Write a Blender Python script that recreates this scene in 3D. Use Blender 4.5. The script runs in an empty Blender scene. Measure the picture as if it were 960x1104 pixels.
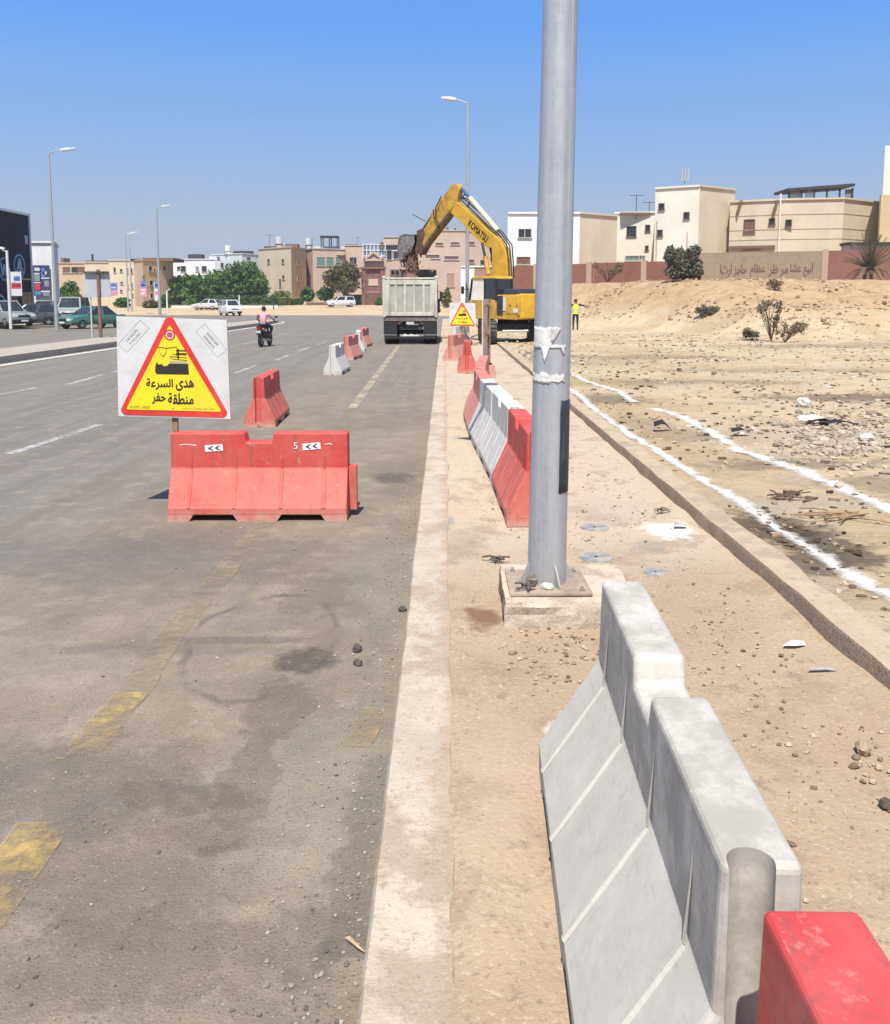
import bpy, bmesh, math, random
import numpy as np
from mathutils import Vector, Matrix, noise as mnoise
random.seed(7); RS = np.random.RandomState(11)
S = bpy.context.scene
COL = S.collection
PI = math.pi
rad = math.radians

# ------------------------------------------------------------------ camera geometry (metres; camera 2 m above the road)
FPX, EYE, PCY = 970.0, 2.0, 430.0      # the lens axis meets the picture above its middle (a shifted crop)
PITCH = math.atan((PCY - 322) / FPX)
_c, _s = math.cos(PITCH), math.sin(PITCH)
def ray(px, py):
    u = (px - 480) / FPX; v = (PCY - py) / FPX
    return u, _c + v * _s, -_s + v * _c
def G(px, py, z=0.0):
    d = ray(px, py); t = (z - EYE) / d[2]
    return Vector((d[0] * t, d[1] * t, z))
def W(px, py, Y):
    d = ray(px, py); t = Y / d[1]
    return Vector((d[0] * t, Y, EYE + d[2] * t))
def sm(a, b, x):
    t = min(1, max(0, (x - a) / (b - a))); return t * t * (3 - 2 * t)
def fb(x, y, sc=1.0, o=3, seed=0.0):
    return mnoise.fractal((x * sc + seed, y * sc - seed, seed * 1.7), 1.0, 2.0, o)

# ------------------------------------------------------------------ node helpers
class NT:
    def __init__(s, name):
        s.m = bpy.data.materials.new(name); s.m.use_nodes = True
        s.t = s.m.node_tree; s.t.nodes.clear()
        s.out = s.n('ShaderNodeOutputMaterial')
        s.b = s.n('ShaderNodeBsdfPrincipled')
        s.t.links.new(s.b.outputs[0], s.out.inputs[0])
        s.geo = None
    def n(s, typ, **kw):
        nd = s.t.nodes.new(typ)
        for k, v in kw.items(): setattr(nd, k, v)
        return nd
    def l(s, a, b): s.t.links.new(a, b)
    def put(s, sock, v):
        if hasattr(v, 'node'): s.l(v, sock)
        elif isinstance(v, (tuple, list)) and len(v) == 3 and sock.type == 'RGBA': sock.default_value = (*v, 1)
        else: sock.default_value = v
    def pos(s):
        if s.geo is None: s.geo = s.n('ShaderNodeNewGeometry')
        return s.geo.outputs['Position']
    def obj(s): return s.n('ShaderNodeTexCoord').outputs['Object']
    def scale(s, vec, sc, loc=(0, 0, 0)):
        m = s.n('ShaderNodeMapping'); s.l(vec, m.inputs[0]); m.inputs['Scale'].default_value = sc; m.inputs['Location'].default_value = loc
        return m.outputs[0]
    def noise(s, vec, scale, detail=4, rough=.55, dist=0, col=False):
        nd = s.n('ShaderNodeTexNoise'); s.l(vec, nd.inputs['Vector'])
        nd.inputs['Scale'].default_value = scale; nd.inputs['Detail'].default_value = detail
        nd.inputs['Roughness'].default_value = rough; nd.inputs['Distortion'].default_value = dist
        return nd.outputs['Color' if col else 'Fac']
    def voro(s, vec, scale, out='Distance', feature='F1'):
        nd = s.n('ShaderNodeTexVoronoi', feature=feature); s.l(vec, nd.inputs['Vector']); nd.inputs['Scale'].default_value = scale
        return nd.outputs[out]
    def mr(s, v, a, b, c=0, d=1, smooth=True):
        nd = s.n('ShaderNodeMapRange', interpolation_type='SMOOTHSTEP' if smooth else 'LINEAR')
        s.l(v, nd.inputs[0])
        for i, q in zip((1, 2, 3, 4), (a, b, c, d)): nd.inputs[i].default_value = q
        return nd.outputs[0]
    def math(s, op, a, b=0.0):
        nd = s.n('ShaderNodeMath', operation=op); s.put(nd.inputs[0], a); s.put(nd.inputs[1], b); return nd.outputs[0]
    def vm(s, op, a, b=(0, 0, 0)):
        nd = s.n('ShaderNodeVectorMath', operation=op)
        for i, q in enumerate((a, b)):
            if hasattr(q, 'node'): s.l(q, nd.inputs[i])
            else: nd.inputs[i].default_value = q
        return nd.outputs['Value' if op == 'LENGTH' else 'Vector']
    def mix(s, f, a, b, mode='MIX'):
        nd = s.n('ShaderNodeMix', data_type='RGBA', blend_type=mode)
        s.put(nd.inputs[0], f); s.put(nd.inputs[6], a); s.put(nd.inputs[7], b); return nd.outputs[2]
    def xyz(s, v):
        nd = s.n('ShaderNodeSeparateXYZ'); s.l(v, nd.inputs[0]); return nd.outputs
    def bump(s, h, st=.3, dist=.02):
        nd = s.n('ShaderNodeBump'); nd.inputs['Strength'].default_value = st; nd.inputs['Distance'].default_value = dist
        s.l(h, nd.inputs['Height']); s.l(nd.outputs[0], s.b.inputs['Normal'])
    def blob(s, c, r, soft=.5, amp=.6, sc=3.0):
        """an irregular patch with its own outline at c (x, y), half sizes r"""
        if not hasattr(s, '_wob'): s._wob = {}
        if sc not in s._wob:
            s._wob[sc] = s.vm('SUBTRACT', s.noise(s.pos(), sc, 4, .6, 0, True), (.5, .5, .5))
        d = s.vm('SUBTRACT', s.pos(), (c[0], c[1], 0)); d = s.vm('MULTIPLY', d, (1 / r[0], 1 / r[1], 0))
        w = s.vm('MULTIPLY', s._wob[sc], (amp * 3, amp * 3, 0))
        L = s.vm('LENGTH', s.vm('ADD', d, w))
        return s.mr(L, 1 - soft, 1 + soft * .3, 1, 0)
    def done(s, color=None, rough=None, metal=None, spec=None):
        if color is not None: s.put(s.b.inputs['Base Color'], color)
        if rough is not None: s.put(s.b.inputs['Roughness'], rough)
        if metal is not None: s.b.inputs['Metallic'].default_value = metal
        if spec is not None: s.b.inputs['Specular IOR Level'].default_value = spec
        return s.m

MATS = {}
def pm(name, c, rough=.7, var=.2, sc=4.0, bump=0.0, bsc=40, metal=0, dirt=None, dirt_amt=.35, dirt_sc=2.5, spec=.35, streak=False):
    """generic weathered material: colour variation, optional dirt patches and bump, in object space"""
    if name in MATS: return MATS[name]
    k = NT(name); o = k.obj()
    nz = k.noise(o, sc, 5, .6)
    lo = tuple(x * (1 - var) for x in c); hi = tuple(min(1, x * (1 + var)) for x in c)
    col = k.mix(k.mr(nz, .3, .7), lo, hi)
    if dirt:
        v = k.scale(o, (1, 1, .15)) if streak else o
        d = k.noise(v, dirt_sc, 6, .65)
        col = k.mix(k.mr(d, .48, .72, 0, dirt_amt), col, dirt)
    if bump: k.bump(k.noise(o, bsc, 4), bump, .01)
    MATS[name] = k.done(col, rough, metal, spec)
    return MATS[name]

# ------------------------------------------------------------------ mesh builder
class MB:
    def __init__(s, T=None):
        s.v = []; s.f = []; s.mi = []; s.i = 0; s.T = T
    def add(s, vs, fs, i=None):
        b = len(s.v)
        s.v += [tuple(s.T @ Vector(p)) if s.T else tuple(p) for p in vs]
        s.f += [tuple(b + q for q in f) for f in fs]
        s.mi += [s.i if i is None else i] * len(fs)
        return s
    def box(s, x0, x1, y0, y1, z0, z1, i=None):
        vs = [(x, y, z) for z in (z0, z1) for y in (y0, y1) for x in (x0, x1)]
        return s.add(vs, [(0, 2, 3, 1), (4, 5, 7, 6), (0, 1, 5, 4), (2, 6, 7, 3), (0, 4, 6, 2), (1, 3, 7, 5)], i)
    def frus(s, b, t, z0, z1, i=None):
        """b, t = (x0,x1,y0,y1) rectangles at z0 and z1"""
        vs = [(b[0], b[2], z0), (b[1], b[2], z0), (b[1], b[3], z0), (b[0], b[3], z0), (t[0], t[2], z1), (t[1], t[2], z1), (t[1], t[3], z1), (t[0], t[3], z1)]
        return s.add(vs, [(3, 2, 1, 0), (4, 5, 6, 7), (0, 1, 5, 4), (1, 2, 6, 5), (2, 3, 7, 6), (3, 0, 4, 7)], i)
    def prism(s, poly, fn, a, b, i=None):
        """poly: 2d points, fn(p, t) -> 3d, extruded t=a..b"""
        n = len(poly)
        vs = [fn(p, a) for p in poly] + [fn(p, b) for p in poly]
        fs = [tuple(range(n))[::-1], tuple(range(n, 2 * n))] + [(k, (k + 1) % n, n + (k + 1) % n, n + k) for k in range(n)]
        return s.add(vs, fs, i)
    def px(s, poly, a, b, i=None): return s.prism(poly, lambda p, t: (t, p[0], p[1]), a, b, i)   # yz profile along x
    def py(s, poly, a, b, i=None): return s.prism(poly, lambda p, t: (p[0], t, p[1]), a, b, i)   # xz profile along y
    def pz(s, poly, a, b, i=None): return s.prism(poly, lambda p, t: (p[0], p[1], t), a, b, i)
    def cyl(s, p, q, r, r2=None, n=14, i=None, cap=True):
        p = Vector(p); q = Vector(q); r2 = r if r2 is None else r2
        d = (q - p).normalized(); u = d.orthogonal().normalized(); w = d.cross(u)
        vs = []
        for c, rr in ((p, r), (q, r2)):
            vs += [c + (u * math.cos(2 * PI * k / n) + w * math.sin(2 * PI * k / n)) * rr for k in range(n)]
        fs = [(k, (k + 1) % n, n + (k + 1) % n, n + k) for k in range(n)]
        if cap: fs += [tuple(range(n))[::-1], tuple(range(n, 2 * n))]
        return s.add(vs, fs, i)
    def tube(s, pts, r, n=8, i=None):
        for a, b in zip(pts[:-1], pts[1:]): s.cyl(a, b, r, n=n, i=i)
        return s
    def beam(s, p, q, w, h, up=(0, 0, 1), i=None):
        p = Vector(p); q = Vector(q); d = (q - p).normalized(); r = d.cross(Vector(up)).normalized(); u = r.cross(d)
        vs = [c + r * a * w / 2 + u * b * h / 2 for c in (p, q) for a, b in ((-1, -1), (1, -1), (1, 1), (-1, 1))]
        return s.add(vs, [(3, 2, 1, 0), (4, 5, 6, 7), (0, 1, 5, 4), (1, 2, 6, 5), (2, 3, 7, 6), (3, 0, 4, 7)], i)
    def ball(s, c, r, n=10, m=7, i=None, jit=0):
        rx, ry, rz = (r, r, r) if not isinstance(r, tuple) else r
        vs = []; fs = []
        for a in range(m + 1):
            for b in range(n):
                th = PI * a / m; ph = 2 * PI * b / n
                k = 1 + random.uniform(-jit, jit) if 0 < a < m else 1
                vs.append((c[0] + rx * k * math.sin(th) * math.cos(ph), c[1] + ry * k * math.sin(th) * math.sin(ph), c[2] + rz * k * math.cos(th)))
        for a in range(m):
            for b in range(n):
                fs.append((a * n + b, (a + 1) * n + b, (a + 1) * n + (b + 1) % n, a * n + (b + 1) % n))
        return s.add(vs, fs, i)
    def mesh(s, name, mats, smooth=False, bevel=0, clean=True):
        me = bpy.data.meshes.new(name); me.from_pydata(s.v, [], s.f)
        for m in (mats if isinstance(mats, (list, tuple)) else [mats]): me.materials.append(m)
        me.polygons.foreach_set('material_index', s.mi)
        if clean:
            bm = bmesh.new(); bm.from_mesh(me)
            bmesh.ops.remove_doubles(bm, verts=bm.verts, dist=1e-5)
            bmesh.ops.recalc_face_normals(bm, faces=bm.faces)
            if bevel:
                es = [e for e in bm.edges if len(e.link_faces) == 2 and e.calc_face_angle(0) > .5]
                bmesh.ops.bevel(bm, geom=es, offset=bevel, segments=2, affect='EDGES', profile=.5, clamp_overlap=True)
            bm.to_mesh(me); bm.free()
        if smooth:
            me.polygons.foreach_set('use_smooth', [True] * len(me.polygons))
            try: me.set_sharp_from_angle(angle=rad(40))
            except Exception: pass
        return me
    def build(s, name, mats, parent=None, loc=None, rz=0, smooth=False, bevel=0, clean=True):
        o = bpy.data.objects.new(name, s.mesh(name, mats, smooth, bevel, clean)); COL.objects.link(o)
        if parent: o.parent = parent
        if loc is not None: o.location = loc
        o.rotation_euler.z = rz
        return o
def tag(o, label=None, cat=None, group=None, kind=None):
    if label: o['label'] = label
    if cat: o['category'] = cat
    if group: o['group'] = group
    if kind: o['kind'] = kind
    return o
def thing(name, label, cat, loc=(0, 0, 0), rz=0, group=None):
    o = bpy.data.objects.new(name, None); COL.objects.link(o); o.empty_display_size = .2
    o.location = loc; o.rotation_euler.z = rz
    return tag(o, label, cat, group)
def kids(o): return [c for c in COL.objects if c.parent == o]
def copy_tree(o, loc=None, rz=None, label=None, parent=None):
    c = o.copy(); COL.objects.link(c)
    if parent: c.parent = parent
    if loc is not None: c.location = loc
    if rz is not None: c.rotation_euler.z = rz
    if label: c['label'] = label
    for ch in kids(o): copy_tree(ch, parent=c)
    return c
def evaluated(o, name):
    dg = bpy.context.evaluated_depsgraph_get(); dg.update()
    return bpy.data.meshes.new_from_object(o.evaluated_get(dg))
def drop(o):
    d = o.data; bpy.data.objects.remove(o)
    if d and d.users == 0:
        (bpy.data.meshes if isinstance(d, bpy.types.Mesh) else bpy.data.curves).remove(d)

# ------------------------------------------------------------------ lettering
AR = {}
for i, (ch, base, nf) in enumerate([('ا', 0xFE8D, 2), ('ب', 0xFE8F, 4), ('ة', 0xFE93, 2), ('ت', 0xFE95, 4), ('ج', 0xFE9D, 4), ('ح', 0xFEA1, 4), ('د', 0xFEA9, 2), ('ر', 0xFEAD, 2), ('ز', 0xFEAF, 2),
        ('س', 0xFEB1, 4), ('ش', 0xFEB5, 4), ('ظ', 0xFEC5, 4), ('ط', 0xFEC1, 4), ('ع', 0xFEC9, 4), ('ف', 0xFED1, 4), ('ق', 0xFED5, 4), ('ل', 0xFEDD, 4), ('م', 0xFEE1, 4), ('ن', 0xFEE5, 4), ('ه', 0xFEE9, 4), ('و', 0xFEED, 2), ('ى', 0xFEEF, 2), ('ي', 0xFEF1, 4)]):
    AR[ch] = (base, nf)
def shape_ar(t):
    out = []
    for i, ch in enumerate(t):
        if ch not in AR: out.append(ch); continue
        b, nf = AR[ch]
        prev = i > 0 and t[i - 1] in AR and AR[t[i - 1]][1] == 4
        nxt = nf == 4 and i + 1 < len(t) and t[i + 1] in AR
        k = {(0, 0): 0, (1, 0): 1, (0, 1): 2, (1, 1): 3}[(int(prev), int(nxt))]
        out.append(chr(b + k))
    return ''.join(out[::-1])
def text_mb(txt, height=None, width=None, bold=.012, depth=.003):
    """flat lettering in the xz plane facing -y, centred on the origin; returns an MB"""
    c = bpy.data.curves.new('lettering', 'FONT'); c.body = txt; c.resolution_u = 3; c.extrude = 0
    o = bpy.data.objects.new('lettering', c); COL.objects.link(o)
    me = evaluated(o, 'lettering'); drop(o)
    v = np.array([p.co[:] for p in me.vertices]); fs = [tuple(p.vertices) for p in me.polygons]
    bpy.data.meshes.remove(me)
    lo, hi = v.min(0), v.max(0); sz = hi - lo
    kx = ky = None
    if height: ky = height / sz[1]
    if width: kx = width / sz[0]
    kx = kx or ky; ky = ky or kx
    m = MB()
    for j, (ox, oz) in enumerate(((0, 0), (1, 0), (-1, 0), (0, 1), (0, -1)) if bold else ((0, 0),)):   # thickened strokes, each a hair in front of the last
        m.add([((p[0] - lo[0] - sz[0] / 2 + ox * bold) * kx, -depth - j * .00012, (p[1] - lo[1] - sz[1] / 2 + oz * bold) * ky) for p in v], fs)
    return m
def merge(dst, src, off=(0, 0, 0), M=None, i=None):
    vs = [Vector(p) for p in src.v]
    if M: vs = [M @ p for p in vs]
    dst.add([p + Vector(off) for p in vs], src.f, i); return dst

# ------------------------------------------------------------------ world, sun, camera
SUN_EL, SUN_AZ = rad(60), rad(7)        # behind the camera, a little to the left
hd = Vector((-math.sin(SUN_AZ), -math.cos(SUN_AZ), 0))
SD = hd * math.cos(SUN_EL) + Vector((0, 0, math.sin(SUN_EL)))
w = bpy.data.worlds.new('World'); S.world = w; w.use_nodes = True
nt = w.node_tree; bg = nt.nodes['Background']
sky = nt.nodes.new('ShaderNodeTexSky'); sky.sky_type = 'NISHITA'; sky.sun_disc = False
sky.sun_elevation = SUN_EL; sky.sun_rotation = math.atan2(SD.x, SD.y)
sky.air_density = 1.0; sky.dust_density = .6; sky.ozone_density = 1.5; sky.altitude = 0
# a dusty city haze lies in the lowest part of the sky
tc = nt.nodes.new('ShaderNodeTexCoord'); sx = nt.nodes.new('ShaderNodeSeparateXYZ'); nt.links.new(tc.outputs['Generated'], sx.inputs[0])
rp = nt.nodes.new('ShaderNodeValToRGB'); nt.links.new(sx.outputs[2], rp.inputs[0]); cr = rp.color_ramp
for k, (ps, cl) in enumerate([(0, (2.95, 3.2, 3.65)), (.07, (2.65, 3.12, 3.95)), (.15, (1.85, 2.92, 4.75)), (.28, (.92, 2.28, 5.4)), (.5, (.9, 1.75, 4.4))]):
    e = cr.elements[k] if k < 2 else cr.elements.new(ps)
    e.position = ps; e.color = (*[q / 6 for q in cl], 1)
gain = nt.nodes.new('ShaderNodeMix'); gain.data_type = 'RGBA'; gain.blend_type = 'MULTIPLY'; gain.inputs[0].default_value = 1; gain.clamp_result = False
nt.links.new(rp.outputs[0], gain.inputs[6]); gain.inputs[7].default_value = (6, 6, 6, 1)
mr_ = nt.nodes.new('ShaderNodeMapRange'); mr_.interpolation_type = 'SMOOTHSTEP'; nt.links.new(sx.outputs[2], mr_.inputs[0])
for k, q in zip((1, 2, 3, 4), (.3, .75, 1, 0)): mr_.inputs[k].default_value = q
mixs = nt.nodes.new('ShaderNodeMix'); mixs.data_type = 'RGBA'; nt.links.new(mr_.outputs[0], mixs.inputs[0]); nt.links.new(sky.outputs[0], mixs.inputs[6]); nt.links.new(gain.outputs[2], mixs.inputs[7])
nt.links.new(mixs.outputs[2], bg.inputs[0]); bg.inputs[1].default_value = .11
sl = bpy.data.lights.new('sun', 'SUN'); sl.energy = 4.2; sl.angle = rad(.5); sl.color = (1, .955, .88)
so = bpy.data.objects.new('sun', sl); COL.objects.link(so)
so.rotation_euler = SD.to_track_quat('Z', 'Y').to_euler(); so.location = (0, -20, 40)
S.view_settings.view_transform = 'Standard'; S.view_settings.look = 'None'; S.view_settings.gamma = 1
S.view_settings.exposure = .62; S.view_settings.use_curve_mapping = False
cd = bpy.data.cameras.new('camera'); cam = bpy.data.objects.new('camera', cd); COL.objects.link(cam); S.camera = cam
cd.sensor_fit = 'VERTICAL'; cd.sensor_height = 24; cd.sensor_width = 24; cd.lens = FPX / 1104 * 24
cd.shift_y = -(552 - PCY) / 1104
cd.clip_start = .05; cd.clip_end = 6000
cam.location = (0, 0, EYE); cam.rotation_euler = (PI / 2 - PITCH, 0, 0)
S.cycles.max_bounces = 6; S.cycles.transparent_max_bounces = 12

# ------------------------------------------------------------------ terrain
PAVE = .13
def zg(x, y):
    """height of the open ground"""
    if x < 2.2:
        return -.05 + .025 * min(70, max(0, y - 110))
    z = .2 + .018 * fb(x, y, .8, 4, 3) + (.032 * fb(x, y, 2.6, 4, 9) + .012 * fb(x, y, 8, 3, 4)) * (1 if y < 40 else .4)
    y0 = 57 - 21 * sm(8, 17, x)
    lump = fb(x, y, .12, 3, 5)
    bank = sm(0, 22, y - y0 + lump * 4)
    z += 2.95 * bank * sm(4.5, 8.5, x + .5 * lump) + .35 * bank * (1 - bank) * 4 * fb(x, y, .35, 4, 2)
    z += .05 * fb(x, y, .5, 3, 7) + sm(26, 40, y) * (.10 * fb(x, y, .55, 5, 12) + .10 * bank * abs(fb(x, y, 1.0, 4, 15)))
    fa = .025 * min(70, max(0, y - 110))
    return max(z, fa) if x < 8 else z
# ------------------------------------------------------------------ ground materials
def m_asphalt():
    k = NT('asphalt'); P = k.pos(); X = k.xyz(P)
    big = k.noise(P, .55, 6, .65, .4); mid = k.noise(P, 3.2, 8, .72); fine = k.noise(P, 55, 3, .7); agg = k.voro(P, 150, 'Color'); med = k.noise(P, 11, 6, .75)
    trk = k.noise(k.scale(P, (1.6, .07, 1)), 1.6, 5, .6)
    col = k.mix(k.mr(big, .4, .6), (.198, .158, .114), (.252, .205, .150))
    # dusty shoulder near the kerb, greyer running lanes to the left and far off
    lane = k.mr(X[0], -4.2, -1.7, 0, 1)
    far = k.mr(X[1], 6, 26)
    grey = k.mix(k.mr(trk, .42, .58), (.168, .152, .131), (.205, .187, .161))
    gf = k.math('MAXIMUM', k.math('SUBTRACT', 1, lane), k.math('MULTIPLY', far, .75))
    gf = k.math('MULTIPLY', gf, k.mr(mid, .3, .6, .65, 1))
    col = k.mix(gf, col, grey)
    near = k.mr(X[1], 14, 7)
    col = k.mix(k.math('MULTIPLY', k.mr(mid, .50, .64), .45), col, (.33, .275, .215))        # drifted dust
    col = k.mix(k.mr(mid, .47, .34, 0, .3), col, (.15, .13, .112))                        # bare dark asphalt
    col = k.mix(k.math('MULTIPLY', k.mr(k.noise(P, 1.3, 7, .7, 1.0), .52, .60), k.math('MULTIPLY', near, .28)), col, (.15, .135, .12))
    col = k.mix(k.mr(trk, .5, .68, 0, .35), col, (.16, .147, .133))                        # tyre lanes
    col = k.mix(k.mr(med, .56, .68, 0, .3), col, (.36, .305, .245))
    col = k.mix(k.mr(med, .43, .31, 0, .3), col, (.13, .115, .10))
    for c, r, a, cl, s_, am in [
            (G(330, 712), (.19, .20), .9, (.035, .031, .028), .55, .45), (G(300, 765), (.17, .34), .75, (.12, .098, .078), .12, .55), (G(265, 850), (.13, .42), .75, (.125, .103, .082), .12, .65),
            (G(330, 1010), (.16, .2), .6, (.075, .07, .066), .5, .7), (G(290, 665), (.35, .3), .4, (.10, .098, .095), .4, .6), (G(40, 850), (.75, .45), .6, (.085, .083, .083), .5, .5),
            (G(160, 700), (.7, .12), .5, (.09, .085, .08), .5, .6), (G(150, 960), (.5, .25), .5, (.12, .10, .085), .5, .7), (G(425, 515), (.25, .35), .8, (.055, .05, .047), .5, .5),
            (G(420, 620), (.5, 1.2), .45, (.16, .165, .145), .5, .5), (G(380, 850), (.45, .9), .4, (.2, .19, .15), .5, .5), (G(200, 600), (1.2, 1.2), .5, (.11, .105, .10), .6, .5),
            (G(250, 690), (.5, .07), .6, (.075, .07, .068), .4, .4), (G(90, 600), (1.5, .7), .5, (.10, .1, .102), .7, .6), (G(400, 905), (.12, .7), .5, (.095, .09, .085), .4, .8),
            (G(250, 900), (.35, .1), .5, (.1, .08, .065), .5, .7), (G(210, 770), (.4, .25), .35, (.30, .24, .18), .6, .6), (G(330, 930), (.4, .35), .4, (.32, .265, .205), .6, .6), (G(60, 720), (.8, .3), .35, (.3, .25, .2), .6, .6), (G(345, 640), (.25, .5), .5, (.115, .095, .078), .3, .7), (G(200, 860), (.3, .12), .6, (.1, .082, .066), .3, .8), (G(120, 1030), (.5, .2), .5, (.11, .09, .072), .4, .8), (G(380, 960), (.1, .4), .6, (.11, .092, .075), .3, .8), (G(300, 590), (.6, .25), .4, (.12, .1, .085), .4, .7)]:
        col = k.mix(k.math('MULTIPLY', k.math('MULTIPLY', k.blob(c, r, s_ * .75, am, 7.0), k.mr(med, .3, .55, .55, 1.1)), a * .66), col, cl)
    ring = k.vm('LENGTH', k.vm('MULTIPLY', k.vm('SUBTRACT', k.vm('ADD', P, k.vm('MULTIPLY', k.vm('SUBTRACT', k.noise(P, 2.5, 4, .6, 0, True), (.5, .5, .5)), (.25, .25, 0))), tuple(G(285, 690))), (2.2, 1.15, 0)))
    rg = k.math('MULTIPLY', k.mr(ring, .86, .93), k.mr(ring, 1.02, .95))
    col = k.mix(k.math('MULTIPLY', rg, k.mr(mid, .4, .6, 0, .6)), col, (.08, .075, .07))    # curved skid mark
    col = k.mix(k.mr(k.noise(P, 26, 6, .8), .6, .72, 0, .55), col, (.07, .062, .055))
    col = k.mix(k.mr(agg, .0, .3, .6, 0), col, (.06, .054, .05))
    col = k.mix(k.mr(agg, .85, 1, 0, .5), col, (.42, .37, .31))
    col = k.mix(k.mr(k.voro(k.scale(P, (1, 1, 0)), 26), 0, .09, .75, 0), col, (.42, .37, .31))   # single pale grains
    h = k.math('ADD', k.math('MULTIPLY', fine, .6), k.math('MULTIPLY', k.voro(P, 110), .8))
    k.bump(h, .6, .006)
    return k.done(col, k.mr(mid, .3, .7, .78, .95), 0, .25)
def m_sand():
    k = NT('lot sand'); P = k.pos(); X = k.xyz(P)
    big = k.noise(P, .25, 5, .6); mid = k.noise(P, 1.6, 8, .72); fine = k.noise(P, 20, 5, .75)
    col = k.mix(k.mr(big, .42, .58), (.46, .342, .205), (.54, .418, .265))
    col = k.mix(k.mr(mid, .5, .6, 0, .6), col, (.37, .275, .175))
    col = k.mix(k.mr(k.noise(P, .7, 7, .72), .52, .62, 0, .6), col, (.45, .39, .30))
    bank = k.mr(X[2], .5, 2.2); col = k.mix(k.math('MULTIPLY', bank, .85), col, k.mix(k.mr(mid, .42, .58), (.345, .215, .115), (.455, .315, .18)))
    st = k.noise(k.scale(P, (1, 2.4, 1)), 1.1, 9, .76)
    col = k.mix(k.mr(st, .55, .64, 0, .5), col, (.25, .18, .12))
    col = k.mix(k.mr(k.noise(k.scale(P, (1.4, 3, 1)), 3.4, 8, .78), .57, .65, 0, .5), col, (.2, .145, .1))
    col = k.mix(k.mr(fine, .57, .68, 0, .5), col, (.19, .14, .1))
    col = k.mix(k.mr(fine, .45, .34, 0, .5), col, (.60, .50, .37))
    for c, r, a, cl in [(G(818, 562, .2), (.45, .5), .95, (.04, .034, .03)), (G(885, 585, .2), (.4, .8), .95, (.05, .042, .036)), (G(850, 608, .2), (.5, .32), .9, (.09, .072, .06)),
                        (G(840, 540, .2), (.8, .45), .4, (.30, .27, .22)), (G(650, 432, .2), (1., .8), .7, (.10, .075, .055)), (G(915, 428, .2), (2.2, .7), .85, (.10, .075, .055)),
                        (G(900, 468, .2), (1.9, 1.2), .55, (.38, .335, .27)), (G(640, 412, .2), (1.6, 1.4), .6, (.32, .24, .12)), (G(940, 640, .2), (.5, .4), .4, (.3, .22, .15)),
                        (G(585, 390, .2), (2.6, 2.8), .5, (.28, .225, .165)), (G(700, 385, .2), (3.5, 1.2), .6, (.18, .13, .085)), (G(870, 500, .2), (1.2, .4), .7, (.13, .10, .07)), (G(760, 412, .2), (2.6, .7), .6, (.19, .14, .095)),
                        (G(850, 400, .2), (4, .8), .5, (.19, .14, .1)), (G(730, 470, .2), (.8, .5), .5, (.2, .15, .1)), (G(690, 455, .2), (.5, 1.2), .5, (.22, .16, .11)), (G(940, 520, .2), (.8, .3), .6, (.13, .1, .07)), (G(880, 370, .3), (4, 1.2), .6, (.2, .15, .11))]:
        col = k.mix(k.math('MULTIPLY', k.blob(c, r, .5, .6, 6.0), a * .8), col, cl)
    h = k.math('ADD', mid, k.math('MULTIPLY', fine, .4))
    k.bump(h, 1.0, .07)
    return k.done(col, .95, 0, .1)
def m_dirt():
    k = NT('dusty pavement'); P = k.pos(); X = k.xyz(P)
    mid = k.noise(P, 1.9, 7, .66); big = k.noise(P, .5, 4, .6); fine = k.noise(P, 45, 4, .7)
    col = k.mix(k.mr(big, .35, .65), (.35, .252, .168), (.42, .318, .222))
    far = k.mr(X[1], 5.2, 7.5)
    col = k.mix(k.math('MULTIPLY', far, .8), col, k.mix(k.mr(mid, .35, .65), (.48, .395, .29), (.52, .435, .33)))
    col = k.mix(k.mr(mid, .52, .62, 0, .55), col, (.29, .205, .138))
    cr = k.noise(k.scale(P, (1.5, 1, 1)), 5, 8, .75)
    col = k.mix(k.mr(cr, .57, .66, 0, .6), col, (.22, .155, .105))
    col = k.mix(k.mr(fine, .56, .68, 0, .55), col, (.18, .13, .09))
    col = k.mix(k.mr(fine, .44, .33, 0, .45), col, (.58, .48, .37))
    for c, r, a, cl in [(G(478, 566, PAVE), (.1, .35), .8, (.27, .265, .26)), (G(470, 540, PAVE), (.09, .25), .5, (.3, .29, .28)), (G(520, 668, PAVE), (.13, .2), .85, (.17, .09, .05)), (G(600, 790, PAVE), (.06, .13), .6, (.62, .58, .52)),
                        (G(612, 772, PAVE), (.05, .1), .6, (.65, .6, .55)), (G(720, 572, PAVE), (.22, .3), .85, (.72, .7, .66)), (G(640, 550, PAVE), (.5, .6), .4, (.40, .35, .29)), (G(700, 480, PAVE), (.4, 2), .4, (.36, .27, .18)),
                        (G(500, 590, PAVE), (.2, .5), .4, (.3, .22, .15)), (G(700, 590, PAVE), (.16, .22), .5, (.27, .25, .22)), (G(900, 800, PAVE), (.4, .4), .4, (.38, .27, .18)), (G(540, 850, PAVE), (.2, .7), .3, (.43, .32, .23))]:
        col = k.mix(k.math('MULTIPLY', k.blob(c, r, .5, .6, 7.0), a), col, cl)
    ed = k.voro(k.vm('ADD', k.scale(P, (.9, .6, 1)), k.vm('MULTIPLY', k.noise(P, 3, 5, .6, 0, True), (.35, .35, 0))), 1.0, 'Distance', 'DISTANCE_TO_EDGE')
    col = k.mix(k.mr(ed, .001, .006, .25, 0), col, (.2, .15, .11))
    k.bump(k.math('ADD', mid, k.math('MULTIPLY', fine, .5)), .65, .025)
    return k.done(col, .95, 0, .1)
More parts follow.
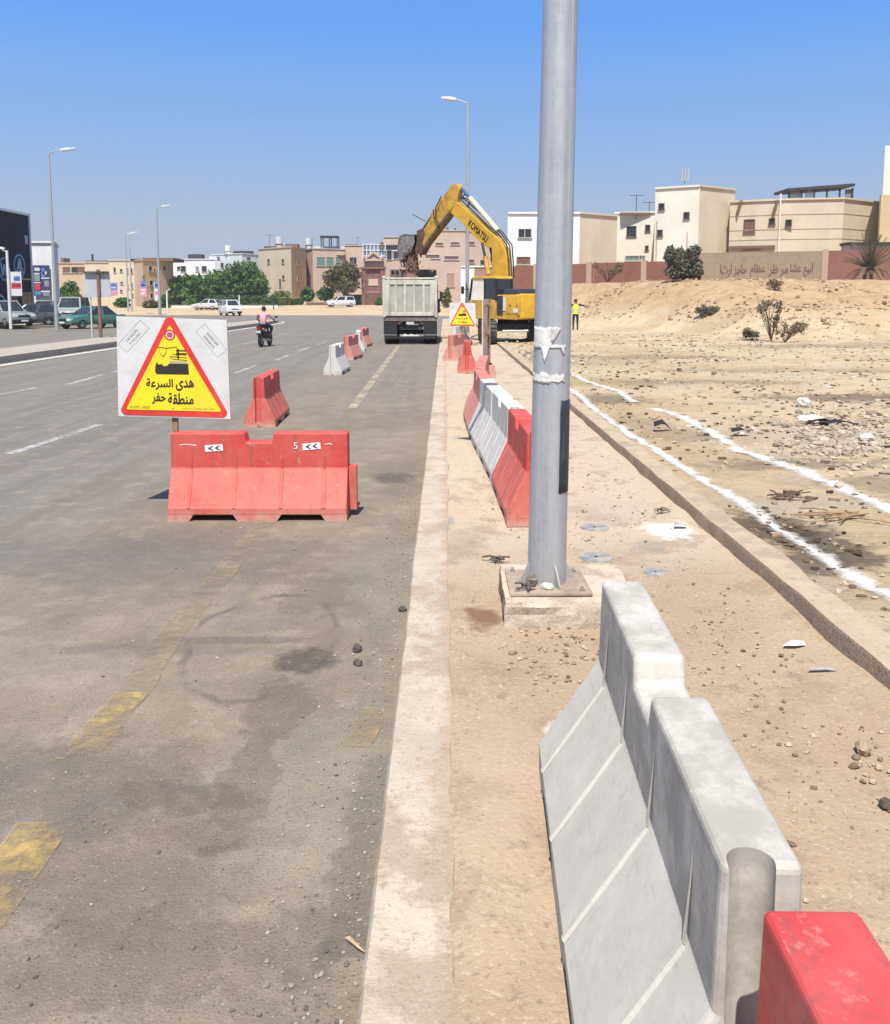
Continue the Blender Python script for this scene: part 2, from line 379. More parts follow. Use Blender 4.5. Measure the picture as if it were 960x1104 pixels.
def m_kerb(name='kerb concrete', side=False, a=(.42, .35, .27), b=(.52, .445, .355)):
    k = NT(name); P = k.pos()
    mid = k.noise(P, 4, 7, .68); fine = k.noise(P, 60, 4, .7)
    col = k.mix(k.mr(mid, .3, .7), a, b)
    if name == 'kerb concrete':      # dust from the pavement lies over the back of the kerb
        e_ = k.math('ADD', k.xyz(P)[0], k.math('MULTIPLY', k.math('SUBTRACT', k.noise(P, 3.5, 8, .75), .5), .5)); col = k.mix(k.mr(e_, -.06, .03, 0, .85), col, (.40, .30, .21))
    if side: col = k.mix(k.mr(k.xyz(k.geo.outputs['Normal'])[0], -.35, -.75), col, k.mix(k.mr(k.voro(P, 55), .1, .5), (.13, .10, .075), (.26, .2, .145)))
    col = k.mix(k.mr(k.noise(P, 2.2, 7, .72), .5, .6, 0, .65), col, (.33, .255, .18))
    col = k.mix(k.mr(k.noise(P, 13, 7, .78), .56, .66, 0, .6), col, (.25, .2, .15))
    col = k.mix(k.mr(fine, .56, .7, 0, .55), col, (.17, .135, .1))
    col = k.mix(k.mr(fine, .42, .3, 0, .4), col, (.6, .53, .44))
    k.bump(k.math('ADD', mid, k.math('MULTIPLY', fine, .6)), .6, .02)
    return k.done(col, .92, 0, .15)
def m_paint(name, c, wear=.5, sc=7, soft=.12, dusty=(.25, .21, .17)):
    k = NT(name); P = k.pos()
    n1 = k.noise(P, sc, 8, .75); n2 = k.noise(P, 1.1, 4, .6)
    f = k.math('ADD', n1, k.math('MULTIPLY', k.math('SUBTRACT', n2, .5), .6))
    al = k.mr(f, wear - soft, wear + soft, 1, 0)
    k.put(k.b.inputs['Alpha'], al)
    col = k.mix(k.mr(k.noise(P, 20, 5, .7), .4, .7, 0, .6), c, dusty)
    return k.done(col, .85, 0, .2)
M_ASPH = m_asphalt(); M_SAND = m_sand(); M_DIRT = m_dirt(); M_KERB = m_kerb()
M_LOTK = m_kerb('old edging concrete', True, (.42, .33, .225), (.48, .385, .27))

# ground sheet to the horizon, with the waste lot and its bank
def lines(start, stop, step, grow):
    out = [start]
    while out[-1] < stop: out.append(out[-1] + step); step *= grow
    return out
xs = [-3000, -900, -300, -120, -70, -45, -30, -17, -8, -2, 1.2, 2.19] + lines(2.21, 30, .09, 1.022) + [33, 38, 45, 60, 110, 300, 900, 3000]
ys = [-60, -20, -5] + lines(0, 30, .1, 1.022) + lines(30.6, 82, .45, 1) + [84, 88, 93, 100, 108, 112] + [120, 135, 150, 165, 180, 260, 600, 1500, 4500]
vs = [(x, y, zg(x, y) if -70 < x < 61 and y > -61 else (1.7 if y > 180 else zg(min(x, 60), y) if x > 0 else -.05 + .025 * min(70, max(0, y - 110)))) for y in ys for x in xs]
nx = len(xs)
m = MB(); m.add(vs, [(j * nx + i, j * nx + i + 1, (j + 1) * nx + i + 1, (j + 1) * nx + i) for j in range(len(ys) - 1) for i in range(nx - 1)])
tag(m.build('ground', M_SAND, smooth=True, clean=False), kind='structure')

def sheet(name, poly, z, mat, kind='structure', mb=None):
    m = mb or MB(); m.add([(p[0], p[1], z) for p in poly], [tuple(range(len(poly)))])
    return m if mb else tag(m.build(name, mat), kind=kind)
arc = [(-13.0 - .2 + 0, 0)]
road = [(-.24, -40), (-.24, 88), (1.5, 92), (6, 96), (6, 104)] + [(-3, 106), (-12, 110), (-90, 112), (-90, 86), (-60, 84), (-30.2, 80), (-30.2, -40)]
sheet('road', road, 0.0, M_ASPH)
# kerb between carriageway and pavement: a real 13 cm step with a worn edge
def strip(name, x0, x1, y0, y1, z0, z1, mat, jit=(.01, .01), step=.06, kind='structure', topn=.006, seed=1, joints=0):
    m = MB(); Y = lines(y0, y1, step, 1.02); rows = []
    for y in Y:
        a = x0 + jit[0] * fb(y, seed, 3.3, 4, seed); b = x1 + jit[1] * fb(y, seed + 5, 2.3, 4, seed)
        h = z1 + topn * fb(y, seed, 6, 3, seed + 2)
        d = .012
        rows.append([(a, y, z0), (a + .004, y, h - .02), (a + .018, y, h), ((a + b) / 2, y, h + topn * fb(y, 3, 4, 3, 4)), (b - .015, y, h), (b, y, h - .015), (b, y, z0)])
    n = 7; v = [p for r in rows for p in r]
    m.add(v, [(j * n + i, (j + 1) * n + i, (j + 1) * n + i + 1, j * n + i + 1) for j in range(len(Y) - 1) for i in range(n - 1)])
    m.add(rows[0] + rows[-1], [tuple(range(7)), tuple(range(13, 6, -1))])
    return tag(m.build(name, mat, smooth=True, clean=False), kind=kind)
strip('kerb', -.235, .045, -6, 37.5, -.05, PAVE + .012, M_KERB, (.008, .028), topn=.008, seed=2)
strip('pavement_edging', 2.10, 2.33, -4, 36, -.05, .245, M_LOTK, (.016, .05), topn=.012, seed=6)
# pavement surface
xs = lines(-.10, 2.2, .04, 1.008); ys = lines(-4, 0, .5, 1) + lines(.6, 37.5, .055, 1.022)
vs = [(x, y, PAVE - .03 * sm(.02, -.1, x) + .016 * sm(-.02, .06, x) * sm(.5, .1, x) * (1 + .9 * fb(x * 1.5, y, 3.2, 5, 17)) + .007 * fb(x, y, 2.2, 4, 8) + .004 * fb(x, y, 9, 3, 1) + .03 * sm(1.75, 2.15, x) * (.5 + .6 * fb(x, y, 1.1, 3, 3))) for y in ys for x in xs]
nx = len(xs); m = MB()
m.add(vs, [(j * nx + i, j * nx + i + 1, (j + 1) * nx + i + 1, (j + 1) * nx + i) for j in range(len(ys) - 1) for i in range(nx - 1)])
tag(m.build('pavement', M_DIRT, smooth=True, clean=False), kind='structure')
# sandy ground past the end of the pavement, on the right of the carriageway end
sheet('verge', [(-.23, 37.5), (2.6, 37.5), (9, 112), (9, 108), (6, 104), (6, 96), (1.5, 92), (-.23, 88)], .03, M_SAND)
# median and the far pavement
M_MEDK = m_kerb('median concrete', False, (.35, .31, .265), (.42, .375, .32))
med = MB()
pts = [(-13.75, -40), (-13.75, 70), (-13.85, 74), (-14.2, 77), (-14.85, 78), (-15.5, 77), (-15.85, 74), (-15.95, 70), (-15.95, -40)]
med.pz(pts, -.05, .22); tag(med.build('median', M_MEDK), kind='structure')
M_GUT = m_kerb('dusty gutter', False, (.40, .36, .31), (.48, .43, .37))
g2 = []
for a in range(len(pts) - 1): pass
out = [(-13.05, -40), (-13.05, 70), (-13.15, 75), (-13.8, 78.3), (-14.85, 79.4), (-14.85, 78), (-14.2, 77), (-13.85, 74), (-13.75, 70), (-13.75, -40)]
sheet('gutter', out[:1] + out[1:5] + out[5:], .004, M_ASPH)
w1 = []
for (x, y) in [(-13.2, -40), (-13.2, 70), (-13.3, 75), (-13.9, 78.1), (-14.85, 79.2)]: w1.append((x, y))
inn = [(-14.85, 78.9), (-14.05, 77.8), (-13.55, 74.8), (-13.5, 70), (-13.5, -40)]
sheet('edge_line', w1 + inn, .009, m_paint('dusty white edge paint', (.62, .58, .52), .66, 5, .15))
mp = MB(); mp.box(-75, -30.2, -40, 82, -.05, .14); tag(mp.build('far_pavement', m_kerb('far paving', False, (.40, .34, .26), (.48, .41, .32))), kind='structure')

# painted lines
M_YEL = m_paint('worn yellow paint', (.43, .31, .13), .41, 6, .14, (.3, .24, .17))
M_YEL2 = m_paint('faded yellow paint', (.33, .265, .175), .43, 5, .22, (.3, .25, .19))
M_WHI = m_paint('worn white paint', (.46, .45, .43), .55, 6, .2)
def ribbon(name, pts, w, z, mat, zf=None, jit=0, step=.15, kind='structure', seed=1):
    P = []
    for a, b in zip(pts[:-1], pts[1:]):
        L = (Vector(b) - Vector(a)).length; n = max(1, int(L / step))
        P += [Vector(a).lerp(Vector(b), i / n) for i in range(n)]
    P.append(Vector(pts[-1])); m = MB(); vs = []
    for i, p in enumerate(P):
        d = (P[min(i + 1, len(P) - 1)] - P[max(i - 1, 0)]).normalized(); q = Vector((-d.y, d.x))
        for sgn in (-1, -.5, 0, .5, 1):
            ww = w / 2 * (1 + (jit * fb(p.x * 3 + sgn * 7, p.y * 3, 1, 4, seed) if abs(sgn) == 1 else 0))
            r = p + q * sgn * ww
            vs.append((r.x, r.y, (zf(r.x, r.y) if zf else 0) + z))
    n = 5
    m.add(vs, [(i * n + j, (i + 1) * n + j, (i + 1) * n + j + 1, i * n + j + 1) for i in range(len(P) - 1) for j in range(n - 1)])
    o = m.build(name, mat, clean=False)
    at = o.data.attributes.new('across', 'FLOAT', 'POINT')
    at.data.foreach_set('value', [(0, .55, 1, .55, 0)[i % 5] for i in range(len(o.data.vertices))])
    return tag(o, kind=kind)
def V2(p): return (p.x, p.y)
ribbon('yellow_line', [V2(G(380, 440)), V2(G(430, 373))], .17, .005, m_paint('pale tan line paint', (.42, .35, .24), .55, 5, .22, (.36, .3, .23)))
ribbon('yellow_line', [V2(G(95, 815)), V2(G(180, 690)), V2(G(240, 620)), V2(G(290, 560)), V2(G(380, 440))], .17, .005, M_YEL2, jit=.3)
ribbon('yellow_line', [V2(G(-60, 1030)), V2(G(50, 888))], .22, .007, m_paint('strong yellow paint', (.50, .345, .115), .5, 6, .2, (.36, .28, .17)), jit=.25)
ribbon('yellow_line', [V2(G(85, 820)), V2(G(140, 748))], .17, .007, M_YEL, jit=.4)
ribbon('yellow_line', [V2(G(387, 806)), V2(G(404, 764))], .13, .005, m_paint('stained yellow paint', (.36, .27, .13), .45, 6, .3, (.3, .24, .17)), jit=.4)
for a, b in [((10, 490), (108, 458)), ((-30, 432), (40, 418)), ((72, 415), (112, 404)), ((120, 402), (150, 394)), ((252, 403), (277, 394)), ((296, 389), (312, 383)), ((322, 379), (334, 374.5)), ((343, 371.5), (352, 368.5)), ((262, 371), (280, 368)), ((160, 391), (175, 387)), ((300, 361.5), (312, 359.5))]:
    ribbon('lane_marking', [V2(G(*a)), V2(G(*b))], .15, .006, M_WHI)
# chalk lines dropped on the lot by hand
def m_chalk():
    k = NT('white chalk powder'); P = k.pos()
    ed = k.n('ShaderNodeAttribute', attribute_name='across').outputs['Fac']
    n_ = k.math('ADD', k.math('MULTIPLY', k.noise(P, 18, 10, .85), .95), k.math('MULTIPLY', k.noise(P, 2.2, 3, .6), .5))
    al = k.mr(k.math('SUBTRACT', k.math('MULTIPLY', ed, 1.05), n_), -.35, .42, 0, .9)
    k.put(k.b.inputs['Alpha'], al)
    return k.done(k.mix(k.mr(k.noise(P, 9, 5), .4, .7), (.74, .72, .69), (.62, .57, .5)), .95, 0, .1)
M_CHALK = m_chalk()
def gl(px, py):
    p = G(px, py, .22); return (p.x, p.y)
ribbon('chalk_line', [gl(*p) for p in [(560, 390), (590, 404), (612, 419), (632, 432), (660, 455), (700, 480), (745, 507), (800, 540), (850, 570), (900, 605), (965, 645), (1060, 715)]], .3, .012, M_CHALK, zg, .35, .06, seed=3)
ribbon('chalk_line', [gl(*p) for p in [(612, 402), (640, 413), (668, 424), (684, 434)]], .38, .012, M_CHALK, zg, .35, .08, seed=4)
ribbon('chalk_line', [gl(*p) for p in [(706, 440), (735, 448), (765, 464), (800, 484), (850, 502), (905, 522), (965, 552), (1080, 600)]], .44, .012, M_CHALK, zg, .35, .06, seed=5)
# ------------------------------------------------------------------ road barriers
BL, BH = 1.62, .78
def m_plastic(name, c, pale, dust, neck=.46, amt=.5, rough=.5, up=.1, streakc=(.1, .09, .08), sk=.35, scuff=.6, grime=False):
    k = NT(name); o = k.obj(); X = k.xyz(o)
    n1 = k.noise(o, 6, 7, .7); st = k.noise(k.scale(o, (9, 9, .9)), 2.2, 6, .65); big = k.noise(o, 1.7, 4, .6)
    col = k.mix(k.mr(big, .3, .7, 0, .35), c, pale)
    low = k.mr(X[2], neck + .005, neck - .012)
    f = k.math('MULTIPLY', k.math('ADD', k.math('MULTIPLY', low, amt), k.math('MULTIPLY', k.math('SUBTRACT', 1, low), up)), k.mr(n1, .25, .65, .55, 1.35))
    col = k.mix(f, col, pale)
    gr_ = k.noise(o, 46, 8, .85); col = k.mix(k.mr(gr_, .56, .66, 0, .45 if grime else .15), col, streakc)
    if grime:      # darker tone above the neck, dried mud runs and hairline scratches on the big concrete-grey one
        mud = k.noise(k.scale(o, (5, 5, .7)), 2.6, 9, .78); col = k.mix(k.mr(mid_ := mud, .54, .66, 0, .28), col, (.30, .27, .225))
        hs = k.noise(k.scale(o, (1.2, 30, 30)), 3, 7, .8); col = k.mix(k.mr(hs, .6, .66, 0, .5), col, (.2, .18, .155))
        up_ = k.mr(X[2], neck + .01, neck - .01, 1, 0); col = k.mix(k.math('MULTIPLY', up_, k.mr(n1, .35, .6, .1, .7)), col, (.29, .265, .225))
    col = k.mix(k.mr(st, .52, .66, 0, sk), col, streakc)                                    # run-down streaks
    foot = k.mr(X[2], .13, .0)
    col = k.mix(k.math('MULTIPLY', foot, k.mr(n1, .3, .6, .1, .65)), col, dust)
    col = k.mix(k.mr(k.noise(o, 14, 8, .8), .58, .68, 0, scuff), col, dust)                      # scuffs
    scr = k.noise(k.scale(o, (3, 3, 22)), 3, 6, .7)
    col = k.mix(k.mr(scr, .6, .66, 0, .55), col, pale)
    k.bump(k.noise(o, 9, 6, .7), .25, .01)
    return k.done(col, k.mr(n1, .3, .7, rough, rough + .3), 0, .35)
M_RED = m_plastic('red plastic', (.50, .030, .026), (.60, .20, .155), (.48, .36, .28), amt=.5)
M_REDT = m_plastic('scratched red plastic', (.47, .018, .02), (.6, .2, .18), (.6, .3, .27), amt=.2, rough=.35, up=.15, scuff=.18)
M_PINK = m_plastic('faded red plastic', (.46, .10, .085), (.56, .27, .21), (.5, .41, .33), amt=.75, rough=.65, up=.4)
M_WHT = m_plastic('white plastic', (.60, .585, .55), (.52, .50, .45), (.40, .33, .26), rough=.6)
M_GREY = m_plastic('grey white concrete', (.62, .59, .525), (.40, .375, .32), (.33, .28, .22), amt=.5, rough=.7, up=.3, streakc=(.30, .285, .25), sk=.1, scuff=.12, grime=True)
M_DARK = pm('dark cavity', (.02, .018, .017), .9)

def cutter(mb):
    o = mb.build('cutter', M_DARK); return o
def barrier_mesh(name, hb=.25, ht=.09, L=BL, bev=.014, ribs=True, mat=None):
    """jersey barrier along x: base half width hb, top half width ht, with slot, fork pockets, ribs and an end groove"""
    prof = [(-hb, .055), (-hb, .115), (-ht - .004, .465), (-ht + .004, BH), (ht - .004, BH), (ht + .004, .465), (hb, .115), (hb, .055)]
    m = MB(); m.px(prof, -L / 2, L / 2)
    o = m.build('tmp', mat or M_WHT)
    c = MB(); c.frus((-.115, .115, -.4, .4), (-.15, .15, -.4, .4), BH - .085, BH + .05)
    cs = [cutter(c)]
    c = MB(); c.cyl((-L / 2 + .012, .02, -.1), (-L / 2 + .012, .02, BH + .1), .046, n=56); cs.append(cutter(c))
    c = MB(); c.box(-L / 2 - .1, -L / 2 + .035, -.035, .0, -.1, .3); cs.append(cutter(c))
    for j, q in enumerate(cs):
        b = o.modifiers.new('cut', 'BOOLEAN'); b.object = q; b.operation = 'DIFFERENCE'; b.solver = 'EXACT'
        if bev and j == 0:                     # round the moulded edges before the end groove is cut
            b = o.modifiers.new('bev', 'BEVEL'); b.width = bev; b.segments = 3; b.limit_method = 'ANGLE'; b.angle_limit = rad(35)
    me = evaluated(o, name)
    drop(o); [drop(q) for q in cs]
    m = MB(); m.v = [tuple(p.co) for p in me.vertices]; m.f = [tuple(p.vertices) for p in me.polygons]; m.mi = [0] * len(m.f)
    bpy.data.meshes.remove(me)
    fx = lambda t: -L / 2 + t * L
    for a, b, ta, tb in ((0, .145, 0, .12), (.365, .635, .39, .61), (.855, 1, .88, 1)):         # feet between the fork pockets
        for sy in (-1, 1):
            y0, y1 = (-hb + .002, -.03) if sy < 0 else (.03, hb - .002)
            m.frus((fx(ta), fx(tb), y0, y1), (fx(a), fx(b), y0, y1), 0, .062)
    m.box(fx(.02), fx(.98), -.03, .03, .01, .06)
    if ribs:
        for t in (.12, .37, .63, .87):
            for sy in (-1, 1):
                x = fx(t); dx = .011
                def P(yy, zz): return (yy, zz)
                n = Vector((0, sy * .34, (hb - ht))).normalized() * .0075
                a = Vector((x, sy * hb * 1.0, .118)); b = Vector((x, sy * (ht + .012), .45))
                vs = []
                for p in (a, b):
                    vs += [p + Vector((-dx * 1.6, 0, 0)), p + Vector((dx * 1.6, 0, 0)), p + Vector((dx * .6, 0, 0)) + n, p + Vector((-dx * .6, 0, 0)) + n]
                m.add(vs, [(0, 1, 5, 4), (1, 2, 6, 5), (2, 3, 7, 6), (3, 0, 4, 7), (0, 3, 2, 1), (4, 5, 6, 7)])
                # ridge carried up the neck
                c2 = Vector((x, sy * (ht + .0), .66)); n2 = Vector((0, sy * .006, 0)); vs = []
                for p in (Vector((x, sy * (ht + .012), .455)), c2):
                    vs += [p + Vector((-.008, 0, 0)), p + Vector((.008, 0, 0)), p + n2 * (1 if p is not c2 else .15)]
                m.add(vs, [(0, 1, 4, 3), (1, 2, 5, 4), (2, 0, 3, 5), (0, 2, 1), (3, 4, 5)])
    return m, L
def barrier_obj(name, mat, label, loc, rz, group, mesh=None, male=True, **kw):
    if mesh is None:
        mb, L = barrier_mesh(name, mat=mat, **kw); me = mb.mesh(name, mat, clean=False)
        for p in me.polygons: p.use_smooth = False
    else: me, L = mesh
    o = bpy.data.objects.new(name, me); COL.objects.link(o)
    o.location = loc; o.rotation_euler.z = rz
    tag(o, label, 'barrier', group)
    if male:
        c = MB(); c.box(L / 2 - .004, L / 2 + .075, -.05, .05, .055, .47)
        c.build('connector', mat, o, bevel=.008)
    return o, me, L
GB = 'traffic barriers round the roadworks'
Z = PAVE + .006
protos = {}
def put(mat, key, label, loc, rz, sticker=False, male=True):
    if key not in protos:
        o, me, L = barrier_obj('jersey_barrier', mat, label, loc, rz, GB, male=male)
        protos[key] = (me, L)
    else:
        o, me, L = barrier_obj('jersey_barrier', mat, label, loc, rz, GB, mesh=protos[key], male=male)
    return o
# the nearest one on the pavement, beside the camera
mb, L = barrier_mesh('jersey_barrier', hb=.315, ht=.083, L=1.77, bev=.018, mat=M_GREY)
big = bpy.data.objects.new('jersey_barrier', mb.mesh('grey_barrier', M_GREY, clean=False)); COL.objects.link(big)
big.location = (.650, 2.505, Z); big.rotation_euler.z = PI / 2 - rad(2.4)
tag(big, 'large grey-white concrete barrier with a slot in its top, on the near pavement', 'barrier', GB)
c = MB(); c.box(.881, .955, -.05, .05, .055, .47); c.build('connector', M_GREY, big, bevel=.008)
rt = put(M_REDT, 'redtop', 'scratched glossy red barrier in the bottom corner, end to end with the grey concrete barrier', (.640, .69, Z), PI / 2 - rad(1))
# the red one standing across the shoulder
fr = put(M_RED, 'red', 'red barrier with two white arrow stickers standing across the shoulder under the digging sign', (-1.70, 8.21, 0), rad(.4))
def arrow_sticker(par, x, z, ang):
    m = MB(); m.box(-.082, .082, -.003, 0, -.03, .03)
    st = m.build('arrow_sticker', [pm('sticker white', (.78, .77, .74), .6, .08)], par, (x, -.0925, z)); st.rotation_euler.y = ang
    q = MB()
    for cx in (-.05, .012):
        q.py([(cx + .03, .02), (cx + .045, .02), (cx + .015, 0), (cx + .045, -.02), (cx + .03, -.02), (cx - .005, 0)], -.006, -.0032)
    q.build('chevron', pm('sticker black', (.02, .02, .02), .6, .1), st)
arrow_sticker(fr, -.41, .645, rad(-4)); arrow_sticker(fr, .48, .66, rad(-5))
t5 = text_mb('5', height=.062, bold=.0)
t5.build('number_mark', pm('sticker white', (.78, .77, .74)), fr, (.335, -.092, .665))
for (x0, x1, z) in ((-.72, -.57, .67), (.6, .67, .675)):
    m = MB(); m.add([(x0, -.0925, z), (x0 + .05, -.0925, z + .006), (x1, -.0925, z - .004), (x1, -.0925, z + .003), (x0 + .05, -.0925, z + .013), (x0, -.0925, z + .007)], [(0, 1, 4, 5), (1, 2, 3, 4)])
    m.build('chalk_stroke', pm('sticker white', (.78, .77, .74)), fr)
# line of barriers along the carriageway
put(M_RED, 'red', 'clean bright red barrier seen end on, just behind the arrow sticker barrier', (-2.93, 14.75, 0), PI / 2 + rad(2))
put(M_WHT, 'white', 'white barrier standing alone on the carriageway, nearest of the pale ones', (-2.93, 24.4, 0), PI / 2 - rad(2))
put(M_PINK, 'pink', 'faded red barrier on the carriageway between the two white ones', (-3.15, 30.2, 0), PI / 2 - rad(6))
put(M_WHT, 'white', 'white barrier on the carriageway between two faded red ones', (-3.32, 34.6, 0), PI / 2 + rad(4))
put(M_PINK, 'pink', 'faded red barrier farthest up the carriageway, beside the dump truck', (-3.42, 38.0, 0), PI / 2 - rad(4))
# line along the pavement behind the lamp post
put(M_RED, 'red', 'red barrier close behind the big lamp post with a bright red end', (.735, 8.05, Z), PI / 2 + rad(1.5))
put(M_WHT, 'white', 'white barrier on the pavement touching the red one behind the lamp post', (.68, 9.75, Z), PI / 2 + rad(2.5))
put(M_WHT, 'white', 'white barrier on the pavement between another white one and a faded red one', (.60, 11.42, Z), PI / 2 + rad(2.5))
put(M_PINK, 'pink', 'faded red barrier on the pavement joined to the far end of the white pair', (.55, 13.1, Z), PI / 2 + rad(1))
put(M_PINK, 'pink', 'faded red barrier on the pavement, second beyond the white pair', (.585, 14.8, Z), PI / 2 - rad(3))
put(M_PINK, 'pink', 'faded red barrier on the pavement, last of the joined line before the gap', (.70, 16.5, Z), PI / 2 - rad(4))
put(M_RED, 'red', 'lone red barrier seen end on in front of the distant digging sign', (.58, 23.3, Z), PI / 2 - rad(1))
put(M_PINK, 'pink', 'faded red barrier turned askew in front of the distant white barrier', (.36, 27.6, Z), PI / 2 - rad(14))
put(M_WHT, 'white', 'white barrier standing under the distant triangular digging sign', (.62, 36.3, Z), PI / 2 - rad(20))

# ------------------------------------------------------------------ warning signs
M_SW = pm('sign white vinyl', (.60, .595, .58), .5, .06, 3, .5, 6, dirt=(.44, .41, .36), dirt_amt=.4)
M_SR = pm('sign red vinyl', (.62, .04, .03), .55, .12, 3, dirt=(.5, .2, .15), dirt_amt=.25)
M_SY = pm('sign yellow vinyl', (.80, .62, .02), .55, .06, 3, dirt=(.6, .52, .2), dirt_amt=.2)
M_SK = pm('sign black vinyl', (.03, .028, .025), .6, .2)
M_SG = pm('sign grey print', (.36, .36, .36), .6, .1)
M_SB = pm('sign dark red print', (.35, .02, .03), .6, .1)
M_WOOD = pm('old timber', (.29, .185, .11), .85, .25, 6, .3, 60, dirt=(.16, .10, .06), dirt_amt=.5)
def rtri(pts, r, n=5):
    """triangle with rounded corners"""
    out = []
    for i in range(3):
        p = Vector(pts[i]); a = (Vector(pts[i - 1]) - p).normalized(); b = (Vector(pts[(i + 1) % 3]) - p).normalized()
        h = math.acos(a.dot(b)) / 2; d = r / math.tan(h); ctr = p + (a + b).normalized() * (r / math.sin(h))
        s0 = p + a * d; s1 = p + b * d
        v0 = s0 - ctr; v1 = s1 - ctr
        for j in range(n + 1):
            t = j / n; v = (v0 * (1 - t) + v1 * t).normalized() * r; out.append(tuple(ctr + v))
    return out
def digging_sign(name, label, loc, rz, tilt=0, post=True, post_x=.02):
    t = thing(name, label, 'warning sign', loc, rz, 'digging zone warning signs')
    Wd, H, z0 = 1.04, .93, .90
    m = MB(); m.py([(-Wd / 2, z0 + .0), (Wd / 2 + .01, z0 - .015), (Wd / 2 - .015, z0 + H - .02), (-Wd / 2 + .005, z0 + H)], -.012, .012)
    panel = m.build('panel', M_SW, t, bevel=.002)
    if tilt: panel.rotation_euler.y = tilt
    cx, cz = 0, z0
    T = rtri([(-.52, .015), (.53, .0), (-.025, .985)], .045)
    m = MB(); m.py([(x, z0 + z) for x, z in T], -.0165, -.0122); m.build('triangle_border', M_SR, panel)
    T = rtri([(-.445, .065), (.45, .055), (-.022, .862)], .012)
    m = MB(); m.py([(x, z0 + z) for x, z in T], -.0205, -.0167); m.build('triangle_field', M_SY, panel)
    y = -.021
    for s, h, w_, x, z in ((shape_ar('هدى'), None, .165, .11, .30), (shape_ar('السرعة'), None, .245, -.125, .308), (shape_ar('منطقة'), None, .235, .07, .175), (shape_ar('حفر'), None, .125, -.135, .172)):
        k = text_mb(s, height=.1 if 'ﻫ' not in s else .1, width=w_, bold=.028, depth=.0015)
        k.build('lettering', M_SK, panel, (x, y, z0 + z))
    k = text_mb(shape_ar('محور حمايه ومعدات السلامه'), width=.3, height=.022, bold=.0, depth=.001); k.build('small_print', M_SK, panel, (.235, y, z0 + .082))
    k = text_mb('01277116027', width=.19, height=.022, bold=.0, depth=.001); k.build('small_print', M_SK, panel, (-.31, y, z0 + .088))
    # excavator pictogram over a heap
    m = MB()
    m.py([(-.165, .425), (-.16, .48), (-.145, .52), (-.135, .49), (-.1, .495), (-.085, .475), (-.05, .48), (-.035, .50), (.145, .50), (.15, .40), (-.15, .40)], -.0012, 0)
    for a, b in (((-.135, .655), (-.05, .645)), ((-.135, .655), (-.11, .585)), ((-.11, .585), (-.085, .565)), ((-.085, .565), (-.06, .60)), ((-.06, .60), (-.055, .645)), ((-.05, .645), (.04, .66)), ((.04, .66), (.035, .56)), ((-.03, .57), (.13, .56)), ((0, .59), (.13, .585)), ((.0, .545), (.135, .535))):
        m.beam((a[0], -.0006, a[1]), (b[0], -.0006, b[1]), .0012, .0085, up=(0, 1, .001))
    m.box(.035, .125, -.0012, 0, .615, .628); m.box(.035, .13, -.0012, 0, .585, .6); m.box(.045, .06, -.0012, 0, .545, .64)
    m.build('excavator_pictogram', M_SK, panel, (0, y, z0))
    m = MB(); m.box(-.03, .135, -.0011, 0, .505, .512); m.box(-.03, .135, -.0011, 0, .517, .524); m.build('pictogram_hatching', M_SG, panel, (0, y, z0))
    def ring(r0, r1, mt, dy, nm):
        m = MB(); n = 24
        vs = [(r * math.cos(2 * PI * i / n), 0, r * math.sin(2 * PI * i / n)) for r in (r0, r1) for i in range(n)]
        if r0 <= 0: m.add(vs[n:], [tuple(range(n))[::-1]])
        else: m.add(vs, [(i, (i + 1) % n, n + (i + 1) % n, n + i) for i in range(n)])
        m.build(nm, mt, panel, (-.022, y - dy, z0 + .765))
    ring(.040, .051, M_SB, .0002, 'badge_ring'); ring(0, .040, pm('badge pink', (.62, .28, .24), .6), .0003, 'badge_disc'); ring(.030, .036, M_SW, .0006, 'badge_inner_ring')
    m = MB()
    for zz in (-.015, 0, .015): m.box(-.022, .022, -.001, 0, zz - .004, zz + .004)
    m.build('badge_print', M_SB, panel, (-.022, y - .0006, z0 + .765))
    # stamped boxes printed aslant on the two upper corners
    for cx, cz, ang, nm in ((-.36, .75, rad(-47), 'corner_stamp'), (.36, .72, rad(50), 'corner_stamp')):
        m = MB()
        for a in (-1, 1):
            x = -.15
            while x < .15:
                m.box(x, x + .016, -.001, 0, a * .055 - .002, a * .055 + .002); x += .024
        for a in (-.155, .155):
            zc = -.05
            while zc < .05:
                m.box(a - .002, a + .002, -.001, 0, zc, zc + .014); zc += .022
        for r_, hh in ((.018, .03), (-.024, .022)):
            x = -.075
            while x < .07:
                m.box(x, x + .004, -.001, 0, r_ - hh / 2, r_ + hh / 2); m.box(x, x + .011, -.001, 0, r_ + random.uniform(-.4, .4) * hh, r_ + random.uniform(-.4, .4) * hh + .003); x += .019
        o = m.build(nm, M_SG, panel, (cx, -.0135, z0 + cz)); o.rotation_euler.y = ang
    if post:
        m = MB(); m.box(post_x - .026, post_x + .026, .014, .05, 0, z0 + H * .7); m.build('post', M_WOOD, t, bevel=.003)
        for zz in (z0 + .08, z0 + .55):
            m = MB(); m.cyl((post_x, -.022, zz), (post_x, -.012, zz), .008, n=8); m.build('bolt', pm('zinc bolt', (.35, .35, .36), .4, .1, metal=.8), t)
    return t
digging_sign('warning_sign', 'large white sign with a yellow digging triangle, on a post behind the arrow sticker barrier', (-2.55, 8.365, 0), 0, rad(.8), post_x=.01)
digging_sign('warning_sign', 'small distant white sign with a yellow digging triangle, beside the excavator', (.70, 36.0, PAVE - .12), 0, 0)
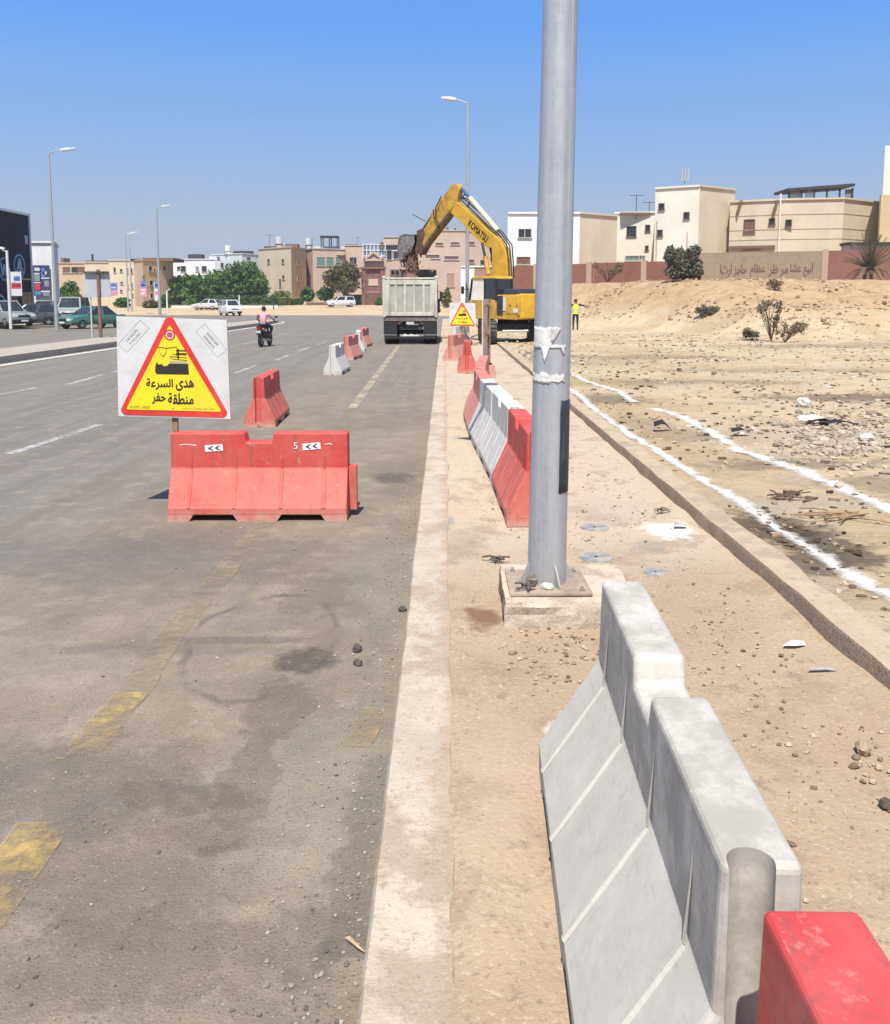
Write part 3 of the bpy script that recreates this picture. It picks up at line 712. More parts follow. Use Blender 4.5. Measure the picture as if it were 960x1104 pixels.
# tall sign board seen nearly edge on with its timber frame
p0 = G(523, 405, PAVE)
t = thing('sign_board', 'tall white sign board seen edge on with a timber upright, before the excavator', 'sign board', (p0.x, p0.y, PAVE), rad(257))
m = MB(); m.box(-.35, .35, -.012, .012, .12, 1.86); m.build('panel', M_SW, t, bevel=.003)
for x in (-.35, .3):
    m = MB(); m.box(x, x + .055, .014, .075, 0, 1.86); m.build('timber_upright', M_WOOD, t, bevel=.004)
for zz in (.3, 1.0, 1.7):
    m = MB(); m.box(-.295, .3, .02, .06, zz - .03, zz + .03); m.build('timber_rail', M_WOOD, t, bevel=.004)
t = thing('barrier_foot', 'short pink barrier end block lying at the foot of the timber upright', 'barrier block', (p0.x + .09, p0.y - .35, PAVE), rad(0))
m = MB(); m.py([(-.13, 0), (.15, 0), (.15, .13), (.1, .3), (-.1, .3), (-.13, .13)], -.25, .25); m.build('block', M_PINK, t, bevel=.01)
m = MB(); m.cyl((-.02, -.1, .3), (-.02, -.1, .36), .05, .03, n=8); m.box(-.08, .06, -.04, .1, .302, .33); m.build('dark_cap', pm('black rubber', (.02, .02, .02), .7, .2), t)

# ------------------------------------------------------------------ street lamps
def m_galv():
    k = NT('galvanised steel'); o = k.obj()
    st = k.noise(k.scale(o, (14, 14, .35)), 1.6, 6, .62); sp = k.voro(o, 30, 'Color'); n1 = k.noise(o, 5, 6, .7)
    col = k.mix(k.mr(st, .3, .7), (.33, .345, .36), (.44, .455, .47))
    col = k.mix(k.mr(sp, .2, .8, 0, .18), col, (.54, .56, .575))
    col = k.mix(k.mr(n1, .6, .75, 0, .35), col, (.38, .36, .33))
    col = k.mix(k.mr(k.noise(o, 60, 3, .7), .68, .76, 0, .5), col, (.18, .17, .17))
    X = k.xyz(o); col = k.mix(k.math('MULTIPLY', k.mr(X[2], .45, .02), .55), col, (.46, .40, .32))
    k.bump(k.noise(k.scale(o, (10, 10, 1)), 3, 5), .12, .01)
    return k.done(col, k.mr(n1, .3, .7, .42, .6), .35, .5)
M_GALV = m_galv()
M_LAMPW = pm('lamp head pale', (.62, .63, .63), .5, .1); M_LAMPG = pm('lamp lens', (.5, .5, .48), .25, .05)
def lamp(label, loc, H, arm, az=0, r0=.11, r1=.05, n=12, group='street lamps along the road', name='street_lamp', mat=None, head=1.0, droop=.0):
    """arm: list of signed arm lengths along x rotated by az"""
    mat = mat or M_GALV
    t = thing(name, label, 'street lamp', loc, az, group)
    m = MB(); m.cyl((0, 0, 0), (0, 0, H), r0, r1, n=n); m.build('pole', mat, t, smooth=True)
    for a in arm:
        s = 1 if a > 0 else -1
        m = MB(); m.tube([(0, 0, H - .25), (s * .08, 0, H - .05), (s * .3, 0, H + .04), (a, 0, H + .12)], .032, 8); m.build('arm', mat, t, smooth=True)
        h = MB(); L = .62 * head
        h.prism([(0, -.05), (.15, -.07), (L, -.05), (L + .05, 0), (L, .05), (.3, .09), (0, .05)], lambda p, q: (a + s * p[0], q * (1 - .4 * p[0] / L), H + .12 + p[1] + .1 * p[0]), -.13 * head, .13 * head)
        hd_ = h.build('lamp_head', M_LAMPW, t, bevel=.01)
        g = MB(); g.prism([(.1, -.085), (L - .05, -.07), (L - .05, -.05), (.1, -.05)], lambda p, q: (a + s * p[0], q, H + .12 + p[1] + .1 * p[0]), -.07 * head, .07 * head); g.build('lens', M_LAMPG, hd_)
    return t
# the big pole in the foreground
PX, PY = .612, 5.29
zt = .285
t = thing('street_lamp', 'big galvanised lamp post with torn paper and a black strip, on a concrete block', 'street lamp', (PX, PY, PAVE), 0, 'street lamps along the road')
b = zt - PAVE
m = MB(); m.cyl((0, 0, b), (0, 0, b + 11.1), .116, .056, n=40)
pole = m.build('pole', M_GALV, t, smooth=True)
rr = lambda z: .116 - (.06) * (z - b) / 11.1
# weld seam running up the front right of the pole
m = MB(); th = rad(-52)
pts = []
for z in np.linspace(b, b + 11, 30): pts.append((math.cos(th) * (rr(z) + .0005), math.sin(th) * (rr(z) + .0005), z))
m.tube(pts, .0035, 6); m.build('weld_seam', M_GALV, pole, smooth=True)
m = MB(); m.tube([(0, 0, b + 10.9), (-.06, 0, b + 11.2), (-.35, 0, b + 11.32), (-.75, 0, b + 11.4)], .03, 8); m.build('arm', M_GALV, t, smooth=True)
h = MB(); h.prism([(0, -.05), (.15, -.07), (.62, -.05), (.67, 0), (.62, .05), (.3, .09), (0, .05)], lambda p, q: (-.72 - p[0], q * (1 - .4 * p[0] / .62), b + 11.38 + p[1] + .1 * p[0]), -.13, .13); hh = h.build('lamp_head', M_LAMPW, t, bevel=.01)
g = MB(); g.box(-1.3, -.85, -.07, .07, b + 11.32, b + 11.345); g.build('lens', M_LAMPG, hh)
m = MB(); m.add([(-.235, -.24, b), (.245, -.235, b + .004), (.24, .235, b), (-.235, .235, b), (-.235, -.24, b + .016), (.245, -.235, b + .02), (.24, .235, b + .016), (-.235, .235, b + .016)], [(3, 2, 1, 0), (4, 5, 6, 7), (0, 1, 5, 4), (1, 2, 6, 5), (2, 3, 7, 6), (3, 0, 4, 7)])
M_PLATE = pm('dusty steel plate', (.36, .28, .215), .75, .2, 9, .2, 50, dirt=(.2, .12, .08), dirt_amt=.5, metal=.1)
m.build('base_plate', M_PLATE, t, bevel=.002)
for a in (20, 65 + 45, 200, 290):
    a = rad(a); d = Vector((math.cos(a), math.sin(a), 0)); q = Vector((-d.y, d.x, 0)) * .005
    g = MB(); vs = [d * .11 + Vector((0, 0, b + .016)), d * .185 + Vector((0, 0, b + .016)), d * .185 + Vector((0, 0, b + .035)), d * .113 + Vector((0, 0, b + .15))]
    g.add([p - q for p in vs] + [p + q for p in vs], [(0, 1, 2, 3), (7, 6, 5, 4), (0, 4, 5, 1), (1, 5, 6, 2), (2, 6, 7, 3), (3, 7, 4, 0)]); g.build('gusset', M_GALV, t)
for x, y in ((-.19, -.19), (.19, -.19), (.19, .19), (-.19, .19)):
    g = MB(); g.cyl((x, y, b + .016), (x, y, b + .03), .016, n=6); g.cyl((x, y, b + .028), (x, y, b + .045), .008, n=8); g.build('anchor_bolt', pm('rusty bolt', (.36, .29, .23), .7, .3, 30, metal=.3), t)
m = MB()
blk = [(-.275, -.34), (.5, -.33), (.52, .42), (-.26, .42)]
N = 14
def edge_pt(p, z, j): return (p[0] + .012 * fb(p[0] * 5, p[1] * 5 + z * 7, 1, 3, j), p[1] + .012 * fb(p[1] * 5, p[0] * 5 + z * 9, 1, 3, j + 3), z)
loop = []
for i in range(4):
    a = Vector(blk[i]); c_ = Vector(blk[(i + 1) % 4])
    loop += [a.lerp(c_, k / N) for k in range(N)]
n = len(loop); zs = [-.06, .03, .08, b - .028, b - .004]
vs = []
for zi, z in enumerate(zs):
    for p in loop:
        q = Vector(p) * (1 if zi < 4 else .975); vs.append(edge_pt(q, z, zi))
m.add(vs, [(r * n + k, r * n + (k + 1) % n, (r + 1) * n + (k + 1) % n, (r + 1) * n + k) for r in range(len(zs) - 1) for k in range(n)] + [tuple(range((len(zs) - 1) * n, len(zs) * n))])
M_BLK = m_kerb('rough concrete block', (.46, .375, .275), (.54, .45, .34))
m.build('concrete_footing', M_BLK, t)
# curved patches on the pole
def patch(par, name, a0, a1, z0, z1, off, mat, jag=0, poly=None, na=14, nz=8, lift=0):
    """a sheet wrapped round the pole between angles a0..a1 (degrees, -90 faces the camera)"""
    m = MB(); vs = []
    for j in range(nz + 1):
        for i in range(na + 1):
            u, v = i / na, j / nz
            if poly: u0, u1 = poly(v); uu = u0 + (u1 - u0) * u
            else: uu = u
            a = rad(a0 + (a1 - a0) * uu); z = z0 + (z1 - z0) * v
            if jag and (j in (0, nz)): z += random.uniform(-jag, jag)
            if jag and (i in (0, na)): a += random.uniform(-1, 1) * jag * 4
            q = rr(z) + off + lift * (.5 + .5 * fb(u * 4, v * 4, 1, 3, z0 * 10))
            vs.append((q * math.cos(a), q * math.sin(a), z))
    k = na + 1
    m.add(vs, [(j * k + i, j * k + i + 1, (j + 1) * k + i + 1, (j + 1) * k + i) for j in range(nz) for i in range(na)])
    o = m.build(name, mat, par, clean=False, smooth=True)
    sd = o.modifiers.new('thickness', 'SOLIDIFY'); sd.thickness = .0012; sd.offset = 1
    me = evaluated(o, name); old = o.data; o.modifiers.clear(); o.data = me; bpy.data.meshes.remove(old)
    return o
def hz(py): return W(590, py, PY - .11).z - PAVE
M_PAPER = pm('torn white paper', (.66, .655, .63), .85, .12, 14, .4, 30, dirt=(.38, .35, .31), dirt_amt=.7, dirt_sc=11)
M_TAPE = pm('black tape', (.028, .034, .045), .45, .25, 5, .1, 30, dirt=(.09, .09, .09), dirt_amt=.5)
patch(t, 'black_strip', -66, -16, hz(532), hz(432), .002, M_TAPE, .003, lift=.001)
patch(t, 'torn_poster', -172, -84, hz(374), hz(353), .003, M_PAPER, .004, poly=lambda v: (.05, .82 + .18 * v), lift=.003)
patch(t, 'torn_poster', -132, -104, hz(391), hz(374), .003, M_PAPER, .0, poly=lambda v: (.5 - .45 * v, .5 + .5 * v), lift=.006)
patch(t, 'torn_poster', -104, -72, hz(368), hz(353), .004, pm('torn grey paper', (.5, .47, .43), .85, .1, 14), .003, poly=lambda v: (.1, .35 + .65 * v), lift=.007)
patch(t, 'paper_band', -170, -52, hz(375), hz(371.5), .0045, M_PAPER, .003, lift=.0015)
patch(t, 'torn_poster', -72, -58, hz(381), hz(374.5), .005, pm('torn grey paper', (.5, .47, .43)), .003, poly=lambda v: (.6 - .6 * v, 1), lift=.004)
patch(t, 'paper_band', -172, -54, hz(412), hz(403), .002, M_PAPER, .012, lift=.0025)
for c_ in kids(t):
    if c_.name.split('.')[0] in ('pole', 'arm', 'lamp_head', 'black_strip', 'torn_poster', 'paper_band'): c_.rotation_euler.y = .0113
# ------------------------------------------------------------------ dump truck
M_BLK_PL = pm('black rubber', (.02, .02, .02), .75, .25, 6, dirt=(.12, .10, .08), dirt_amt=.5)
M_TYRE = pm('tyre rubber', (.022, .021, .02), .85, .25, 8, dirt=(.16, .13, .10), dirt_amt=.5)
M_STEEL = pm('dark chassis steel', (.05, .047, .043), .7, .3, 5, dirt=(.17, .13, .10), dirt_amt=.5)
M_TRK = pm('dirty cream truck paint', (.52, .50, .42), .65, .15, 2, dirt=(.28, .22, .15), dirt_amt=.8, dirt_sc=3, streak=True)
M_TRK2 = pm('grey tailgate sheet', (.37, .37, .32), .65, .18, 2, dirt=(.2, .16, .11), dirt_amt=.6, dirt_sc=3, streak=True)
M_TRKD = pm('muddy brown steel', (.16, .135, .11), .8, .3, 5, dirt=(.28, .23, .17), dirt_amt=.6)
M_SOIL = pm('fresh soil', (.145, .085, .052), .95, .4, 5, .6, 14)
M_GLASS = pm('dark glass', (.025, .032, .038), .08, .1, spec=.6)
M_CABW = pm('truck cab white', (.6, .6, .58), .4, .1)
M_LRED = pm('tail light red', (.35, .02, .02), .3, .1); M_LWH = pm('lamp glass', (.7, .7, .68), .2, .05)
t = thing('dump_truck', 'dusty cream dump truck seen from the back being loaded with soil', 'truck', (-1.53, 39.6, 0), rad(.3))
def wheel(par, c, r, w_, name='wheel', dual=False, axis='x'):
    m = MB(); x, y, z = c; h = w_ / 2
    prof = [(r * .58, -h), (r * .93, -h), (r, -h * .75), (r, h * .75), (r * .93, h), (r * .58, h)]
    n = 22; vs = []
    for rr_, xx in prof: vs += [(x + xx, y + rr_ * math.cos(2 * PI * k / n), z + rr_ * math.sin(2 * PI * k / n)) for k in range(n)]
    fs = [(a * n + k, a * n + (k + 1) % n, (a + 1) * n + (k + 1) % n, (a + 1) * n + k) for a in range(len(prof) - 1) for k in range(n)]
    m.add(vs, fs); o = m.build(name, M_TYRE, par, smooth=True)
    m = MB(); m.cyl((x - h * .8, y, z), (x + h * .8, y, z), r * .6, n=16); m.cyl((x - h, y, z), (x + h, y, z), r * .2, n=8); m.build('rim', pm('wheel rim', (.34, .34, .34), .45, .15, metal=.5), o)
    return o
for y in (.95, 2.3, 6.2):
    for s in (-1, 1):
        if y < 5:
            wheel(t, (s * 1.03, y, .5), .5, .28); wheel(t, (s * .72, y, .5), .5, .28)
        else: wheel(t, (s * 1.0, y, .5), .5, .3)
m = MB()
for s in (-1, 1): m.box(s * .42 - .05, s * .42 + .05, .15, 7.2, .62, .88)
m.box(-.4, .4, .2, .3, .65, .85); m.build('chassis', M_STEEL, t)
for y in (.95, 2.3):
    m = MB(); m.cyl((-.7, y, .5), (.7, y, .5), .09, n=10); m.ball((0, y, .5), (.24, .26, .24)); m.build('axle', M_STEEL, t, smooth=True)
# rear under-run beam with pale dried splash
m = MB(); m.box(-1.12, 1.12, -.02, .1, .24, .36); m.build('under_run_bar', M_BLK_PL, t, bevel=.01)
m = MB(); m.py([(-.42, .36), (.42, .36), (.3, .44), (.2, .42), (.05, .46), (-.1, .42), (-.24, .47)], .0, .05); m.build('dried_plaster_splash', pm('dry plaster', (.62, .61, .59), .9, .1), t)
for s in (-1, 1):
    m = MB(); m.box(s * .87 - .29, s * .87 + .29, .02, .05, .42, 1.04); m.build('mudflap', M_BLK_PL, t, bevel=.006)
    m = MB(); m.box(s * .87 - .3, s * .87 + .3, .0, .02, .40, .43); m.build('mudflap_bar', pm('dull alloy', (.4, .4, .4), .5, .2, metal=.5), t)
m = MB(); m.box(-.17, .17, -.02, 0, .88, .99); m.build('number_plate', pm('dirty plate', (.5, .49, .46), .6, .2, 20), t)
for s in (-1, 1):
    m = MB(); m.box(s * .5 - .06, s * .5 + .06, -.02, .02, .88, .97); m.build('tail_light', pm('dusty tail light', (.12, .05, .04), .6, .2), t)
# tipping body
Bz, Tz = 1.24, 2.86
m = MB(); m.box(-1.17, 1.17, .0, 4.9, 1.02, Bz); m.build('bed_sill', M_TRKD, t, bevel=.01)
for s in (-1, 1):
    m = MB(); x0, x1 = (1.1, 1.17) if s > 0 else (-1.17, -1.1)
    m.box(x0, x1, .05, 4.9, Bz, Tz)
    for y in np.linspace(.3, 4.7, 8): m.box(x0 - .05 if s < 0 else x1, x0 if s < 0 else x1 + .05, y - .05, y + .05, Bz, Tz - .02)
    m.build('side_board', M_TRK, t)
    m = MB(); m.box(s * 1.135 - .05, s * 1.135 + .05, -.06, .06, 1.2, Tz + .1); m.cyl((s * 1.135 - .07, -.02, Tz + .06), (s * 1.135 + .07, -.02, Tz + .06), .06, n=10); m.build('corner_post', M_TRK, t)
m = MB(); m.box(-1.08, 1.08, -.01, .03, 1.26, Tz - .12); tg = m.build('tailgate', M_TRK2, t)
m = MB(); m.box(-1.09, 1.09, -.055, .05, Tz - .25, Tz - .06); m.build('top_rail', M_TRK, tg, bevel=.012)
m = MB(); m.box(-1.09, 1.09, -.055, .05, 1.25, 1.4); m.build('bottom_rail', M_TRK, tg, bevel=.012)
for x in (-.98, -.62, -.22, .18, .6, .98):
    m = MB(); wd = .1 if abs(x) > .9 else .045; m.box(x - wd, x + wd, -.05, -.012, 1.4, Tz - .25); m.build('stiffener', M_TRK, tg, bevel=.008)
m = MB(); m.box(-1.1, 1.1, -.04, .06, Tz - .02, Tz + .06); m.build('tailgate_hinge_bar', M_TRK, t, bevel=.012)
m = MB(); m.box(-1.14, 1.14, 4.84, 4.92, Bz, 3.42); hb_ = m.build('headboard', M_TRKD, t)
for x in (-1.0, -.78, 1.05):
    q = MB(); q.cyl((x, 4.838, 3.3), (x, 4.80, 3.3), .075, n=10); q.build('headboard_hole', M_DARK, hb_)
# soil already in the body
m = MB(); N1, N2 = 22, 40
vs = [(-1.08 + 2.16 * i / N1, .1 + 4.7 * j / N2, 2.45 + .75 * math.exp(-((i / N1 - .45) ** 2 * 9 + (j / N2 - .75) ** 2 * 7)) + .08 * fb(i * .3, j * .3, 1, 4, 2)) for j in range(N2 + 1) for i in range(N1 + 1)]
m.add(vs, [(j * (N1 + 1) + i, j * (N1 + 1) + i + 1, (j + 1) * (N1 + 1) + i + 1, (j + 1) * (N1 + 1) + i) for j in range(N2) for i in range(N1)])
so_ = m.build('soil_load', M_SOIL, smooth=True, loc=(-1.53, 39.6, 0)); tag(so_, kind='stuff')
# cab
m = MB(); m.px([(5.35, .75), (7.35, .75), (7.45, 1.6), (7.2, 2.75), (5.35, 2.75)], -1.15, 1.15); cb = m.build('cab', M_CABW, t, bevel=.04)
m = MB(); m.box(-.9, .9, 5.33, 5.349, 1.95, 2.5); m.build('rear_window', M_GLASS, cb)
m = MB(); m.px([(7.36, 1.75), (7.47, 1.62), (7.26, 2.55), (7.2, 2.55)], -1.0, 1.0); m.build('windscreen', M_GLASS, cb)
for s in (-1, 1):
    m = MB(); m.px([(6.0, 1.7), (7.1, 1.7), (6.98, 2.5), (6.0, 2.5)], s * 1.152, s * 1.165); m.build('side_window', M_GLASS, cb)
    m = MB(); m.tube([(s * 1.15, 7.2, 2.4), (s * 1.38, 7.3, 2.35)], .015, 6); m.box(s * 1.38 - .02 - .07, s * 1.38 + .07, 7.27, 7.33, 1.85, 2.35); m.build('mirror', M_BLK_PL, t)
m = MB(); m.cyl((1.22, 3.4, 1.35), (1.22, 3.4, 2.0), .09, n=10); m.ball((1.22, 3.2, 1.45), .13); m.build('hose_bundle', M_BLK_PL, t)

# ------------------------------------------------------------------ tracked excavator
M_YEX = pm('excavator yellow', (.62, .36, .03), .5, .14, 2, dirt=(.30, .19, .07), dirt_amt=.55)
M_YEXD = pm('worn excavator yellow', (.52, .30, .05), .6, .2, 3, dirt=(.2, .12, .06), dirt_amt=.75)
M_CREAM = pm('cream cylinder paint', (.60, .52, .36), .5, .1, 3, dirt=(.4, .33, .2), dirt_amt=.4)
M_CHROME = pm('cylinder rod', (.07, .13, .30), .3, .15, metal=.2)
M_BUCK = pm('scraped bucket steel', (.27, .25, .23), .6, .25, 4, dirt=(.15, .09, .055), dirt_amt=.85, metal=.2)
M_RUST = pm('muddy linkage steel', (.12, .07, .045), .8, .4, 6)
M_HOSE = pm('hydraulic hose', (.02, .02, .02), .6, .2)
EX = Vector((2.89, 38.5, .2)); TH = rad(50)
fw = Vector((-math.cos(TH), math.sin(TH), 0)); rt_ = Vector((math.sin(TH), math.cos(TH), 0))
ex = thing('excavator', 'yellow tracked excavator with its boom raised, tipping soil into the dump truck', 'excavator', EX, 0)
HT = Matrix(((rt_.x, fw.x, 0, 0), (rt_.y, fw.y, 0, 0), (0, 0, 1, 0), (0, 0, 0, 1)))   # house frame: x right, y forward
for s in (-1, 1):
    x0, x1 = s * 1.1 - .3, s * 1.1 + .3
    prof = []
    for cy, sg in ((1.75, 1), (-1.75, -1)):
        for k in range(9):
            a = -PI / 2 + PI * k / 8
            prof.append((cy + sg * .42 * math.cos(a) , .44 + .42 * math.sin(a) * sg))
    tk = MB(); tk.px(prof, x0, x1)
    n = len(prof)
    P = [Vector(p) for p in prof] + [Vector(prof[0])]; d = 0
    for a, b in zip(P[:-1], P[1:]):
        L = (b - a).length; kk = max(1, round(L / .17))
        for j in range(kk):
            p = a.lerp(b, (j + .5) / kk); tn = (b - a).normalized(); nn = Vector((tn.y, -tn.x)); p2 = p + nn * .03
            tk.beam((x0 - .01, p2.x, p2.y), (x1 + .01, p2.x, p2.y), .13, .05, up=(0, nn.x, nn.y))
    tr = tk.build('track', M_STEEL, ex)
    q = MB(); q.box(s * 1.1 - .2, s * 1.1 + .32 if s > 0 else s * 1.1 + .2, -1.6, 1.6, .3, .55) if s > 0 else q.box(s * 1.1 - .32, s * 1.1 + .2, -1.6, 1.6, .3, .55)
    q.build('track_frame', M_RUST, tr)
    for cy in (-1.75, 1.75):
        q = MB(); q.cyl((s * 1.1 - .31, cy, .44), (s * 1.1 + .31, cy, .44), .26, n=16); q.build('sprocket', M_RUST, tr)
m = MB(); m.box(-.85, .85, -.9, .9, .45, .75); m.cyl((0, 0, .7), (0, 0, .95), .65, n=24); m.build('undercarriage', M_STEEL, ex)
m = MB(); m.cyl((-.55, -1.8, .48), (.5, -1.75, .5), .05, n=8); m.build('drag_pipe', pm('pale pipe', (.55, .5, .45), .6, .1), ex)
def hb_mb(): return MB(HT)
# house
m = hb_mb(); m.pz([(-1.33, -1.6), (-1.33, 1.3), (-.35, 1.3), (-.35, .2), (.4, .2), (.4, 1.3), (1.3, 1.2), (1.3, -1.5)], .95, 1.12); m.build('turntable_deck', M_YEXD, ex, bevel=.02)
m = hb_mb(); m.pz([(-1.33, -1.7), (-1.33, -.42), (1.3, -.42), (1.3, -1.5)], 1.12, 1.96); bd = m.build('engine_housing', M_YEX, ex, bevel=.03)
m = hb_mb(); m.pz([(-1.28, -1.65), (-1.28, -.75), (1.25, -.75), (1.25, -1.5)], 1.95, 2.2); m.build('engine_hood', pm('engine hood dark', (.045, .055, .07), .5, .2), ex, bevel=.05)
cw = []
for k in range(13):
    a = PI * k / 12; cw.append((1.30 * math.cos(a) * (1 if True else 0), -1.5 - .42 * math.sin(a) ** .7))
m = hb_mb(); m.pz(cw, .98, 2.0); m.build('counterweight', M_YEX, ex, bevel=.05)
# left side doors: dark grille, plain panel, panel with a pale decal
m = hb_mb(); m.box(-1.36, -1.32, -.78, -.44, 1.16, 1.92); gr = m.build('grille_door', pm('grille dark', (.04, .045, .05), .7, .3, 20), ex)
for z in np.linspace(1.22, 1.86, 8):
    q = hb_mb(); q.box(-1.368, -1.358, -.76, -.46, z, z + .025); q.build('louvre', M_STEEL, gr)
m = hb_mb(); m.box(-1.352, -1.32, -.95, -.80, 1.3, 1.88); m.build('warning_panel', pm('pale decal', (.6, .6, .58), .6, .1), ex)
for y0, y1 in ((-1.3, -.98), (-1.68, -1.34)):
    m = hb_mb(); m.box(-1.35, -1.32, y0, y1, 1.2, 1.9); dr = m.build('side_door', M_YEX, ex, bevel=.012)
    q = hb_mb(); q.box(-1.365, -1.35, y0 + .04, y0 + .1, 1.5, 1.56); q.build('latch', M_STEEL, dr)
m = hb_mb(); m.box(-1.358, -1.345, -1.66, -1.4, 1.24, 1.4); m.build('maker_decal', pm('pale decal', (.6, .6, .58)), ex)
m = hb_mb(); m.tube([(1.2, -.9, 2.1), (1.2, -.9, 2.7), (.6, -1.5, 2.72), (.6, -1.5, 2.15)], .018, 6); m.build('handrail', M_STEEL, ex)
m = hb_mb(); m.box(1.0, 1.3, -.2, 1.1, 1.12, 1.7); m.build('tool_box', M_YEX, ex, bevel=.03)
# cab
cx0, cx1, cy0, cy1, cz0, cz1 = -1.33, -.38, -.38, 1.35, 1.12, 2.68
m = hb_mb(); m.box(cx0, cx1, cy0, cy1, cz0, 1.75); cab = m.build('cab', M_YEXD, ex, bevel=.02)
m = hb_mb(); m.px([(cy0, cz1 - .06), (cy1 - .18, cz1 - .06), (cy1 - .25, cz1 + .05), (cy0 + .06, cz1 + .05)], cx0 - .01, cx1 + .01); m.build('cab_roof', M_YEX, cab, bevel=.02)
M_PILL = pm('cab pillar black', (.02, .022, .025), .5, .2)
for nm, a, b in (('pillar', (cx0 + .03, cy0 + .03), (cx0 + .03, cy0 + .03)), ('pillar', (cx1 - .03, cy0 + .03), (cx1 - .03, cy0 + .03)), ('pillar', (cx0 + .03, cy1 - .04), (cx0 + .03, cy1 - .2)), ('pillar', (cx1 - .03, cy1 - .04), (cx1 - .03, cy1 - .2)), ('pillar', (cx0 + .03, .35), (cx0 + .03, .35))):
    m = hb_mb(); m.beam((a[0], a[1], 1.7), (b[0], b[1], cz1 - .05), .07, .07, up=(0, 1, 0)); m.build(nm, M_PILL, cab)
m = hb_mb(); m.box(cx0 + .01, cx0 + .025, cy0 + .06, .31, 1.76, cz1 - .07); m.build('side_window', M_GLASS, cab)
m = hb_mb(); m.box(cx0 + .06, cx1 - .06, cy0 + .015, cy0 + .03, 1.76, cz1 - .07); m.build('rear_window', M_GLASS, cab)
M_CLEAR = NT('clear cab glass'); M_CLEAR.b.inputs['Transmission Weight'].default_value = 1; M_CLEAR = M_CLEAR.done((.93, .92, .88), .02)
m = hb_mb(); m.px([(.4, 1.76), (cy1 - .06, 1.76), (cy1 - .2, cz1 - .07), (.4, cz1 - .07)], cx0 + .012, cx0 + .02); m.build('door_window', M_CLEAR, cab)
m = hb_mb(); m.px([(cy1 - .05, 1.76), (cy1 - .04, 1.76), (cy1 - .18, cz1 - .07), (cy1 - .19, cz1 - .07)], cx0 + .06, cx1 - .06); m.build('front_window', M_CLEAR, cab)
m = hb_mb(); m.box(-1.1, -.7, .1, .55, 1.5, 1.75); m.box(-1.1, -.7, .05, .17, 1.7, 2.3); m.build('seat', M_PILL, cab, bevel=.03)
m = hb_mb(); m.tube([(cx0, cy1 - .1, 2.2), (cx0 - .28, cy1 + .05, 2.2)], .015, 6); m.box(cx0 - .36, cx0 - .22, cy1 + .03, cy1 + .07, 2.0, 2.32); m.build('mirror', M_PILL, ex)
# boom, arm and bucket lie in one vertical plane through the boom foot
F0 = EX + rt_ * .10 + fw * .85
def BP(px, py):
    """the point of the boom plane that the photograph shows at px, py -> (s along the boom plane, height)"""
    d = ray(px, py); k = d[0] / d[1]
    s_ = (F0.x - k * F0.y) / (math.cos(TH) + k * math.sin(TH)); Y = F0.y + s_ * math.sin(TH)
    return Vector((s_, W(px, py, Y).z))
def bw(p, lat=0.0):
    return (F0 - EX) + fw * p[0] + rt_ * lat + Vector((0, 0, p[1] - EX.z) ) - Vector((0, 0, F0.z - EX.z))
def plate(poly, w_, name, mat, par=ex, lat=0, bevel=.02):
    m = MB(); m.prism([BP(*p) for p in poly], lambda p, q: bw(p, q + lat), -w_ / 2, w_ / 2); return m.build(name, mat, par, bevel=bevel)
boom = plate([(533, 312), (550, 312), (549.5, 290), (549, 277), (546, 267), (542, 260), (535, 253), (527, 247), (517, 237), (507, 228), (499, 221), (493, 217), (486, 217), (485, 225), (490, 231), (496, 236), (505, 245), (514, 255), (526.5, 266), (533, 267.5), (533.5, 285)], .3, 'boom', M_YEX)
arm = plate([(487, 203), (491, 198), (496, 198.5), (498, 204), (496, 212), (494.5, 219), (491, 227), (484, 237), (478, 244.5), (470, 255), (463, 264), (457, 275), (452.5, 272), (454, 262), (456, 252), (462, 243), (469, 231), (477, 216), (482, 209)], .26, 'arm', M_YEXD)
plate([(494, 219), (491, 227), (484, 237), (478, 244.5), (470, 255), (463, 264), (457, 275), (456.5, 273), (462, 261), (475, 243), (487, 228)], .3, 'arm_belly_plate', M_RUST, arm, bevel=.01)
# maker's lettering along the boom side
a = BP(509, 239.5); b = BP(528.5, 258.5); L = (b - a).length
k = text_mb('KOMATSU', width=L, height=.3, bold=.03, depth=0)
ang = math.atan2(b.y - a.y, b.x - a.x)
# reading left to right in the picture runs from the boom tip down to the foot
ux = (Vector((b.x - a.x, b.y - a.y)) / L); uz = Vector((-ux.y, ux.x))
if uz.y < 0: uz = -uz
mid = (a + b) / 2
lm = MB(); lm.add([bw(mid + ux * p[0] + uz * (p[2] - .02), -.156) for p in k.v], k.f); lm.build('maker_lettering', M_SK, boom)
def rod(a, b, r0, r1, split, name, ma, mb_, lat=0):
    A, B = bw(BP(*a), lat), bw(BP(*b), lat); C_ = A.lerp(B, split)
    m = MB(); m.cyl(A, C_, r0, n=12); o = m.build(name, ma, ex, smooth=True)
    m = MB(); m.cyl(C_, B, r1, n=10); m.build('piston_rod', mb_, o, smooth=True)
rod((537, 249), (498, 203), .12, .065, .76, 'arm_cylinder', M_CREAM, M_CHROME)
rod((479, 213), (457, 246), .09, .05, .6, 'bucket_cylinder', M_YEXD, M_STEEL, .0)
for s in (-1, 1): rod((531, 296), (524, 262), .11, .06, .55, 'boom_cylinder', M_YEXD, M_STEEL, s * .22)
for lat, off in ((-.12, 0), (.02, 2.2), (.14, 4)):
    m = MB(); m.tube([bw(BP(*p), lat) for p in ((551.5, 300), (551, 283), (548.5 + off * .3, 264), (540, 252.5 - off * .4), (528, 243 - off), (515, 230 - off), (503, 219 - off), (497, 213))], .028, 6); m.build('hose', M_HOSE, ex, smooth=True)
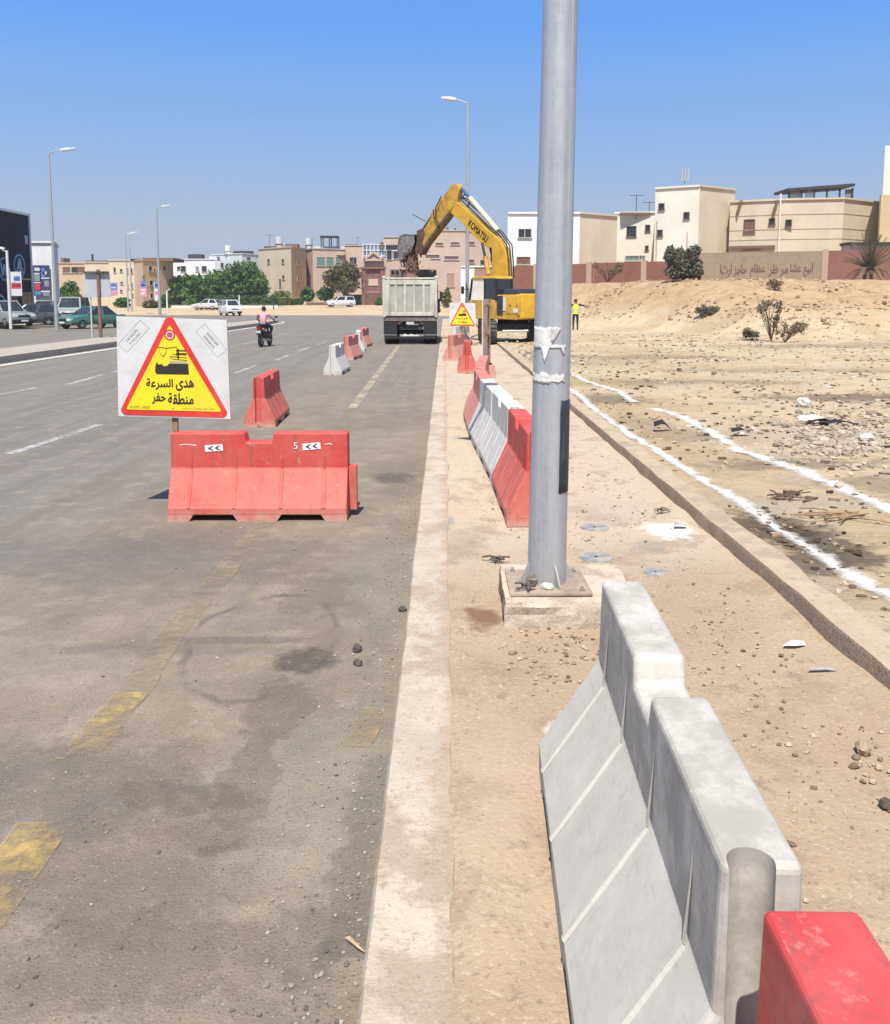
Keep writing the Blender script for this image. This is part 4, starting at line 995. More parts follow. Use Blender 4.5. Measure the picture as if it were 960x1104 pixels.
m = MB(); m.tube([bw(BP(*p), .15) for p in ((493, 217), (500, 207), (505, 216), (501, 224))], .03, 6); m.build('hose', M_HOSE, ex)
m = MB(); m.tube([bw(BP(*p), -.22) for p in ((480, 212), (474, 224), (474, 236), (478, 243), (472, 234), (471, 226))], .025, 6); m.build('hose', M_HOSE, arm)
m = MB(); m.tube([bw(BP(*p), 0) for p in ((445, 231), (452, 235), (459, 238.5))], .018, 6); m.build('grease_line', M_HOSE, ex)
# bucket linkage and bucket
plate([(452, 249), (459, 246), (461, 252), (458, 262), (461, 268), (455, 275), (450, 270), (452, 260)], .3, 'bucket_linkage', M_RUST, bevel=.01)
m = MB()
bo = [(451, 253), (442, 252.5), (436, 254), (434.3, 262), (433.8, 272), (436.5, 283)]; 
bi = [(437.6, 282), (436, 272), (436.3, 263), (437.6, 256.5), (442, 255), (450, 256)]
m.prism([BP(*p) for p in bo + bi], lambda p, q: bw(p, q), -.3, .3)
for lat in (-.3, .27):
    m.prism([BP(*p) for p in ((451, 253.5), (442, 253), (436.5, 255), (434.8, 262), (434.3, 272), (437, 282.5), (443, 276), (449, 271), (452, 262))], lambda p, q: bw(p, q + lat), 0, .03)
bk = m.build('bucket', M_BUCK, ex, bevel=.006)
for lat in np.linspace(-.26, .26, 4):
    q = MB(); a_, b_ = BP(436.8, 282), BP(438.4, 288); q.beam(bw(a_, lat), bw(b_, lat), .09, .05, up=(rt_.x, rt_.y, 0)); q.build('tooth', M_BUCK, bk)
# soil pouring out of the bucket
m = MB()
A = [bw(BP(*p)) for p in ((446, 268), (445.5, 276), (445, 284), (444.5, 291), (444, 300))]
rows = []; n = 18
for j in range(25):
    u = j / 24 * 4; i = min(3, int(u)); c0 = A[i].lerp(A[i + 1], u - i)
    w0 = .16 + .16 * (j / 24)
    rows.append([c0 + rt_ * (math.cos(2 * PI * k / n) * w0 * 1.25 * (1 + .25 * fb(k * .9, j * .35, 1, 3, 3))) + fw * (math.sin(2 * PI * k / n) * w0 * (1 + .3 * fb(k * .8, j * .4, 1, 3, 8))) for k in range(n)])
m.add([p for r in rows for p in r], [(j * n + k, j * n + (k + 1) % n, (j + 1) * n + (k + 1) % n, (j + 1) * n + k) for j in range(24) for k in range(n)] + [tuple(range(n))])
for _ in range(160):
    p = A[0].lerp(A[4], random.random() ** .8) + rt_ * random.gauss(0, .26) + fw * random.gauss(0, .24); r = random.uniform(.02, .07)
    m.ball(p, r, 5, 3, jit=.4)
tag(m.build('falling_soil', M_SOIL, loc=EX, smooth=False), kind='stuff')

# ------------------------------------------------------------------ people
M_SKIN = pm('brown skin', (.27, .155, .095), .6, .1); M_HAIR = pm('black hair', (.015, .012, .01), .6, .2)
def person(label, loc, rz, J, shirt, legs, shoes, group=None, scale=1.0, hairless=False):
    """J: joints of the pose (metres, x right, y forward, z up)"""
    t = thing('person', label, 'person', loc, rz, group)
    names = ['pelvis', 'waist', 'chest', 'neck', 'jaw', 'head', 'crown']
    E = [('pelvis', 'waist', 's'), ('waist', 'chest', 's'), ('chest', 'neck', 's'), ('neck', 'jaw', 'k'), ('jaw', 'head', 'k'), ('head', 'crown', 'k')]
    R = dict(pelvis=.135, waist=.125, chest=.15, neck=.058, jaw=.075, head=.098, crown=.06)
    for s in ('l', 'r'):
        E += [('chest', 'sh' + s, 's'), ('sh' + s, 'el' + s, 's'), ('el' + s, 'wr' + s, 'k'), ('wr' + s, 'pa' + s, 'k'), ('pelvis', 'hi' + s, 'g'), ('hi' + s, 'kn' + s, 'g'), ('kn' + s, 'an' + s, 'g'), ('an' + s, 'to' + s, 'f')]
        R.update({'sh' + s: .07, 'el' + s: .047, 'wr' + s: .033, 'pa' + s: .036, 'hi' + s: .098, 'kn' + s: .066, 'an' + s: .047, 'to' + s: .038})
        w_, p_ = Vector(J['wr' + s]), Vector(J['pa' + s]); d = (p_ - w_).normalized(); side = d.cross(Vector((0, 0, 1)))
        side = side.normalized() if side.length > .1 else Vector((0, 1, 0))
        for i, (o_, l_) in enumerate(((-.034, .075), (-.012, .09), (.011, .085), (.032, .065))):
            J['f%d' % i + s] = p_ + side * o_ * 1.3 + d * l_ + Vector((0, 0, -.015)); R['f%d' % i + s] = .010; E.append(('pa' + s, 'f%d' % i + s, 'k'))
        J['th' + s] = p_ - side * .06 + d * .02; R['th' + s] = .012; E.append(('pa' + s, 'th' + s, 'k'))
    ks = ['pelvis'] + [k for k in R if k != 'pelvis']
    me = bpy.data.meshes.new('person'); me.from_pydata([Vector(J[k]) * scale for k in ks], [(ks.index(a), ks.index(b)) for a, b, _ in E], [])
    o = bpy.data.objects.new('body', me); COL.objects.link(o)
    sk = o.modifiers.new('s', 'SKIN'); sk.use_smooth_shade = True
    for i, k in enumerate(ks):
        r = R[k] * scale; ry = .8 if k in ('pelvis', 'waist', 'chest') else 1
        me.skin_vertices[0].data[i].radius = (r, r * ry)
    me.skin_vertices[0].data[0].use_root = True
    sb = o.modifiers.new('d', 'SUBSURF'); sb.levels = 1; sb.render_levels = 1
    m2 = evaluated(o, 'body'); o.modifiers.clear(); o.data = m2; bpy.data.meshes.remove(me)
    m2.materials.clear()
    for q in (shirt, M_SKIN, legs, shoes): m2.materials.append(q)
    ki = dict(s=0, k=1, g=2, f=3)
    segs = [(Vector(J[a]) * scale, Vector(J[b]) * scale, ki[c]) for a, b, c in E]
    for p in m2.polygons:
        c = p.center; best = (9, 0)
        for a, b, q in segs:
            ab = b - a; u = min(1, max(0, (c - a).dot(ab) / max(1e-6, ab.length_squared))); d = (c - a - ab * u).length
            if d < best[0]: best = (d, q)
        p.material_index = best[1]; p.use_smooth = True
    o.parent = t
    h = Vector(J['head']) * scale; f = Vector(J.get('face', (0, 1, 0))).normalized(); u = (Vector(J['crown']) - Vector(J['head'])).normalized(); sd = f.cross(u).normalized()
    m = MB()
    vs = []; n = 14
    for a in range(5):
        for b in range(n):
            th = .5 * PI * a / 4 * 1.12; ph = 2 * PI * b / n
            vs.append(h + u * (.012 + .112 * math.cos(th)) * scale + (sd * math.cos(ph) * .094 + f * (math.sin(ph) * .108 - .016)) * math.sin(th) * scale)
    m.add(vs, [(a * n + b, (a + 1) * n + b, (a + 1) * n + (b + 1) % n, a * n + (b + 1) % n) for a in range(4) for b in range(n)]); m.build('hair', M_HAIR, t, smooth=True)
    for s in (-1, 1):
        m = MB(); m.ball(h + (f * .088 + sd * s * .033 + u * -.005) * scale, .011 * scale, 6, 4); m.build('eye', M_HAIR, t)
        m = MB(); m.ball(h + (sd * s * .095 - u * .02) * scale, (.014, .022, .032), 6, 4); m.build('ear', M_SKIN, t)
    m = MB(); m.ball(h + (f * .105 - u * .035) * scale, (.014, .02, .022), 6, 4); m.build('nose', M_SKIN, t)
    m = MB(); m.ball(h + (f * .088 - u * .07) * scale, (.024, .012, .007), 6, 4); m.build('mouth', pm('lips', (.2, .09, .07), .6), t)
    return t, o, segs
def stand(h=1.72, arms=None):
    J = dict(pelvis=(0, 0, .93), waist=(0, .01, 1.1), chest=(0, .01, 1.3), neck=(0, .01, 1.48), jaw=(0, .03, 1.54), head=(0, .03, 1.62), crown=(0, .02, 1.68),
             hil=(-.1, 0, .88), knl=(-.11, .02, .49), anl=(-.12, -.02, .08), tol=(-.13, .14, .04), hir=(.1, 0, .88), knr=(.11, .02, .49), anr=(.12, -.02, .08), tor=(.13, .14, .04),
             shl=(-.19, 0, 1.41), ell=(-.25, -.02, 1.12), wrl=(-.25, .08, .87), pal=(-.25, .11, .80), shr=(.19, 0, 1.41), elr=(.25, -.02, 1.12), wrr=(.25, .08, .87), par=(.25, .11, .80))
    J = {k: tuple(v) for k, v in J.items()}
    if arms: J.update(arms)
    return J
M_VEST = pm('hi-vis yellow', (.62, .72, .03), .7, .1); M_NAVY = pm('navy cloth', (.03, .035, .05), .85, .2); M_SHOE = pm('dark shoe', (.03, .025, .02), .7, .2)
wp = G(620.5, 357, .2); wz = zg(wp.x, wp.y)
J = stand(arms=dict(shr=(.19, 0, 1.42), elr=(.44, .04, 1.37), wrr=(.68, .1, 1.34), par=(.75, .12, 1.34), shl=(-.19, 0, 1.42), ell=(-.33, -.02, 1.2), wrl=(-.3, .12, 1.36), pal=(-.27, .17, 1.4), face=(.5, -1, 0)))
t, body, segs = person('worker in a yellow hi-vis vest standing on the sand with one arm out', (wp.x, wp.y, wz + .0), rad(0), J, M_NAVY, M_NAVY, M_SHOE, scale=1.0)
m = MB()
rows = []; n = 16
for z, rx, ry in ((.9, .185, .14), (1.0, .18, .137), (1.15, .175, .14), (1.3, .19, .155), (1.38, .185, .14), (1.45, .11, .1)):
    rows.append([(rx * math.cos(2 * PI * k / n), .01 + ry * math.sin(2 * PI * k / n), z) for k in range(n)])
m.add([p for r in rows for p in r], [(j * n + k, j * n + (k + 1) % n, (j + 1) * n + (k + 1) % n, (j + 1) * n + k) for j in range(5) for k in range(n)]); m.build('hi_vis_vest', M_VEST, t, smooth=True)
for z in (1.02, 1.16):
    m = MB(); r = [( .19 * math.cos(2 * PI * k / n), .01 + .15 * math.sin(2 * PI * k / n)) for k in range(n)]
    m.add([(x, y, z) for x, y in r] + [(x, y, z + .045) for x, y in r], [(k, (k + 1) % n, n + (k + 1) % n, n + k) for k in range(n)]); m.build('reflective_band', pm('reflective grey', (.6, .6, .58), .4, .05), t)
# motorcycle and its rider
mp_ = G(283.5, 374); Mx, My = mp_.x, mp_.y + .55
mc = thing('motorcycle', 'dark motorcycle riding away along the lane', 'motorcycle', (Mx, My, 0), rad(-5))
wheel(mc, (0, -.62, .3), .3, .11); wheel(mc, (0, .66, .3), .3, .09)
M_BIKE = pm('dark bike paint', (.03, .022, .024), .35, .2)
m = MB(); m.px([(-.1, .78), (.42, .8), (.5, .92), (.3, 1.0), (.0, .95), (-.12, .86)], -.13, .13); m.build('fuel_tank', pm('bike tank red', (.16, .02, .02), .3, .2), mc, bevel=.04)
m = MB(); m.px([(-.85, .78), (-.1, .74), (-.08, .83), (-.45, .84), (-.88, .88)], -.12, .12); m.build('saddle', M_BLK_PL, mc, bevel=.03)
m = MB(); m.tube([(0, -.62, .32), (0, -.1, .4), (0, .35, .45), (0, .5, .85)], .03, 8); m.box(-.12, .12, -.15, .3, .3, .62); m.build('engine', M_STEEL, mc, bevel=.02)
for s in (-1, 1):
    m = MB(); m.tube([(s * .07, .66, .3), (s * .07, .5, .95)], .022, 8); m.build('fork', M_STEEL, mc)
    m = MB(); m.cyl((s * .11, -.6, .33), (s * .11, -.35, .75), .025, n=8); m.build('shock_absorber', M_STEEL, mc)
    m = MB(); m.tube([(s * .1, .46, 1.0), (s * .36, .36, 1.04)], .014, 6); m.build('handlebar', M_STEEL, mc)
    m = MB(); m.tube([(s * .3, .38, 1.04), (s * .36, .42, 1.2)], .008, 6); m.box(s * .38 - .06, s * .38 + .06, .41, .43, 1.18, 1.26); m.build('mirror', M_BLK_PL, mc)
    m = MB(); m.ball((s * .17, -.86, .76), .035, 8, 5); m.build('indicator', pm('amber lamp', (.6, .22, .02), .3), mc)
m = MB(); m.px([(-.98, .52), (-.9, .76), (-.5, .72), (-.35, .68), (-.5, .64), (-.84, .66), (-.93, .5)], -.085, .085); m.build('mudguard', M_BIKE, mc)
m = MB(); m.box(-.07, .07, -.93, -.88, .74, .82); m.build('tail_light', M_LRED, mc)
m = MB(); m.box(-.09, .09, -.955, -.945, .56, .69); m.build('number_plate', pm('dirty plate', (.5, .49, .46)), mc)
m = MB(); m.cyl((.16, -.75, .3), (.14, .1, .28), .045, n=10); m.build('exhaust', pm('exhaust steel', (.3, .29, .28), .4, .2, metal=.7), mc, smooth=True)
J = dict(pelvis=(0, -.28, .92), waist=(0, -.27, 1.07), chest=(0, -.2, 1.26), neck=(0, -.13, 1.43), jaw=(0, -.1, 1.49), head=(0, -.09, 1.57), crown=(0, -.1, 1.63),
         hil=(-.13, -.2, .88), knl=(-.25, .2, .82), anl=(-.2, .0, .38), tol=(-.2, .16, .34), hir=(.13, -.2, .88), knr=(.25, .2, .82), anr=(.2, 0, .38), tor=(.2, .16, .34),
         shl=(-.19, -.2, 1.37), ell=(-.34, .02, 1.16), wrl=(-.34, .3, 1.07), pal=(-.34, .37, 1.06), shr=(.19, -.2, 1.37), elr=(.34, .02, 1.16), wrr=(.34, .3, 1.07), par=(.34, .37, 1.06), face=(0, 1, 0))
M_PINKS = pm('pink shirt', (.60, .33, .36), .85, .12, 6)
person('rider in a pink shirt and dark trousers sitting on the motorcycle', (Mx, My, 0), rad(-5), J, M_PINKS, M_NAVY, M_SHOE)
pp = G(77, 350, .0); 
person('pedestrian in a white top and blue trousers standing beside the green car', (pp.x, pp.y, .14), rad(20), stand(arms=dict(face=(0, 1, 0))), pm('white shirt', (.62, .5, .47), .85, .1), pm('blue trousers', (.05, .07, .28), .85, .2), M_SHOE)
# ------------------------------------------------------------------ buildings
def wm(name, c, d=None, lift=True, **kw):
    c = tuple(min(.74, q * (1.1 if lift else 1) + (.02 if lift else 0)) for q in c)
    return pm('wall ' + name, c, .9, .07, .35, dirt=d or tuple(x * .72 for x in c), dirt_amt=.35, dirt_sc=.5, streak=True, spec=.1, **kw)
M_FR = pm('pale window frame', (.5, .47, .42), .7, .1); M_FRD = pm('dark window frame', (.12, .08, .06), .7, .2)
M_PANE = pm('window pane dark', (.035, .035, .04), .25, .4, 1)
M_SHUT = pm('brown shutter', (.16, .085, .06), .8, .25, 3)
def seg_hit(pts, px, py):
    """where the ray through px,py meets the vertical front of a building given by its plan points"""
    d = ray(px, py); k = d[0] / d[1]
    for i in range(len(pts) - 1):
        a, b = pts[i], pts[i + 1]
        dx, dy = b.x - a.x, b.y - a.y; den = dx - k * dy
        if abs(den) < 1e-6: continue
        u = (k * a.y - a.x) / den
        if -.09 <= u <= 1.09:
            Y = a.y + dy * u; w_ = W(px, py, Y); n = Vector((dy, -dx, 0)).normalized()
            if n.y > 0: n = -n
            return w_, Vector((dx, dy, 0)).normalized(), n
    return None
def window(par, pts, px, py, w_, h, mat=None, frame=None, sill=True, name='window'):
    r = seg_hit(pts, px, py)
    if not r: return
    c, d, n = r; sc = c.y / FPX; W2, H2 = w_ * sc / 2, h * sc / 2
    c = c - Vector(par.location)
    M = Matrix(((d.x, n.x, 0, c.x), (d.y, n.y, 0, c.y), (0, 0, 1, c.z), (0, 0, 0, 1)))
    f = MB(M); b = max(.06, W2 * .1)
    f.box(-W2 - b, W2 + b, -.02, .09, H2, H2 + b); f.box(-W2 - b, -W2, -.02, .09, -H2, H2); f.box(W2, W2 + b, -.02, .09, -H2, H2); f.box(-W2 - b - .05, W2 + b + .05, -.02, .16, -H2 - b, -H2)
    o = f.build(name, frame or M_FR, par)
    g = MB(M); g.box(-W2, W2, -.02, .015, -H2, H2); g.build('pane', mat or M_PANE, o)
    if W2 > .5 and not mat:
        g = MB(M); g.box(-.03, .03, .0151, .05, -H2, H2); g.build('mullion', frame or M_FR, o)
def building(label, front, ytop, back, mats, wins=(), z0=None, parapet=True, cat='building', name='building', spread=0, group=None, roofstuff=()):
    """front: [(px, distance)...] left to right; ytop: top edge in the photograph at the first point; mats: one per front side (+ last for the rest)"""
    P = [W(p, 322, Y) for p, Y in front]
    zt_ = W(front[0][0], ytop, front[0][1]).z
    zb = (z0 if z0 is not None else zg(P[0].x, P[0].y)) - .6
    c = sum(P, Vector()) / len(P); loc = Vector((c.x, c.y, zb))
    t = thing(name, label, cat, loc, 0, group)
    pts = [Vector((p.x, p.y, 0)) for p in P]
    ring = pts + [Vector((pts[-1].x * (1 + back / pts[-1].y) - .4, pts[-1].y + back, 0)), Vector((pts[0].x * (1 + back / pts[0].y) + .4, pts[0].y + back, 0))]
    n = len(ring); m = MB()
    m.add([(p.x - loc.x, p.y - loc.y, 0) for p in ring] + [(p.x - loc.x, p.y - loc.y, zt_ - zb) for p in ring], [tuple(range(n, 2 * n))], len(mats) - 1)
    for i in range(n):
        m.add([m.v[i], m.v[(i + 1) % n], m.v[n + (i + 1) % n], m.v[n + i]], [(0, 1, 2, 3)], min(i, len(mats) - 1))
    m.build('wall', mats, t)
    if parapet:
        for i in range(len(pts) - 1):
            a, b = pts[i], pts[i + 1]; d = (b - a).normalized(); nn = Vector((d.y, -d.x, 0)); nn = -nn if nn.y > 0 else nn
            q = MB(); q.beam(a - loc * 1 + nn * .0 + Vector((0, 0, zt_ + .08)) , b - loc + Vector((0, 0, zt_ + .08)), .3, .16); q.v = [(x, y, z) for x, y, z in q.v]
            q.build('parapet', mats[min(i, len(mats) - 1)], t)
    for w_ in wins: window(t, pts, *w_[:4], **(w_[4] if len(w_) > 4 else {}))
    for rs in roofstuff:                       # (px0, px1, ytop, ybottom, dY, mat, name)
        a = W(rs[0], rs[3], c.y + rs[4]); b = W(rs[1], rs[2], c.y + rs[4])
        q = MB(); q.box(a.x - loc.x, b.x - loc.x, a.y - loc.y, a.y - loc.y + rs[7] if len(rs) > 7 else a.y - loc.y + 2.5, min(a.z - loc.z, zt_ - zb), b.z - loc.z); q.build(rs[6], rs[5], t)
    return t, pts
D = dict
cTan, cCream, cOr, cWh, cGrey, cPink = wm('tan', (.43, .33, .22)), wm('cream', (.52, .45, .33)), wm('orange tan', (.50, .33, .17)), wm('white', (.66, .66, .64)), wm('pale grey', (.50, .52, .52)), wm('pink', (.43, .32, .26))
cPink2, cBeige, cBeige2, cIv = wm('rose beige', (.47, .36, .28)), wm('beige', (.52, .44, .32)), wm('warm beige', (.50, .42, .30)), wm('ivory', (.62, .59, .50))
cBrown = wm('brown', (.2, .12, .08), lift=False); cDkroof = pm('dark roof shelter', (.05, .045, .045), .8, .3)
# navy block on the far left: its long side runs along the road
NV = pm('navy cladding', (.007, .009, .022), .6, .3, .5, spec=.12)
M_TRIM = pm('white trim', (.66, .67, .68), .6, .05)
nb = thing('building', 'dark navy building with round blue emblems and a white roof trim', 'building', (-32.2, 60.6, .1))
m = MB(); m.box(-20, 0, -12, 10, -.3, 8.25); m.build('wall', NV, nb)
m = MB(); m.box(-20.2, .12, -12.2, 10.15, 8.25, 8.42); m.build('roof_trim', M_TRIM, nb)
m = MB(); m.box(-.1, .1, 10.0, 10.16, -.3, 8.25); m.build('corner_trim', M_TRIM, nb)
M_LOGO = pm('emblem blue', (.11, .27, .48), .4, .15); M_LOGO2 = pm('emblem pale blue', (.35, .52, .68), .4, .15)
def wallbox(m, y0, y1, z0, z1, d0=.02, d1=.07): m.box(d0, d1, y0, y1, z0, z1)
def emblem(yc, zc, r, letter):
    q = MB(); n = 28
    for r0, r1, x in ((r * .86, r, .07),):
        vs = [(xx, yc + rr_ * math.cos(2 * PI * k / n), zc + rr_ * math.sin(2 * PI * k / n)) for xx in (.0, x) for rr_ in (r0, r1) for k in range(n)]
        q.add(vs, [(2 * n + k, 2 * n + (k + 1) % n, 3 * n + (k + 1) % n, 3 * n + k) for k in range(n)] + [(n + k, n + (k + 1) % n, 3 * n + (k + 1) % n, 3 * n + k) for k in range(n)] + [(k, (k + 1) % n, 2 * n + (k + 1) % n, 2 * n + k) for k in range(n)])
    o = q.build('emblem', M_LOGO, nb)
    L = {'W': ((-.6, .55, -.3, -.6), (-.3, -.6, 0, .4), (0, .4, .3, -.6), (.3, -.6, .6, .55)), 'A': ((-.5, -.6, -.05, .65), (.05, .65, .5, -.6), (-.15, .5, .1, -.5), (-.3, -.12, .3, -.12))}[letter]
    q = MB()
    for a, b, c_, d_ in L: q.beam((.03, yc + a * r, zc + b * r), (.03, yc + c_ * r, zc + d_ * r), .06, r * .16, up=(1, 0, 0))
    q.build('emblem_letter', M_LOGO2, o)
# facade coordinate: distance along the road is read off the photograph
def fy(px): return -32.2 * FPX * 1.0 / (px - 480) * 1.0
def fac(px, py):
    d = ray(px, py); t_ = -32.2 / d[0]; return d[1] * t_ - 60.6, EYE + d[2] * t_ - .1
y_, z_ = fac(4, 290); emblem(y_, z_, .85, 'W')
y_, z_ = fac(20.5, 287); emblem(y_, z_, .9, 'A')
for px0, px1, y0, y1, mt in ((27, 29.5, 254, 263, pm('pale sign strip', (.3, .32, .36), .4)), (23, 34, 300.5, 301.5, pm('gold strip', (.35, .27, .12), .4))):
    a = fac(px0, y1); b = fac(px1, y0); m = MB(); wallbox(m, a[0], b[0], a[1], b[1], .0, .04); m.build('facade_strip', mt, nb)
a = fac(0, 324); q = MB(); q.tube([(.05, a[0] - .6 + 1.4 * math.cos(PI * k / 8) , a[1] - .4 + .9 * math.sin(PI * k / 8)) for k in range(9)], .05, 6); q.build('arch_sign', M_LOGO2, nb)
for px0, px1 in ((14, 19), (24.5, 30), (31, 34)):
    a = fac(px0, 350); b = fac(px1, 322); m = MB(); wallbox(m, a[0], b[0], .2, 2.4, .0, .03); m.build('shop_window', M_GLASS, nb)
# white block with posters
building('narrow white building with dark posters on its front, next to the navy building', [(36.5, 77), (60, 77), (65, 84)], 262, 14, [cWh, cGrey, cWh], [], z0=.1, roofstuff=[(44, 46, 262, 270, -.2, cGrey, 'roof_bracket', .4)])
def poster(name, label, px0, px1, y0, y1, Y, bands, group, pole=None, fr=True):
    a = W(px0, y1, Y); b = W(px1, y0, Y); loc = Vector(((a.x + b.x) / 2, Y, a.z))
    t = thing(name, label, 'banner', (loc.x, loc.y, zg(loc.x, loc.y) + .1 if pole else loc.z), 0, group)
    zo = loc.z - t.location.z; w_ = (b.x - a.x) / 2; H = b.z - a.z
    m = MB(); m.box(-w_, w_, -.02, .02, zo, zo + H); pn = m.build('panel', bands[0], t)
    for (u0, u1, v0, v1, mt) in bands[1:]:
        q = MB(); q.box(-w_ + 2 * w_ * u0, -w_ + 2 * w_ * u1, -.028, -.0201, zo + H * v0, zo + H * v1); q.build('print', mt, pn)
    if pole: m = MB(); m.box(w_ * pole - .05, w_ * pole + .05, .021, .12, 0, zo + H + .2); m.build('post', M_FR, t)
    return t
bN = pm('banner navy', (.05, .055, .14), .6, .3, 1.5); bB = pm('banner blue', (.13, .2, .45), .6, .2); bR = pm('banner red', (.48, .06, .09), .6, .2); bW = pm('banner white', (.62, .62, .63), .6, .1); bP = pm('banner pink', (.6, .25, .32), .6, .2); bG = pm('banner grey', (.25, .27, .32), .6, .3, 2)
GBN = 'advertising banners along the far pavement'
poster('banner', 'tall navy poster with pale pictures, right hand one on the narrow white building', 44.5, 53.5, 286, 319, 76.8, [bN, (.12, .5, .62, .9, bB), (.3, .7, .7, .8, bW), (.1, .95, .56, .6, bW), (.4, .85, .3, .5, bG), (.05, .95, .12, .17, bW), (.2, .9, 0, .1, bG)], GBN)
poster('banner', 'slim poster with a red square, left hand one on the narrow white building', 37.2, 43.8, 286, 319, 76.8, [bN, (.2, .9, .82, .92, bW), (.15, .85, .7, .75, bW), (.1, .85, .48, .68, bG), (.1, .9, .2, .4, bR), (.1, .95, .02, .16, bB), (.05, .95, .42, .45, bW)], GBN)
poster('banner', 'white banner with a broad red band in front of the navy building', 12.8, 23, 293, 319, 62.5, [bW, (.05, .95, .3, .55, bR), (.3, .9, .62, .82, bB), (.2, .7, .68, .72, bW), (.1, .9, .4, .44, bP)], GBN, pole=-1.3)
poster('banner', 'blue and pink banner nearest the grey sign back', 120, 126.5, 305, 319, 112, [bB, (0, 1, 0, .45, bP), (.1, .8, .6, .68, bW), (.2, .7, .8, .86, bN)], GBN, pole=.0)
poster('banner', 'pink and blue banner standing before the orange tan house', 151, 158, 303, 320, 115, [bP, (.15, .95, .6, 1, bB), (.3, .8, .7, .78, bW), (.3, .8, .4, .5, bW), (.2, .7, .15, .3, bW)], GBN, pole=.0)
poster('banner', 'blue white banner close to the tall lamp by the green trees', 167, 172.5, 304, 324, 113, [bW, (.1, .95, .65, 1, bB), (.2, .8, .78, .85, bW), (.1, .8, .3, .5, bP)], GBN, pole=.6)
# tan row
S3 = D(mat=M_SHUT)
building('low tan block with a dark band of windows, left of the grey sign back', [(62, 152), (96, 152)], 284, 14, [cTan], [(72, 291, 8, 6, S3), (80.5, 291, 6, 6), (88, 291, 8, 6, S3), (79, 305, 4, 4)], roofstuff=[(66, 69, 278, 284, 3, cBrown, 'roof_box')])
building('cream block behind the grey sign back, under a dark roof shelter', [(93, 149), (121, 150)], 283, 14, [cCream], [(100, 298, 4, 5), (112, 298, 4, 5)], roofstuff=[(92, 120, 281, 282.5, 2, cDkroof, 'roof_shelter', 5), (99, 100.2, 274, 284, 3, cDkroof, 'chimney_pipe', .3)])
building('cream house with small slot windows beside the orange tan one', [(119, 146), (148, 146)], 281, 14, [cCream, cTan], [(124, 291, 2, 5), (131, 291.5, 2.2, 3), (137.5, 292, 1.6, 5), (142, 292, 2.2, 5), (131.5, 305, 2, 2.5), (131, 313.5, 2, 2.5), (138, 309, 1.6, 4), (142.5, 308, 1.6, 6), (143, 318, 1.6, 3)])
building('orange tan house with balcony windows and a brown roof edge', [(146, 143), (155, 140), (188, 146)], 281.5, 14, [cTan, cOr, cOr], [(162, 289.5, 5, 5), (166.5, 291.5, 2.5, 3), (177, 289, 4, 5), (163, 305, 5, 5), (163.5, 319, 4, 5), (154, 294, 1.6, 6)], roofstuff=[(141, 154, 279, 280.5, -.5, cDkroof, 'roof_shelter', 4), (154, 187, 278, 281.5, -.3, cBrown, 'roof_edge', 6)])
building('white house behind the green trees with a dark tank room on its roof', [(187, 168), (233, 168)], 280, 14, [cWh], [(198, 290, 5, 6), (213, 290, 3, 5, D(mat=pm('blue pane', (.2, .28, .4), .2))), (220.5, 290, 5, 6), (193, 289, 3, 3), (206, 303, 5, 5)], roofstuff=[(203, 217, 274, 280, 3, cDkroof, 'tank_room'), (226, 234, 276.5, 280, 3, cGrey, 'roof_room')])
building('pale grey house behind the tallest green tree', [(230, 182), (262, 178), (283, 182)], 275, 14, [cGrey, cGrey], [(268, 279, 5, 3), (274, 284, 6, 3), (240, 286, 4, 5)], roofstuff=[(252, 271, 270.5, 275, 2, cDkroof, 'roof_shelter'), (243, 250, 272, 276, 3, cWh, 'roof_room')])
building('tan cube shaped house with small dark windows, facing the road end', [(280, 160), (315, 153), (331, 160)], 269, 12, [cBeige2, cOr, cTan], [(290, 281.5, 4, 4.5), (305.5, 281.5, 4, 4.5), (321.5, 283, 4.5, 4.5), (306, 299, 4, 4), (302.5, 305, 3.5, 8), (321.5, 301, 4.5, 4.5)], roofstuff=[(285, 297, 265.5, 268, 3, cDkroof, 'roof_shelter'), (308, 321, 263, 268, 4, cBrown, 'tank_room'), (297, 306, 265, 268.5, 4, cPink2, 'roof_room')])
t, pts = building('pinkish house with green bay glass and a tall roof pergola', [(329, 166), (338, 161), (373, 164)], 270, 12, [cPink, cPink2, cPink], [(346, 282, 9, 9, D(mat=pm('green glass', (.16, .24, .22), .15), name='bay_window')), (356, 282, 8, 9, D(mat=pm('green glass', (.16, .24, .22)), name='bay_window')), (365, 282, 6, 9, D(mat=pm('green glass', (.16, .24, .22)), name='bay_window')), (333, 300, 2.5, 8)], roofstuff=[(331, 372, 265.5, 270, 2, cGrey, 'roof_room'), (340, 372, 273, 275, -.6, cTan, 'balcony_slab', 1.2)])
m = MB(); b0 = W(346, 265, 164) - Vector(t.location); b1 = W(365, 254.5, 164) - Vector(t.location)
m.box(b0.x, b1.x, b0.y - 1, b0.y + 2, b1.z - .25, b1.z)
for u in (.03, .5, .93):
    for yy in (-.9, 1.8): m.box(b0.x + (b1.x - b0.x) * u, b0.x + (b1.x - b0.x) * u + .18, b0.y + yy, b0.y + yy + .18, b0.z - .5, b1.z - .25)
m.build('pergola', cDkroof, t)
building('cream house with one dark window, left of the pediment gate', [(371, 166), (393, 166)], 265, 12, [cPink2], [(381, 281, 7, 7), (381, 303, 5, 6)], roofstuff=[(372, 385, 263.5, 265, 2, cDkroof, 'roof_shelter')])
t, pts = building('pink house with blue roof glazing and a triangular pediment', [(391, 158), (432, 158)], 280, 12, [cPink], [(420, 275, 5, 10, D(mat=M_PANE)), (427, 275, 5, 8)], parapet=False)
